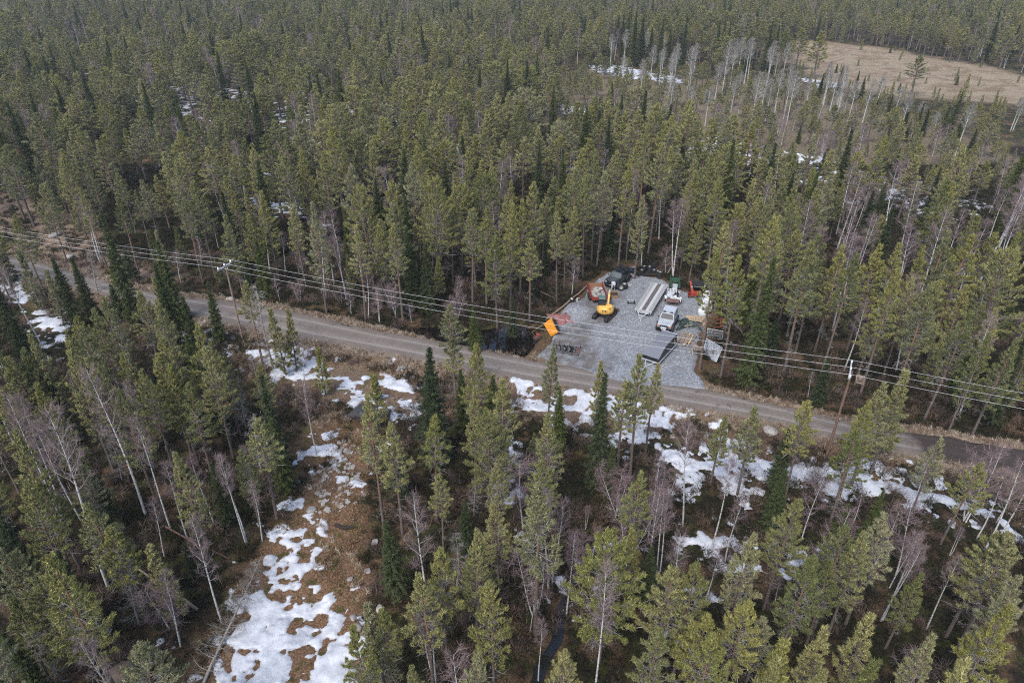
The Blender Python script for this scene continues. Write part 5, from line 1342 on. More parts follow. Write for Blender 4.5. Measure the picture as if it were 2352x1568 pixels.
def tyre(loc, r, w, rim, label, group, rot=None, name='tyre', rimmat=None):
    o = tyre_b(r, w).obj(name, K['tyre']); o.location = loc
    if rot is not None: o.rotation_euler = rot
    if rim: rim_b(r, w).obj('rim', rimmat or K['rim'], o)
    return tag(o, label, 'tyre', group)
STK = [(1352, 340, 3, 1, 'front left'), (1376, 300, 3, 1, 'back left'), (1437, 320, 4, 1, 'second from left in front'), (1490, 285, 4, 0, 'rimless back'), (1492, 322, 2, 1, 'short middle'), (1541, 338, 2, 1, 'second from right'), (1556, 385, 4, 1, 'front right')]
LV = {1: ['single'], 2: ['top', 'bottom'], 3: ['top', 'middle', 'bottom'], 4: ['top', 'second highest', 'third highest', 'bottom']}
for X, Y, n, rm, nm in STK:
    q = g3(X, Y)
    for k in range(n):
        tyre((q.x + RNG.normal(0, .02), q.y + RNG.normal(0, .02), GZ + .06 + .11 + .225 * k), .335, .22, rm, '%s tyre of the %s stack at the yard\'s rear edge' % (LV[n][n - 1 - k], nm), 'stacked tyres at the back of the yard')
q = g3(1150, 500)
for k in range(2):
    tyre((q.x, q.y, GZ + .16 + .33 * k), .47, .32, 1, '%s big off-road tyre lying beside the black car' % ('upper' if k else 'lower'), 'big tyres by the black car')
q = g3(1108, 525)
tyre((q.x, q.y, GZ + .45), .47, .32, 1, 'big off-road tyre leaning upright against two lying tyres', 'big tyres by the black car', (R(76), 0, R(12)))
b = B()
for k in range(7):
    b.box((0, -.45 + .15 * k, .03), (3.6, .13, .04))
a0, a1 = g3(1325, 345), g3(1530, 345); c = (a0 + a1) / 2
solo('pallet', 'dark boards lying under the tyre stacks', 'pallet', b, K['soil'], (c.x, c.y + .3, GZ), (-(a1 - a0).y, (a1 - a0).x), bevel=.005)

# ------------------------------------------------------------------ excavator
c = g3(925, 828); tdir = (v2(z1(1060, 780)) - v2(z1(930, 902))).normalized()
t = thing('excavator', 'yellow tracked excavator with dark cab standing in the gravel yard', 'excavator', (c.x, c.y, GZ), Vector((.14, 1)))
ang = math.atan2(-tdir.x, tdir.y) - math.atan2(-.14, 1)
Rt = Matrix.Rotation(ang, 3, 'Z')
for s in (-1, 1):
    b = B(); L, r, x = 2.5, .29, s * .80
    prof = [(y, z) for y, z in [(-L / 2 + r * math.cos(a), r + r * math.sin(a)) for a in [math.pi / 2 + math.pi * k / 8 for k in range(9)]] + [(L / 2 + r * math.cos(a), r + r * math.sin(a)) for a in [-math.pi / 2 + math.pi * k / 8 for k in range(9)]]]
    prof = [(y, z * .98 + .02) for y, z in prof]
    b.prism(prof, x - .22, x + .22)
    for k in range(26):
        for zz in (.0, .60): b.box((x, -L / 2 + L * k / 25, zz), (.45, .055, .05))
    for k in range(5):
        for e in (-1, 1):
            a = math.pi * (k + .5) / 5 - math.pi / 2
            b.box((x, e * (L / 2 + .30 * math.cos(a)), .3 + .30 * math.sin(a)), (.45, .05, .05), 0, Matrix.Rotation(e * a, 3, 'X'))
    b.V = [tuple(Rt @ Vector(v)) for v in b.V]; tk = b.obj('track', K['tyre'], t)
    b = B(); b.box((x + s * .225, 0, .30), (.02, 2.1, .2))
    for k in range(5): b.cyl((x + s * .2, -1 + k * .5, .17), (x + s * .25, -1 + k * .5, .17), .11, 10)
    b.V = [tuple(Rt @ Vector(v)) for v in b.V]; b.obj('track_frame', K['rust'], tk)
b = B(); b.box((0, 0, .45), (1.3, 1.2, .3)).cyl((0, 0, .5), (0, 0, .78), .5, 16)
for s in (-.75, .75): b.box((s * .45, 1.65, .32), (.12, .9, .12))
b.V = [tuple(Rt @ Vector(v)) for v in b.V]; b.obj('undercarriage', K['blackmat'], t)
b = B(); b.prism([(1.95, .08), (2.0, .05), (2.05, .42), (1.98, .48)], -1.05, 1.05); b.V = [tuple(Rt @ Vector(v)) for v in b.V]; b.obj('dozer_blade', K['rust'], t)
def outline(sc, z, n=28, yo=0):
    P = []
    for k in range(n):
        a = 2 * math.pi * k / n
        rr_ = 1.06
        x, y = rr_ * math.cos(a), rr_ * math.sin(a)
        if y > .45: y = .45 + (y - .45) * .35
        P.append((x * sc, y * sc + yo, z))
    return P
b = B(); b.loft([outline(.86, .72), outline(.98, .80), outline(1.0, 1.05), outline(.97, 1.28), outline(.90, 1.46), outline(.78, 1.56), outline(.5, 1.60)]); body = b.obj('counterweight', K['yellow'], t, smooth=True)
b = B(); b.box((.42, -.25, 1.62), (.85, .8, .10), top=.85); b.obj('engine_cover', K['yellow'], t, .04)
b = B()
for k in range(9):
    for row, (zz, yy) in enumerate(((1.50, -.78), (1.34, -.93))):
        if row == 1 and k > 5: continue
        a = -.62 + k * .06 + row * .14 + 1.5708 * 0
        x, y = math.sin(a + .95) * 1.0, -math.cos(a + .95) * 1.0
        b.box((x * (.93 if row == 0 else .985), y * (.93 if row == 0 else .985), zz), (.028, .03, .12), 0, Matrix.Rotation(a + .95, 3, 'Z'))
b.obj('vent_slot', K['blackmat'], body)
# cab
b = B()
for x in (-.88, -.06):
    for y in (-.12, .98): b.box((x, y, 1.72), (.07, .07, 1.32))
b.box((-.47, .43, 1.12), (.88, 1.16, .22)).box((-.47, .43, 2.36), (.9, 1.2, .07)).box((-.05, .43, 1.35), (.06, 1.1, .5)).box((-.47, -.13, 1.42), (.84, .06, .42))
cab = b.obj('cab', K['black'], t, .015)
for ce, d_ in (((-.47, -.165, 1.95), (.72, .012, .66)), ((-.47, 1.02, 1.80), (.72, .012, 1.0)), ((-.922, .43, 1.80), (.012, 1.0, 1.0)), ((-.018, .43, 1.85), (.012, 1.0, .9))):
    B().box(ce, d_).obj('window', K['glass'], cab)
b = B().loft([[(-.90, -.14, 2.40), (-.04, -.14, 2.40), (-.04, 1.0, 2.40), (-.90, 1.0, 2.40)], [(-.84, -.08, 2.50), (-.10, -.08, 2.50), (-.10, .93, 2.50), (-.84, .93, 2.50)]]); b.obj('cab_roof', paint('green_grey_roof', (.10, .15, .13), .4, var=.2), cab, .02)
# boom, stick, bucket
def arm(pts, ws, x, th):
    b = B(); rings = []
    for (y, z), w_ in zip(pts, ws):
        rings.append([(x(y) - th, y, z - w_), (x(y) + th, y, z - w_), (x(y) + th, y, z + w_), (x(y) - th, y, z + w_)])
    return b.loft(rings)
xb = lambda y: .30 + .06 * (y - .5)
arm([(.35, 1.15), (.9, 1.72), (1.5, 2.15), (2.1, 2.32), (2.62, 2.28)], [.14, .18, .20, .15, .10], xb, .11).obj('boom', K['yellow'], t, .015)
b = B(); b.loft([[(xb(2.5) - .09, 2.35 + a, 2.42 + e) for a, e in ((0, 0), (.22, .02), (.24, -.12), (0, -.16))], [(xb(2.5) + .09, 2.35 + a, 2.42 + e) for a, e in ((0, 0), (.22, .02), (.24, -.12), (0, -.16))]])
b.loft([[(xb(2.6) - .08, 2.5, 2.40), (xb(2.6) + .08, 2.5, 2.40), (xb(2.6) + .08, 2.72, 2.36), (xb(2.6) - .08, 2.72, 2.36)], [(xb(2.9) - .06, 3.0, 1.25), (xb(2.9) + .06, 3.0, 1.25), (xb(2.9) + .06, 3.14, 1.27), (xb(2.9) - .06, 3.14, 1.27)]])
b.obj('stick', K['yellow'], t)
b = B(); b.cyl((xb(1), .75, 1.15), (xb(1), 1.3, 1.82), .055).cyl((xb(1.6), 1.45, 2.42), (xb(2.3), 2.35, 2.50), .045); b.obj('hydraulic_ram', K['steel'], t)
b = B(); pf = [(2.75, 1.2), (3.25, 1.25), (3.4, .95), (3.3, .6), (2.95, .5), (2.7, .62), (2.95, .68), (3.15, .75), (3.2, .95), (3.1, 1.1)]
b.prism(pf, xb(3) - .3, xb(3) + .3); b.obj('bucket', K['rust'], t)
# lettering wrapped on the counterweight
def lettering(txt, size, mat, parent, fn, ext=.006):
    cu = bpy.data.curves.new('lettering', 'FONT'); cu.body = txt; cu.size = size; cu.extrude = ext; cu.align_x = 'CENTER'; cu.align_y = 'CENTER'; cu.offset = size * .03
    tmp = bpy.data.objects.new('lettering', cu); COL.objects.link(tmp)
    dg = bpy.context.evaluated_depsgraph_get(); me = bpy.data.meshes.new_from_object(tmp.evaluated_get(dg))
    bpy.data.objects.remove(tmp)
    for v in me.vertices: v.co = fn(*v.co)
    me.materials.clear(); me.materials.append(mat); me.name = 'lettering'
    return link('lettering', me, parent)
def wrap(x, y, z):
    a = x / 1.0 - .12
    r_ = 1.045 + z - .15 * max(0, (y + .02))
    return Vector((math.sin(a) * r_, -math.cos(a) * r_, 1.20 + y * .95))
lettering('JCB', .36, K['blackmat'], body, wrap, .012)
b = B()
for x0, x1, y0, y1 in ((-.42, .42, .185, .205), (-.42, .42, -.205, -.185), (-.42, -.40, -.2, .2), (.40, .42, -.2, .2)):
    for k in range(8):
        xa, xb_ = x0 + (x1 - x0) * k / 8, x0 + (x1 - x0) * (k + 1) / 8
        b._add([wrap(xa, y0, .012), wrap(xb_, y0, .012), wrap(xb_, y1, .012), wrap(xa, y1, .012)], [(0, 1, 2, 3)])
b.obj('emblem_border', K['blackmat'], body)

# ------------------------------------------------------------------ red dump trailer with stones
A_, Bq, Cq = v2(z1(790, 620, 1.15)), v2(z1(950, 590, 1.15)), v2(z1(710, 420, 1.25))
dv = ((v2(z1(880, 402, 1.25)) + Cq) / 2 - (A_ + Bq) / 2); Ltr = 3.7; dv.normalize()
o = (A_ + Bq) / 2
t = thing('dump_trailer', 'open red trailer loaded with pale stone blocks beside the excavator', 'trailer', (o.x, o.y, GZ), dv)
Wt = 1.95; b = B()
for s in (-1, 1): b.loft([[(s * (Wt / 2 - .03), 0, .62), (s * (Wt / 2 + .03), 0, .62), (s * (Wt / 2 + .03), 0, 1.08), (s * (Wt / 2 - .03), 0, 1.08)], [(s * (Wt / 2 - .03), Ltr, .62), (s * (Wt / 2 + .03), Ltr, .62), (s * (Wt / 2 + .03), Ltr, 1.42), (s * (Wt / 2 - .03), Ltr, 1.42)]])
for s in (-1, 1):
    for k in range(5): b.box((s * (Wt / 2 + .05), .1 + k * (Ltr - .2) / 4, .85), (.05, .08, .46))
b.obj('side_wall', K['red'], t)
B().box((0, -.03, .84), (Wt + .1, .06, .46)).box((0, -.07, .84), (.06, .03, .4)).obj('tailgate', K['red'], t)
B().box((0, Ltr, .92), (Wt - .08, .05, .6)).obj('headboard', paint('brown_board', (.28, .155, .085), .8, var=.3), t)
B().box((0, Ltr / 2, .64), (Wt - .07, Ltr, .05)).obj('floor', paint('plank_floor', (.22, .15, .11), .9, var=.4), t)
b = B().box((-.4, Ltr / 2, .54), (.1, Ltr, .14)).box((.4, Ltr / 2, .54), (.1, Ltr, .14)); b.pipe([(-.4, Ltr, .5), (0, Ltr + 1.3, .42)], .05).pipe([(.4, Ltr, .5), (0, Ltr + 1.3, .42)], .05); b.obj('chassis', K['rust'], t)
for s in (-1, 1):
    for y in (1.2, 2.0): wheel(t, s * (Wt / 2 + .12), y, .36, .22, s, K['white'])
Mt = Matrix.Translation((o.x, o.y, GZ)) @ Matrix.Rotation(math.atan2(-dv.x, dv.y), 4, 'Z')
def block(seed, s):
    r_ = random.Random(seed); b = B()
    vs = [Vector((a * s[0] / 2 * r_.uniform(.75, 1.1), e * s[1] / 2 * r_.uniform(.75, 1.1), f * s[2] / 2 * r_.uniform(.75, 1.1))) for f in (-1, 1) for e in (-1, 1) for a in (-1, 1)]
    b._add(vs, [(0, 2, 3, 1), (4, 5, 7, 6), (0, 1, 5, 4), (2, 6, 7, 3), (0, 4, 6, 2), (1, 3, 7, 5)]); return b
BL = [(-.55, .35, 0, 'at the rear left corner'), (-.05, .28, 0, 'low at the tailgate middle'), (.55, .4, 0, 'at the rear right corner'), (-.60, .95, 0, 'by the left wall, second from tailgate'), (.05, .9, 0, 'in the second row, middle'), (.62, 1.05, 0, 'by the right wall, second from tailgate'),
      (-.62, 1.6, 0, 'by the left wall, third from tailgate'), (0, 1.55, 0, 'at the centre of the load'), (.60, 1.75, 0, 'by the right wall, third from tailgate'), (-.15, 1.25, 1, 'on top of the load, nearer the tailgate'), (.35, 1.75, 1, 'on top of the load by the right wall'), (-.2, 2.2, 0, 'far middle of the load'),
      (.55, 2.45, 0, 'farthest right of the load'), (-.1, 2.0, 1, 'highest at the far end of the load')]
for k, (x, y, lv, ds) in enumerate(BL):
    q = block(k + 40, (.52, .48, .40)).obj('stone_block', K['stone'], None, .02)
    q.matrix_world = Mt @ Matrix.Translation((x, y, .86 + .34 * lv)) @ Matrix.Rotation(k * 1.3, 4, 'Z') @ Matrix.Rotation(.25 * math.sin(k * 2.1), 4, 'X')
    tag(q, 'pale stone block %s' % ds, 'stone block', 'stone blocks in the red trailer')
# rusty tray of soil
q = (g3(985, 560) + g3(1080, 620) + g3(985, 620) + g3(1080, 560)) / 4
t = thing('steel_tray', 'rusty steel tray of dark soil right of the excavator arm', 'tray', (q.x, q.y, GZ), rz=-.05)
b = B()
for c_, d_ in (((0, -.6, .18), (1.05, .05, .36)), ((0, .6, .18), (1.05, .05, .36)), ((-.5, 0, .18), (.05, 1.15, .36)), ((.5, 0, .18), (.05, 1.15, .36)), ((0, 0, .03), (.95, 1.15, .05))): b.box(c_, d_)
b.obj('tray_wall', paint('brown_tray_edge', (.26, .16, .085), .8, var=.3), t); B().box((0, 0, .14), (.94, 1.14, .14)).obj('soil_fill', K['soil'], t)
# silver machine in front of the black car
q = g3(1020, 525)
t = thing('snow_blower', 'silver metal machine standing upright between excavator arm and black car', 'machine', (q.x, q.y, GZ), rz=.1)
B().box((0, 0, .75), (.5, .4, .5), top=.9).box((0, .05, 1.12), (.52, .42, .22), top=.8).obj('housing', K['steel'], t, .03)
b = B().pipe([(-.2, 0, .5), (-.24, 0, 0)], .04).pipe([(.2, 0, .5), (.24, 0, 0)], .04).pipe([(-.25, 0, .8), (-.55, -.05, .82)], .03); b.obj('stand', K['steel'], t)
B().cyl((.0, -.21, .7), (.0, -.26, .7), .13).obj('cover_plate', K['blackmat'], t)
# ------------------------------------------------------------------ sled behind the black car
q = g3(1262, 325)
t = thing('snowmobile', 'black and blue snowmobile parked behind the black off-roader', 'snowmobile', (q.x, q.y, GZ), rz=.5)
B().box((0, -.5, .38), (.42, 1.5, .30), top=.85).obj('seat', K['blackmat'], t, .05)
b = B().loft([[(-.35, .1, .25), (.35, .1, .25), (.3, .1, .75), (-.3, .1, .75)], [(-.4, .6, .25), (.4, .6, .25), (.3, .6, .62), (-.3, .6, .62)], [(-.25, 1.1, .25), (.25, 1.1, .25), (.15, 1.1, .38), (-.15, 1.1, .38)]]); b.obj('cowling', K['blue'], t, .04)
B().loft([[(-.3, .12, .75), (.3, .12, .75), (.3, .16, .77), (-.3, .16, .77)], [(-.2, -.05, 1.1), (.2, -.05, 1.1), (.2, -.02, 1.1), (-.2, -.02, 1.1)]]).obj('windshield', K['lens'], t)
for s in (-1, 1): B().prism([(.2, .02), (1.2, .02), (1.35, .16), (1.32, .18), (1.15, .07), (.2, .07)], s * .45 - .07, s * .45 + .07).obj('ski', K['blue'], t)
b = B().pipe([(-.35, .0, .95), (.35, .0, .95)], .025).pipe([(0, .1, .7), (0, .0, .95)], .03); b.obj('handlebar', K['steel'], t)
B().box((0, -.5, .13), (.38, 1.7, .22)).obj('track', K['tyre'], t, .05)
q = g3(1250, 378)
t = thing('tool_box', 'small black and pink tool case on the gravel behind the black car', 'tool box', (q.x, q.y, GZ), rz=-.6)
B().box((0, 0, .1), (.7, .35, .2)).obj('case', K['blackmat'], t, .02); B().box((-.2, .05, .25), (.3, .25, .12)).obj('pouch', K['pink'], t, .02); B().box((.12, 0, .212), (.34, .25, .02)).obj('lid', K['steel'], t)
q = g3(1210, 468); solo('flat_stone', 'pale flat slab on the gravel by the big tyres', 'slab', B().lathe([(.28, 0), (.34, .03), (.32, .06), (.05, .065)], 11), K['stone'], (q.x, q.y, GZ))

# ------------------------------------------------------------------ flatbed trailer
zd = .82
nl, nr, fl_, fr = v2(z1(1277, 738, zd + GZ)), v2(z1(1466, 779, zd + GZ)), v2(z1(1482, 436, zd + GZ)), v2(z1(1648, 466, zd + GZ))
o = (nl + nr) / 2; e = (fl_ + fr) / 2; dv = (e - o); Lf = dv.length; dv.normalize()
t = thing('flatbed_trailer', 'long aluminium flatbed trailer with brown centre strip on the gravel', 'trailer', (o.x, o.y, GZ), dv)
Wf = 2.12; b = B()
cols = [(-1.06, -.80, 0), (-.80, -.60, 0), (-.60, -.25, 1), (-.25, .25, 2), (.25, .60, 1), (.60, .80, 0), (.80, 1.06, 0)]
for x0, x1, m in cols: b.box(((x0 + x1) / 2, Lf / 2, zd - .02), (x1 - x0 - .006, Lf, .04), m)
for x in (-1.0, -.93, -.86, -.74, -.67, .67, .74, .86, .93, 1.0): b.box((x, Lf / 2, zd + .008), (.03, Lf, .022), 0)
b.obj('deck', [K['deck'], K['decklight'], K['deckdark']], t)
b = B()
for s in (-1, 1): b.box((s * (Wf / 2 + .015), Lf / 2, zd - .05), (.03, Lf + .04, .14))
b.box((0, -.015, zd - .05), (Wf + .06, .03, .16)).box((0, Lf + .015, zd - .05), (Wf + .06, .03, .14)); b.obj('edge_rail', K['alu'], t)
b = B()
for s in (-.5, .5): b.box((s, Lf / 2, zd - .18), (.09, Lf - .3, .2))
for k in range(8): b.box((0, .4 + k * (Lf - .8) / 7, zd - .11), (Wf - .1, .06, .08))
b.obj('chassis', K['steel'], t)
for s in (-1, 1):
    for y in (Lf * .42, Lf * .42 + .75, ): wheel(t, s * .86, y, .31, .2, s)
B().pipe([(-.62, 0, .58), (0, -1.55, .48)], .045).pipe([(.62, 0, .58), (0, -1.55, .48)], .045).pipe([(-.3, -.75, .53), (.3, -.75, .53)], .03).pipe([(0, -1.5, .48), (0, -1.75, .48)], .05).obj('drawbar', K['steel'], t)
B().cyl((.12, -1.3, 0), (.12, -1.3, .62), .03).cyl((.06, -1.3, .09), (.18, -1.3, .09), .09, 12).obj('jockey_wheel', K['steel'], t)
B().box((0, .18, .52), (1.5, .3, .28)).obj('front_box', K['alu'], t, .01)
for s in (-1, 1): B().box((s * .93, .35, .52), (.1, .5, .3)).obj('mudflap', K['alu'], t)
# hydraulic attachment
a, bq = g3(1185, 680), g3(1278, 684); c = (a + bq) / 2
t = thing('pallet_fork', 'small black and chrome fork attachment lying alone on the gravel', 'fork attachment', (c.x, c.y, GZ))
B().box((0, 0, .2), (.95, .08, .12)).box((0, .05, .38), (.95, .06, .07)).box((-.42, 0, .2), (.1, .2, .35)).box((.42, 0, .2), (.1, .2, .35)).obj('carriage', K['black'], t)
for s in (-1, 1): B().box((s * .22, .45, .1), (.09, .9, .05)).box((s * .22, .03, .32), (.09, .05, .45)).obj('fork', K['steel'], t); B().cyl((s * .46, -.05, .42), (s * .46, .08, .42), .06).obj('end_knob', paint('brass', (.5, .33, .1), .3, .7), t)
B().cyl((-.12, -.05, .35), (.12, -.05, .35), .05).obj('cylinder', K['lens'], t)
# ------------------------------------------------------------------ green skip with grey box
a, bq = g3(1690, 500), g3(1790, 515); c = (a + bq) / 2
t = thing('skip', 'dark green open steel skip at the yard\'s rear edge', 'skip', (c.x, c.y, GZ), rz=-.1)
b = B()
for c_, d_ in (((0, 1.15, .75), (1.15, .05, .7)), ((-.56, .6, .6), (.05, 1.15, .9)), ((.56, .6, .6), (.05, 1.15, .9)), ((0, .6, .2), (1.1, 1.15, .05)), ((0, .03, .35), (1.15, .05, .5))): b.box(c_, d_)
b.obj('shell', K['green'], t)
b = B()
for s in (-1, 1): b.box((s * .60, 1.15, .85), (.08, .08, 1.3)).box((s * .60, .03, .4), (.07, .07, .7))
b.obj('corner_post', K['green'], t)
for s in (-1, 1): B().cyl((s * .62, .25, .3), (s * .75, .25, .3), .3, 16).obj('wheel', K['tyre'], t)
q = g3(1732, 512)
t = thing('metal_cabinet', 'grey sheet metal box in front of the green skip', 'metal box', (q.x, q.y - .2, GZ), rz=-.12)
B().box((0, 0, .38), (.62, .55, .62), top=.9).obj('case', K['steel'], t, .01); B().box((0, 0, .72), (.64, .56, .05)).obj('lid', K['alu'], t, .01)

# ------------------------------------------------------------------ scrap trailer
nl, nr = v2(z1(1630, 672, .45)), v2(z1(1790, 690, .45)); o = (nl + nr) / 2; ax = (nr - nl).normalized(); dv = Vector((-ax.y, ax.x))
t = thing('scrap_trailer', 'small trailer heaped with grey scrap behind its rust brown tailgate', 'trailer', (o.x, o.y, GZ), dv)
B().box((0, 0, .62), (1.62, .04, .22), rot=Matrix.Rotation(-.5, 3, 'X')).box((0, .10, .84), (1.62, .04, .20), rot=Matrix.Rotation(-.2, 3, 'X')).obj('tailgate', K['rustplate'], t)
b = B()
for s in (-1, 1): b.box((s * .8, 1.2, .66), (.04, 2.3, .34))
b.box((0, 2.35, .66), (1.6, .04, .34)).box((0, 1.2, .5), (1.58, 2.3, .05)); b.obj('load_bed', K['alu'], t)
B().pipe([(-.5, 0, .42), (0, -.95, .4)], .035).pipe([(.5, 0, .42), (0, -.95, .4)], .035).pipe([(0, -.9, .4), (0, -1.1, .42)], .04).obj('drawbar', K['rust'], t)
for s in (-1, 1): wheel(t, s * .92, 1.2, .30, .18, s); B().loft([[(s * .82, .7, .55), (s * 1.02, .7, .55), (s * 1.02, .7, .58), (s * .82, .7, .58)], [(s * .82, 1.2, .70), (s * 1.02, 1.2, .70), (s * 1.02, 1.2, .73), (s * .82, 1.2, .73)], [(s * .82, 1.7, .55), (s * 1.02, 1.7, .55), (s * 1.02, 1.7, .58), (s * .82, 1.7, .58)]]).obj('mudguard', K['white'], t)
Ms = Matrix.Translation((o.x, o.y, GZ)) @ Matrix.Rotation(math.atan2(-dv.x, dv.y), 4, 'Z')
def put(name, label, cat, b, mats, M4, loc, rot=(0, 0, 0), group=None, bevel=0):
    ob = b.obj(name, mats, None, bevel)
    ob.matrix_world = M4 @ Matrix.Translation(loc) @ Matrix.Rotation(rot[2], 4, 'Z') @ Matrix.Rotation(rot[1], 4, 'Y') @ Matrix.Rotation(rot[0], 4, 'X')
    return tag(ob, label, cat, group)
GS = 'scrap pieces heaped on the small trailer'
b = B()
for y in (0, .45, .9): b.pipe([(-.55, y, 0), (.55, y, 0)], .022)
for x in (-.55, -.2, .2, .55): b.pipe([(x, 0, 0), (x, .9, 0)], .022)
b.pipe([(-.55, 0, 0), (-.75, 0, .1)], .025)
put('rack_frame', 'white tubular rack on top of the scrap heap', 'metal frame', b, K['white'], Ms, (-.15, 1.2, 1.22), (.15, .05, .15), GS)
put('sheet_panel', 'pale grey sheet panel at the left of the scrap heap', 'metal panel', B().box((0, 0, 0), (.62, .7, .06)), K['steel'], Ms, (-.45, 1.0, .95), (.25, .1, .2), GS, .02)
put('sheet_panel', 'large light grey panel low in the scrap heap', 'metal panel', B().box((0, 0, 0), (.7, .9, .04)), K['alu'], Ms, (.05, .75, .86), (.3, -.1, -.15), GS, .01)
put('white_board', 'white board lying across the right of the scrap heap', 'board', B().box((0, 0, 0), (.75, .2, .04)), K['white'], Ms, (.45, .45, .98), (.1, .15, -.4), GS, .005)
put('wing_panel', 'upright pale panel at the scrap trailer\'s right side', 'metal panel', B().prism([(-.5, 0), (.5, 0), (.4, .35), (-.1, .45)], -.02, .02), K['white'], Ms, (.95, .55, .62), (0, .2, 0), GS)
put('engine_part', 'black engine part in the middle of the scrap heap', 'engine part', B().box((0, 0, 0), (.4, .5, .3)).cyl((0, 0, .1), (.2, .3, .35), .09).box((.2, -.1, .2), (.2, .2, .2)), K['blackmat'], Ms, (.35, 1.45, .98), (.1, .2, .4), GS, .02)
put('scrap_bar', 'dark curved bar sticking out of the scrap heap', 'metal bar', B().pipe([(0, 0, 0), (.1, .4, .15), (.25, .9, .1), (.5, 1.2, -.1)], .05), K['blackmat'], Ms, (-.1, .7, 1.1), (0, 0, -.35), GS)
put('rusty_post', 'rusty steel post leaning at the right of the scrap heap', 'steel post', B().box((0, 0, .5), (.06, .06, 1.1)), K['rust'], Ms, (.78, 1.5, .55), (.3, .2, 0), GS)
put('grey_bag', 'pale crumpled sheet at the far end of the scrap heap', 'crumpled sheet', B().lathe([(.05, -.1), (.3, -.06), (.34, .1), (.2, .22), (.03, .25)], 9), K['sack'], Ms, (.55, 1.9, .85), (.3, .2, 0), GS)
put('chrome_pipe', 'chrome pipe with black end caps on the scrap heap\'s left', 'pipe', B().pipe([(-.8, 0, 0), (.2, .1, .1)], .03).cyl((-.85, 0, 0), (-.75, 0, 0), .07), [K['steel']], Ms, (-.35, .55, 1.15), (0, 0, .4), GS)

# ------------------------------------------------------------------ wood chipper
a, bq = g3(1885, 615), g3(1985, 612); c = (a + bq) / 2
t = thing('wood_chipper', 'red wood chipper with tall chute on two small wheels', 'wood chipper', (c.x, c.y, GZ), rz=0)
B().box((.05, .05, .34), (1.05, .35, .10)).box((.05, .35, .3), (.1, .9, .1)).obj('frame', K['orange_red'], t, .01)
B().box((.02, .15, .70), (.34, .5, .62)).cyl((-.17, .15, .70), (.22, .15, .70), .30, 18).obj('drum_housing', K['orange_red'], t, .01)
b = B().loft([[(-.14, .1, .95), (.16, .1, .95), (.16, .3, .95), (-.14, .3, .95)], [(-.28, .3, 1.45), (-.02, .3, 1.45), (-.02, .48, 1.42), (-.28, .48, 1.42)], [(-.38, .45, 1.95), (-.16, .45, 1.95), (-.16, .62, 1.9), (-.38, .62, 1.9)], [(-.44, .62, 2.12), (-.2, .62, 2.12), (-.2, .75, 2.0), (-.44, .75, 2.0)]]); b.obj('chute', K['orange_red'], t)
b = B()
for c_, d_ in (((.72, -.1, .62), (.85, .04, .36)), ((.72, .45, .62), (.85, .04, .36)), ((1.14, .17, .66), (.04, .56, .44)), ((.72, .17, .45), (.82, .54, .04))): b.box(c_, d_)
b.obj('hopper', K['orange_red'], t)
B().box((-.36, .12, .62), (.34, .36, .34)).cyl((-.36, -.06, .66), (-.36, -.12, .66), .14).obj('engine', paint('dark_red_engine', (.20, .02, .022), .4), t, .02)
B().box((-.02, -.115, .72), (.14, .01, .2)).box((-.1, .24, 1.5), (.14, .01, .14)).obj('decal', K['white'], t)
for s, x in ((-1, -.45), (1, .6)): wheel(t, x, .05, .17, .10, s, K['white'])
B().pipe([(-.45, .1, .55), (-.75, .3, .95)], .03).obj('handle', K['rust'], t)
# black folded trailer behind
q = g3(2000, 520)
t = thing('folded_trailer', 'glossy black flat box body behind the red wood chipper', 'trailer body', (q.x, q.y, GZ), rz=-.25)
B().box((0, 0, .5), (1.3, .7, .35)).obj('body', K['black'], t, .02); B().box((0, .35, .85), (1.35, .06, .5), rot=Matrix.Rotation(-.3, 3, 'X')).obj('panel', K['black'], t, .01)
B().box((0, -.36, .62), (.9, .02, .03)).obj('trim', K['lens'], t); B().box((.85, .1, .5), (.05, .9, .75), rot=Matrix.Rotation(.2, 3, 'Y')).obj('side_panel', K['steel'], t)
# ------------------------------------------------------------------ white sacks
def sack(sd, s):
    rng = np.random.default_rng(sd); n = 16; rings = []
    for j, (z, k) in enumerate([(0, .80), (.05, .98), (.3, 1.06), (.6, 1.04), (.82, .96), (.92, .78), (.95, .35), (1.0, .12)]):
        rings.append([(s * k * (1 + .05 * rng.normal()) * math.copysign(abs(math.cos(a)) ** .55, math.cos(a)) * .5, s * k * (1 + .05 * rng.normal()) * math.copysign(abs(math.sin(a)) ** .55, math.sin(a)) * .5, z * s + .02 * rng.normal()) for a in [2 * math.pi * i / n for i in range(n)]])
    return B().loft(rings)
for k, (x, y, zz, lb) in enumerate([(2052, 815, 0, 'white bulk sack, bottom front of the stack by the trees'), (2110, 770, 0, 'white bulk sack, bottom right of the stack by the trees'), (2060, 745, 0, 'white bulk sack, bottom rear of the stack by the trees'),
        (2056, 800, .9, 'white bulk sack on top at the front of the stack'), (2105, 750, .9, 'white bulk sack on top at the right of the stack'), (2100, 690, 0, 'white bulk sack farthest back by the trees'), (2100, 690, .9, 'white bulk sack on top, farthest back by the trees')]):
    q = g3(x, y); ob = sack(k, .98).obj('bulk_sack', K['sack'], None, 0, True); ob.location = (q.x, q.y, GZ + zz); ob.rotation_euler[2] = k * .7
    tag(ob, lb, 'bulk sack', 'white bulk sacks at the yard\'s right edge')
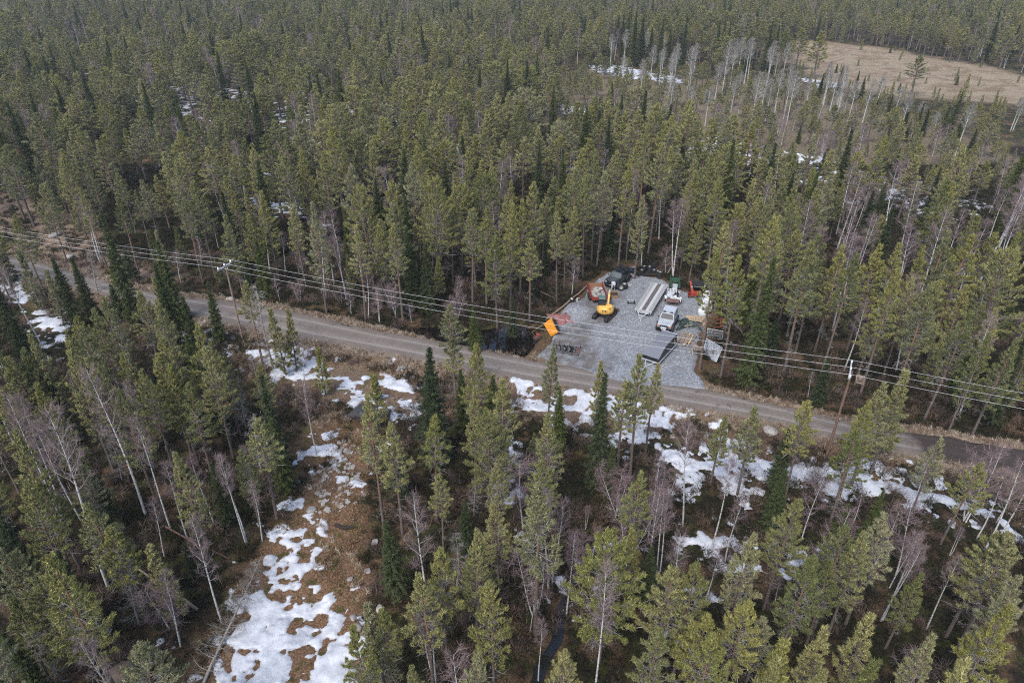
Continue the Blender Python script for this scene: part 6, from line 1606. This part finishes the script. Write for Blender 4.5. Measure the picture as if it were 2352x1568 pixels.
# ------------------------------------------------------------------ pallets, tarp, plank piles
def pallet_b(Lx=1.2, Ly=1.0):
    b = B()
    for k in range(9): b.box((-Lx / 2 + .05 + k * (Lx - .1) / 8, 0, .13), (.09, Ly, .022))
    for y in (-Ly / 2 + .05, 0, Ly / 2 - .05): b.box((0, y, .07), (Lx, .09, .085))
    for x in (-Lx / 2 + .05, 0, Lx / 2 - .05): b.box((x, 0, .015), (.1, Ly, .022))
    return b
I4 = Matrix.Identity(4)
q = g3(1930, 880); put('pallet', 'pale pallet lying left behind the big slanted one', 'pallet', pallet_b(), K['wood'], I4, (q.x, q.y + .1, GZ + .35), (-.1, .12, .2), 'pale wooden pallets', )
q = g3(1990, 905); put('pallet', 'big pale slatted pallet slanting over the green tarpaulin', 'pallet', pallet_b(1.7, 1.5), K['wood'], I4, (q.x, q.y, GZ + .55), (-.10, -.16, -.50), 'pale wooden pallets')
q = g3(2040, 915); put('pallet', 'pale pallet slipping down at the right of the pallet heap', 'pallet', pallet_b(1.2, .9), K['wood'], I4, (q.x + .1, q.y + .2, GZ + .3), (-.05, .35, -.6), 'pale wooden pallets')
q = g3(2018, 960); b = B()
for c_, d_ in (((0, -.2, .15), (.42, .03, .3)), ((0, .2, .15), (.42, .03, .3)), ((-.2, 0, .15), (.03, .4, .3)), ((.2, 0, .15), (.03, .4, .3)), ((0, 0, .03), (.4, .4, .03))): b.box(c_, d_)
solo('wooden_crate', 'small open wooden crate below the pallets', 'crate', b, paint('brown_crate', (.22, .13, .09), .8), (q.x, q.y, GZ), rz=.1)
q = g3(2068, 950); put('plank', 'thin pale batten leaning right of the crate', 'plank', B().box((0, 0, 0), (.06, 1.1, .04)), K['wood'], I4, (q.x, q.y, GZ + .25), (.4, 0, .3), 'loose planks by the pallets')
def crumple(name, label, cat, cx_, cy_, rx, ry, hh, mat, seed, rz=0, z0=GZ, rid=6):
    n = 44; V = []; Q = grid_faces(n, n)
    gx, gy = np.meshgrid(np.linspace(-1, 1, n), np.linspace(-1, 1, n))
    rr_ = np.hypot(gx, gy); a = np.arctan2(gy, gx)
    edge = 1 + .18 * np.sin(a * 3 + seed) + .1 * np.sin(a * 7 + seed * 2)
    zz = hh * np.clip(1 - (rr_ / edge) ** 2, 0, 1) ** .8 * (1 + .35 * fbm(gx * 2, gy * 2, .8, 3, seed)) + hh * .28 * np.abs(fbm(gx * rid, gy * rid * .4, 1, 2, seed + 3))
    sq = np.maximum(np.abs(gx), np.abs(gy)) / np.maximum(rr_, 1e-6)
    X = gx / sq * edge * rx * np.where(rr_ > 0, 1, 1); Yv = gy / sq * edge * ry
    m = np.maximum(np.abs(gx), np.abs(gy)); zz = zz * (1 - m ** 6) + .015
    me = mesh_np(name, np.stack([X, Yv, zz], -1).reshape(-1, 3), Q=Q, mats=[mat], smooth=False)
    return tag(link(name, me, None, (cx_, cy_, z0), rz), label, cat)
q = g3(1880, 925); crumple('tarpaulin', 'crumpled dark green tarpaulin beside the pallets', 'tarpaulin', q.x, q.y, .95, .85, .62, K['tarp'], 3)
q = g3(1900, 955); put('plank', 'pale plank lying on the green tarpaulin', 'plank', B().box((0, 0, 0), (1.25, .07, .05)), K['wood'], I4, (q.x, q.y - .05, GZ + .30), (0, -.1, .18), 'loose planks by the pallets')
q = g3(430, 855); crumple('tarpaulin', 'crumpled dusty red tarpaulin beside the orange bin', 'tarpaulin', q.x, q.y, 1.0, 1.15, .38, K['redtarp'], 7, .3, GZ, 5)
# long boards
bd = (v2(z1(1910, 1000)) - v2(z1(1800, 1190))).normalized(); bn = Vector((bd.y, -bd.x))
c = v2(z1(1868, 1110)); base = math.atan2(-bd.x, bd.y)
b = B().box((0, -.9, .05), (1.3, .12, .1)).box((0, .8, .05), (1.3, .12, .1)); solo('timber_bearer', 'dark bearers under the weathered board pile', 'timber', b, K['soil'], (c.x, c.y, GZ), rz=base)
nmv = ['first', 'second', 'third', 'fourth', 'fifth', 'sixth', 'seventh', 'eighth', 'ninth', 'tenth']
for lv, cnt in ((0, 9), (1, 7), (2, 5)):
    for k in range(cnt):
        off = (k - (cnt - 1) / 2) * .19 + RNG.normal(0, .02); L = RNG.uniform(2.0, 2.9) if lv < 2 else RNG.uniform(1.0, 1.6)
        sh = RNG.normal(0, .25) if lv < 2 else RNG.normal(.1, .1); p2 = c + bn * off + bd * sh
        col = K['oldwood'] if RNG.random() < .85 else K['wood']
        ob = B().box((0, 0, 0), (.17, L, .08)).obj('plank', col, None, .004); ob.location = (p2.x, p2.y, GZ + .14 + .10 * lv); ob.rotation_euler = (RNG.normal(0, .01), RNG.normal(0, .03), base + RNG.normal(0, .06))
        tag(ob, '%s plank from left in the %s layer of the weathered board pile' % (nmv[k], ['lowest', 'middle', 'top'][lv]), 'plank', 'weathered planks piled beside the covered trailer')
# saw horses with boards
a, bq = g3(1935, 1310), g3(2010, 1330); c = (g3(1935, 1300) + g3(2025, 1200)) / 2; base2 = math.atan2(-bd.x, bd.y) - .15 + 3.1416 / 2 * 0
t = thing('saw_horse', 'pale wooden trestle carrying boards beside the plank pile', 'trestle', (c.x, c.y, GZ), rz=base2 + .9)
for s in (-1, 1):
    for e in (-1, 1): B().pipe([(s * .45, 0, .62), (s * .55, e * .35, 0)], .035, 4).obj('leg', K['wood'], t)
B().box((0, 0, .66), (1.2, .1, .08)).box((0, .2, .25), (1.0, .04, .08)).obj('top_beam', K['wood'], t)
for k in range(5):
    ob = B().box((0, 0, 0), (.12, 1.7, .04)).obj('plank', K['oldwood'] if k != 4 else K['rustplate'], None, .004); ob.location = (c.x + (k - 2) * .15, c.y + .15, GZ + .74 + .004 * k); ob.rotation_euler = (.08, 0, .2 + .09 * (k - 2))
    tag(ob, '%s board from left laid over the wooden trestle' % nmv[k], 'plank', 'boards on the trestle')

# ------------------------------------------------------------------ black covered trailer
zt0, zt1 = .98, 1.62
nl, nr = v2(z1(1366, 1262, zt0 + GZ)), v2(z1(1551, 1330, zt0 + GZ)); fl_, fr = v2(z1(1600, 985, zt1 + GZ)), v2(z1(1764, 1045, zt1 + GZ))
o = (nl + nr) / 2; e = (fl_ + fr) / 2; dv = e - o; Lc = dv.length; dv.normalize(); Wc = 1.98
t = thing('covered_trailer', 'black trailer with sloping grey lid at the front of the yard', 'trailer', (o.x, o.y, GZ), dv)
cr_y = Lc * .36
b = B(); b.loft([[(-Wc / 2, 0, .50), (Wc / 2, 0, .50), (Wc / 2 - .03, 0, zt0 - .02), (-Wc / 2 + .03, 0, zt0 - .02)], [(-Wc / 2, cr_y, .50), (Wc / 2, cr_y, .50), (Wc / 2 - .12, cr_y, zt1 - .02), (-Wc / 2 + .12, cr_y, zt1 - .02)], [(-Wc / 2, Lc, .50), (Wc / 2, Lc, .50), (Wc / 2 - .12, Lc, zt1 + .03), (-Wc / 2 + .12, Lc, zt1 + .03)]])
hood = b.obj('cover', K['black'], t, .01)
b = B(); b.loft([[(-Wc / 2 + .02, -.01, zt0 - .01), (Wc / 2 - .02, -.01, zt0 - .01), (Wc / 2 - .02, -.01, zt0 + .012), (-Wc / 2 + .02, -.01, zt0 + .012)], [(-Wc / 2 + .11, cr_y, zt1 - .01), (Wc / 2 - .11, cr_y, zt1 - .01), (Wc / 2 - .11, cr_y, zt1 + .012), (-Wc / 2 + .11, cr_y, zt1 + .012)],
                 [(-Wc / 2 + .11, Lc + .01, zt1 + .04), (Wc / 2 - .11, Lc + .01, zt1 + .04), (Wc / 2 - .11, Lc + .01, zt1 + .062), (-Wc / 2 + .11, Lc + .01, zt1 + .062)]]); b.obj('lid', K['lid'], t)
B().box((0, Lc + .02, zt1 + .06), (Wc - .2, .04, .03)).obj('lid_edge', K['white'], t)
b = B().box((0, -.02, .47), (Wc + .12, .05, .12)).box((0, Lc + .02, .47), (Wc + .12, .05, .12))
for s in (-1, 1): b.box((s * (Wc / 2 + .035), Lc / 2, .47), (.05, Lc + .08, .12))
b.box((0, Lc / 2, .42), (Wc, Lc, .05)); b.obj('bed_frame', K['alu'], t)
for s in (-1, 1):
    for y in (Lc * .46,): wheel(t, s * (Wc / 2 - .2), y, .29, .19, s)
B().pipe([(-.5, 0, .38), (0, -1.25, .38)], .04).pipe([(.5, 0, .38), (0, -1.25, .38)], .04).pipe([(0, -1.2, .38), (0, -1.45, .40)], .045).obj('drawbar', K['steel'], t)
B().cyl((.1, -1.0, 0), (.1, -1.0, .6), .03).cyl((.04, -1.0, .09), (.16, -1.0, .09), .09, 12).obj('jockey_wheel', K['steel'], t)
b = B()       # round white emblem on the right side near the rear
nx = Wc / 2 - .055
for k in range(20):
    a0, a1 = .9 + k * .27, .9 + (k + 1) * .27
    for rr0, rr1 in ((.20, .27),):
        pt = lambda r_, a: (nx + .012 - (0.0) + .06 * (0 - math.sin(a) * r_) / .5, Lc - .62 + math.cos(a) * r_ * .8, .98 + math.sin(a) * r_)
        b._add([pt(rr0, a0), pt(rr1, a0), pt(rr1, a1), pt(rr0, a1)], [(0, 1, 2, 3)])
b._add([(nx + .02, Lc - .70, .90), (nx + .02, Lc - .60, .88), (nx - .0, Lc - .54, 1.10), (nx + .0, Lc - .66, 1.12)], [(0, 1, 2, 3)])
b.obj('emblem', K['white'], hood)

# ------------------------------------------------------------------ galvanised fence panels
def panel(label, A, Bp, Cp, D, bars, hor=3, r=.028, sides=True):
    A, Bp, Cp, D = map(Vector, (A, Bp, Cp, D))
    c = (A + Bp) / 2; lc = lambda p: p - c
    t = thing('fence_panel', label, 'fence panel', c)
    t.rotation_euler = (0, 0, 0)
    b = B().pipe([lc(A), lc(Bp), lc(Cp), lc(D), lc(A)], r, 6); b.obj('frame', K['steel'], t)
    b = B()
    for k in range(1, bars):
        f = k / bars; b.pipe([lc(A.lerp(Bp, f)), lc(D.lerp(Cp, f))], .011, 4)
    for k in range(1, hor): f = k / hor; b.pipe([lc(A.lerp(D, f)), lc(Bp.lerp(Cp, f))], .014, 4)
    b.obj('wire_mesh', K['steel'], t)
P4 = lambda x, y, z: Vector((*z1(x, y, z), z))
for k in range(4):
    dz = .09 * k; panel('galvanised fence panel, %s of the slanting stack right of the plank pile' % ['lowest', 'second lowest', 'second highest', 'topmost'][k], P4(2055 + 3 * k, 1268 - 2 * k, -.45 + dz), P4(2212 + 3 * k, 1362 - 2 * k, -.45 + dz), P4(2292, 1192, .45 + dz), P4(2108, 1082, .45 + dz), 24 + k)
panel('galvanised fence panel standing upright among the trees behind the stack', P4(2118, 1078, -.4), P4(2292, 1092, -.4), P4(2300, 1000, .75), P4(2118, 968, .75), 22)
b = B()
for y0 in (870, 912, 955):
    b.pipe([P4(2215, y0, .2), P4(2330, y0 - 15, .3)], .04)
b.pipe([P4(2270, 862, .3), P4(2275, 950, .2)], .035).pipe([P4(2215, 955, .2), P4(2215, 945, -.5)], .035).pipe([P4(2328, 940, .3), P4(2328, 935, -.5)], .035)
cen = P4(2270, 910, .2); b.V = [tuple(Vector(v) - cen) for v in b.V]
solo('red_frame', 'red steel rack lying among the trees behind the fence panels', 'steel frame', b, K['orange_red'], cen)

# ------------------------------------------------------------------ orange bin
A, Bp, Cp, D = P4(214, 915, .25), P4(300, 842, 1.0), P4(362, 985, 1.0), P4(275, 1032, .25)
c = (A + Bp + Cp + D) / 4; n = (Bp - A).cross(D - A).normalized(); n = n if n.z > 0 else -n
t = thing('tipper_bin', 'ribbed orange skip bin tipped on its side at the pool\'s edge', 'skip bin', c)
def qp(u, v, h=0): return (A.lerp(Bp, v)).lerp(D.lerp(Cp, v), u) + n * h - c
b = B(); ins = .07
b.loft([[qp(.03, .03), qp(.97, .10), qp(.90, .97), qp(.03, .97)], [qp(0, 0, -.04), qp(1, .06, -.04), qp(.94, 1, -.04), qp(0, 1, -.04)], [qp(-.04, -.10, -.45), qp(1.04, -.02, -.45), qp(1.0, 1.06, -.45), qp(-.04, 1.06, -.45)]])
bn_ = b.obj('shell', K['orange'], t, .02)
K['orange_rib'] = paint('shaded_orange_rib', (.50, .19, .02), .5, var=.2)  # darker orange paints groove shadow into the rib colour
for k in range(6):
    u = .06 + k * .165
    b = B().loft([[qp(u, .05, 0), qp(u + .028, .05, 0), qp(u + .022, .05, .035), qp(u + .006, .05, .035)], [qp(u, .96, 0), qp(u + .028, .96, 0), qp(u + .022, .96, .035), qp(u + .006, .96, .035)]])
    b.obj('rib', K['orange_rib'], bn_)
b = B().loft([[qp(-.02, 1.07, -.1), qp(.98, 1.07, -.1), qp(.98, 1.2, -.5), qp(-.02, 1.2, -.5)], [qp(-.02, 1.12, -.1), qp(.98, 1.12, -.1), qp(.98, 1.25, -.5), qp(-.02, 1.25, -.5)]]); b.obj('side_plate', K['blackmat'], t)

# ------------------------------------------------------------------ black iron frame with hoops
nl, nr, fr, fl_ = P4(335, 1218, .3), P4(622, 1272, .3), P4(650, 1180, .35), P4(325, 1145, .3)
c = (nl + nr + fr + fl_) / 4
t = thing('iron_frame', 'long black iron frame with three round hoops lying near the road', 'iron frame', c)
lc = lambda p: p - c
def fp(u, v, z=0): return nl.lerp(nr, u).lerp(fl_.lerp(fr, u), v) - c + Vector((0, 0, z))
b = B().pipe([fp(0, 0), fp(1, 0)], .05).pipe([fp(0.05, 1), fp(1, 1)], .05)
for u in (.12, .36, .52, .70, .84): b.pipe([fp(u, 0), fp(u, 1)], .04)
b.obj('beam', K['black'], t)
for u in (.28, .48, .66):
    b = B(); pts_ = [fp(u - .10 + .10 * math.sin(a), .5 + .5 * math.cos(a), -.02) for a in [math.pi * k / 10 for k in range(11)]]
    for dz in (-.12, 0, .08): b.pipe([p_ + Vector((0, 0, dz)) for p_ in pts_], .04, 5)
    b.obj('hoop', K['black'], t)
b = B()
for k in range(6): b.box(fp(.93, .08 + k * .16, .04), (.42, .16, .03), 0, Matrix.Rotation(-.15, 3, 'Z'))
b.obj('slatted_plate', K['rustplate'], t)
B().box(fp(.72, .6, .12), (.28, .45, .3)).box(fp(.72, .2, .1), (.22, .3, .2)).obj('motor', K['blackmat'], t, .02)
for u, h_, m in ((.02, .55, K['black']), (.22, .75, K['rust']), (.98, .4, K['black'])):
    B().pipe([fp(u, .85), fp(u + .02, .95, h_)], .035).obj('upright', m, t)
b = B()
for k in (0, 1):
    for u in (0.02, .35, .7, 1): b.box(fp(u, k, -.2), (.08, .08, .3))
b.obj('foot', K['black'], t)

# ------------------------------------------------------------------ logs and sticks
def log(label, P, r0, r1, mat=None, name='log', stubs=0, cat='log', seed=1):
    P = [Vector(q) for q in P]; c = P[0]
    n = 14; pts_ = []
    for k in range(n):
        f = k / (n - 1) * (len(P) - 1); i = min(int(f), len(P) - 2); pts_.append(P[i].lerp(P[i + 1], f - i) - c)
    rng = np.random.default_rng(seed)
    pts_ = np.array(pts_) + rng.normal(0, r0 * .25, (n, 3)) * np.array([1, 1, .4])
    a = Acc(); V, Q = tubes(pts_[None], np.linspace(r0, r1, n)[None] * (1 + .06 * rng.normal(0, 1, n))[None], 10); a.add(V, Q=Q)
    for s in range(stubs):
        q = pts_[rng.integers(1, n - 1)]; d = rng.normal(0, 1, 3); d[2] = abs(d[2]); d /= np.linalg.norm(d)
        V, Q = tubes(np.stack([q, q + d * .25, q + d * .5 + rng.normal(0, .08, 3)])[None], np.array([[.02, .015, .006]]), 4); a.add(V, Q=Q)
    me = a.mesh(name, [mat or K['log']], True)
    return tag(link(name, me, None, c), label, cat)
def gq(x, y, dz=.0):
    X, Y = gp(x, y, -.5); X, Y = gp(x, y, hz(X, Y) + dz); return (X, Y, hz(X, Y) + dz)
zq = lambda x, y, dz: (*z1(x, y, dz), dz)
log('long bare log lying along the yard\'s left edge', [zq(245, 865, .1), zq(500, 665, .25), zq(720, 470, .2)], .14, .09, stubs=3)
log('thin pale pole lying in the woods left of the long log', [zq(178, 540, -.2), zq(385, 636, -.3)], .07, .05, K['oldwood'], 'pole')
log('thin dark pole leaning from the orange bin into the pool', [zq(235, 905, .2), zq(85, 1010, -.8)], .05, .03, K['oldwood'], 'pole')
log('short log stub by the tub at the log\'s middle', [zq(595, 650, .25), zq(632, 612, .3)], .12, .11, K['oldwood'])
log('grey trunk fallen across the left woods, pointing to the fallen tree', [gq(317, 1306, .8), gq(455, 1399, .1)], .07, .12, K['pole'], stubs=6)
log('reddish fallen trunk in the left woods above the grey one', [gq(380, 1209, .7), gq(455, 1250, .4), gq(527, 1281, .15)], .08, .05, K['rust'], stubs=4)
log('thin pale log lying on the snow below the road', [gq(714, 886, .2), gq(792, 888, .2)], .05, .03, K['oldwood'], stubs=2)
log('short pale log on the right forest floor, left of the power pole', [gq(1745, 884, .15), gq(1768, 872, .15)], .06, .04, K['oldwood'], stubs=2)
log('crooked white stick below the right woods', [gq(1713, 872, .1), gq(1717, 885, .15), gq(1722, 892, .1)], .05, .04, K['white'])
log('mossy log in the lower brown hollow', [gq(770, 1205, .2), gq(790, 1212, .2), gq(812, 1208, .15)], .16, .12, K['soil'], stubs=3)
log('pale log on the left forest slope', [gq(45, 578, .15), gq(82, 566, .15)], .08, .06, K['oldwood'], stubs=2)
log('broken pale branch between bottom pines', [gq(1072, 1352, .3), gq(1105, 1344, .4)], .06, .04, K['oldwood'])
q = g3(548, 655)
t = thing('tub', 'black round tub with pale lid beside the long log', 'tub', (q.x, q.y, GZ))
B().lathe([(.24, 0), (.30, .36), (.27, .36), (.22, .04), (.02, .04)], 16).obj('bowl', K['blackmat'], t); B().box((-.08, .03, .38), (.3, .34, .04), rot=Matrix.Rotation(.4, 3, 'Y')).obj('cover', K['white'], t)
solo('white_pipe', 'short white pipe standing beside the black tub', 'pipe', B().cyl((0, 0, 0), (0, .05, .5), .06), K['white'], g3(604, 655))
# the fallen grey tree
P0 = Vector(gq(458, 1590, .1)); P1 = Vector(gq(592, 1286, .3)); P1.z += .8; d = P1 - P0
t = thing('fallen_tree', 'long grey fallen tree with bare boughs at the snow patch\'s left edge', 'fallen tree', P0)
t.rotation_mode = 'QUATERNION'; t.rotation_quaternion = d.to_track_quat('Z', 'Y')
tm_, cm_ = bare(950, d.length, 1.3, .2, 'dead', 1.9)
link('trunk', tm_, t); link('crown', cm_, t)
def boulder(x, y, r, label, mat, seed, sq=.6, dz=0.0):
    X, Y, Z = gq(x, y); rng = np.random.default_rng(seed)
    nu, nv = 20, 12; V = []
    ph = rng.uniform(0, 6, 6); dr = rng.normal(0, 1, (9, 3)); dr /= np.linalg.norm(dr, axis=1, keepdims=True); cut = rng.uniform(.62, .9, 9)
    for j in range(nv + 1):
        th = math.pi * j / nv
        for i in range(nu):
            a = 2 * math.pi * i / nu; u = np.array([math.sin(th) * math.cos(a), math.sin(th) * math.sin(a), math.cos(th)])
            k = min([1.0] + [c_ / max(1e-3, float(u @ q_)) for q_, c_ in zip(dr, cut) if u @ q_ > .3]); k *= 1 + .04 * math.sin(5 * a + ph[0]) * math.sin(3 * th + ph[1])
            V.append(u * k * r * np.array([1.15, .95, sq]))
    Q = [(j * nu + i, j * nu + (i + 1) % nu, (j + 1) * nu + (i + 1) % nu, (j + 1) * nu + i) for j in range(nv) for i in range(nu)]
    return tag(link('boulder', mesh_np('boulder', np.array(V), Q=Q, mats=[mat]), None, (X, Y, Z + r * sq * .35 + dz), seed), label, 'boulder')
K['rockdark'] = paint('dark_boulder', (.045, .045, .048), .8, var=.5, scale=2.5, dirt=(.16, .15, .15))
for k, (x, y, r, lb, pm) in enumerate([(826, 952, 1.15, 'large dark boulder above the brown hollow, below the road', 'rockdark'), (283, 1560, 1.05, 'large flat brown boulder cut by the bottom edge at left', 'rockbrown'), (1768, 992, .75, 'flat grey boulder right of the road beside the snow', 'rockpale'), (861, 1246, .32, 'pale boulder at the right edge of the brown hollow', 'rockpale'),
        (873, 1399, .36, 'pale boulder left of a pine near the bottom middle', 'rockpale'), (846, 1312, .28, 'grey boulder in the brown hollow\'s lower right', 'rock'), (126, 544, .9, 'big grey boulder on the left forest slope', 'rock'), (161, 592, .65, 'pink boulder at the road\'s upper side, far left', 'rockpale'),
        (506, 676, .45, 'small upright pale boulder above the road by the left pole', 'rockpale'), (529, 691, .55, 'pale rounded boulder at the road edge behind the left pole', 'rockpale'), (820, 1445, .4, 'grey boulder right of the bottom snow patch', 'rock'), (812, 1420, .3, 'brown boulder above the grey one at the bottom snow', 'rock'),
        (805, 1330, .25, 'small grey stone at the top right of the bottom snow patch', 'rock'), (1640, 1190, .3, 'grey stone in the lower right woods', 'rock'), (770, 1075, .28, 'dark stone in the middle of the brown hollow', 'rock'), (715, 1172, .42, 'grey stone in the snow speckled gap above the big patch', 'rock'),
        (795, 1035, .3, 'dark stone at the hollow\'s upper right', 'rock'), (440, 712 + 12, .3, 'small stone on the lower road verge, left', 'rock'), (242, 1450, .35, 'grey tuft covered stone in the bottom left woods', 'rock')]):
    boulder(x, y, r, lb, K[pm], k + 1)
# stones scattered in the hollow: nobody could count them
X = RNG.uniform(-30, 0, 5000); Y = RNG.uniform(24, 60, 5000)
ok = (sdist(G([(730, 985), (800, 1000), (840, 1130), (760, 1180), (690, 1190), (700, 1120)]), X, Y) > 0) & (fbm(X, Y, 2.6, 2, 55) > -.12) & (RNG.random(5000) < .8)
ok |= (sdist([gp(*q_) for q_ in [(1380, 1230), (1430, 1200), (1340, 1330), (1300, 1400), (1280, 1390)]], X, Y) > 0) & (RNG.random(5000) < .8)
sm_ = []
for k in range(3):
    me = block(k + 7, (.42, .34, .22)).obj('s', K['rockpale' if k < 2 else 'rock']).data; sm_.append(me)
for o_ in [o_ for o_ in bpy.data.objects if o_.name.split('.')[0] == 's']: bpy.data.objects.remove(o_)
scatter_stuff('rubble', 'small grey stones strewn through the boggy hollow', [(RNG.integers(0, 3), X[k], Y[k], hz(X[k], Y[k]) + .02, RNG.uniform(0, 6), RNG.uniform(.3, 1.25) ** 1.4, RNG.uniform(.3, .9)) for k in np.nonzero(ok)[0]], sm_, None)
# scrap in the pool
t = thing('rusty_mower', 'rusty red and black wrecked machine in the pool below the orange bin', 'wrecked machine', (*z1(140, 1100, -.7), -.75), rz=.6)
B().box((0, 0, .35), (.8, .6, .35)).obj('body', K['rust'], t, .03); B().box((.2, .1, .65), (.35, .4, .12), rot=Matrix.Rotation(.4, 3, 'X')).obj('seat', K['red'], t, .02)
for s in (-1, 1): B().cyl((s * .45, -.2, .2), (s * .55, -.2, .2), .25, 14).obj('wheel', K['tyre'], t)
B().pipe([(-.2, 0, .5), (-.4, .5, 1.0)], .03).obj('steering_bar', K['rust'], t)

# ------------------------------------------------------------------ power line
PZ = 9.1
a1, b1 = gp(503.6, 619, PZ), gp(532, 601.5, PZ); a2, b2 = gp(1956, 867, PZ), gp(1960, 834, PZ)
def power_pole(label, a, b_, mat, box=False):
    c = ((a[0] + b_[0]) / 2, (a[1] + b_[1]) / 2); z0 = hz(*c); dv = Vector((b_[0] - a[0], b_[1] - a[1])); h = PZ - z0; hl = dv.length / 2
    t = thing('power_pole', label, 'power pole', (c[0], c[1], z0), rz=math.atan2(dv.y, dv.x))
    me = tubes(np.array([[(0, 0, -.2), (0, 0, h * .3), (0, 0, h * .7), (0, 0, h - .05)]], float), np.array([[.125, .115, .10, .09]]), 12)
    link('pole', mesh_np('pole', me[0], Q=me[1], mats=[mat], smooth=True), t)
    B().box((0, .14, h - .1), (2 * hl + .2, .11, .11)).obj('crossarm', K['alu'], t, .01)
    b = B()
    for s in (-1, 1): b.pipe([(s * hl * .62, .14, h - .12), (0, .13, h - 1.0)], .025)
    b.obj('arm_brace', K['steel'], t)
    for s in (-1, 0, 1):
        B().lathe([(.03, -.04), (.03, .06), (.09, .07), (.05, .12), (.09, .15), (.05, .2), (.075, .23), (.02, .27)], 12, 0, (s * hl, .14, h)).obj('insulator', K['lens'], t)
    if box:
        b = B().box((-.25, -.45, h - .55), (1.3, .05, .07)).box((-.25, -1.05, h - .55), (1.3, .05, .07)).box((-.9, -.75, h - .55), (.05, .6, .07)).box((.4, -.75, h - .55), (.05, .6, .07))
        for k in range(7): b.box((-.8 + k * .18, -.75, h - .55), (.03, .6, .03))
        b.obj('platform', K['pole'], t)
        B().cyl((-.3, -.75, h - .5), (-.3, -.75, h - .3), .14, 12).obj('transformer', K['pole'], t)
    return [(c[0] + dv.x / 2 * s - .14 * dv.y / dv.length, c[1] + dv.y / 2 * s + .14 * dv.x / dv.length, PZ + .27) for s in (-1, 0, 1)]
T1 = power_pole('grey wooden power pole beside the road at left', a1, b1, K['pole'])
T2 = power_pole('brown wooden power pole with a small platform at right', a2, b2, K['polered'], True)
sp = Vector(T1[1]) - Vector(T2[1]); sp.z = 0
T0 = [tuple(Vector(q_) + sp) for q_ in T1]; T3 = [tuple(Vector(q_) - sp) for q_ in T2]
for i, nm in enumerate(('lowest', 'middle', 'upper')):
    pts_ = []
    for A_, B_ in ((T0[i], T1[i]), (T1[i], T2[i]), (T2[i], T3[i])):
        for k in range(24):
            f = k / 24; q_ = Vector(A_).lerp(Vector(B_), f); q_.z -= .75 * 4 * f * (1 - f); pts_.append(q_)
    pts_.append(Vector(T3[i])); c = pts_[0]
    V, Q = tubes(np.array([[tuple(q_ - c) for q_ in pts_]]), np.full((1, len(pts_)), .011), 5)
    tag(link('power_cable', mesh_np('power_cable', V, Q=Q, mats=[K['wire']])), '%s of the three pale power cables across the photo' % nm, 'power cable', 'three power cables between the poles').location = c
for P_ in (T0, T1, T2, T3): print('WIRE', [tuple(round(v) for v in proj(*q_)) for q_ in P_])

# ------------------------------------------------------------------ air
def haze(dens):
    m = bpy.data.materials.new('haze_air'); m.use_nodes = True; nt = m.node_tree; nt.nodes.clear()
    out = nt.nodes.new('ShaderNodeOutputMaterial'); pv = nt.nodes.new('ShaderNodeVolumePrincipled')
    pv.inputs['Color'].default_value = (.95, .97, 1, 1); pv.inputs['Density'].default_value = dens; pv.inputs['Anisotropy'].default_value = .2
    nt.links.new(pv.outputs[0], out.inputs['Volume'])
    b = B(); b.box((0, 1450, 23), (5600, 3600, 60)); tag(b.obj('haze', m), 'thin pale air over the forest', None, None, 'stuff')
haze(.0002)
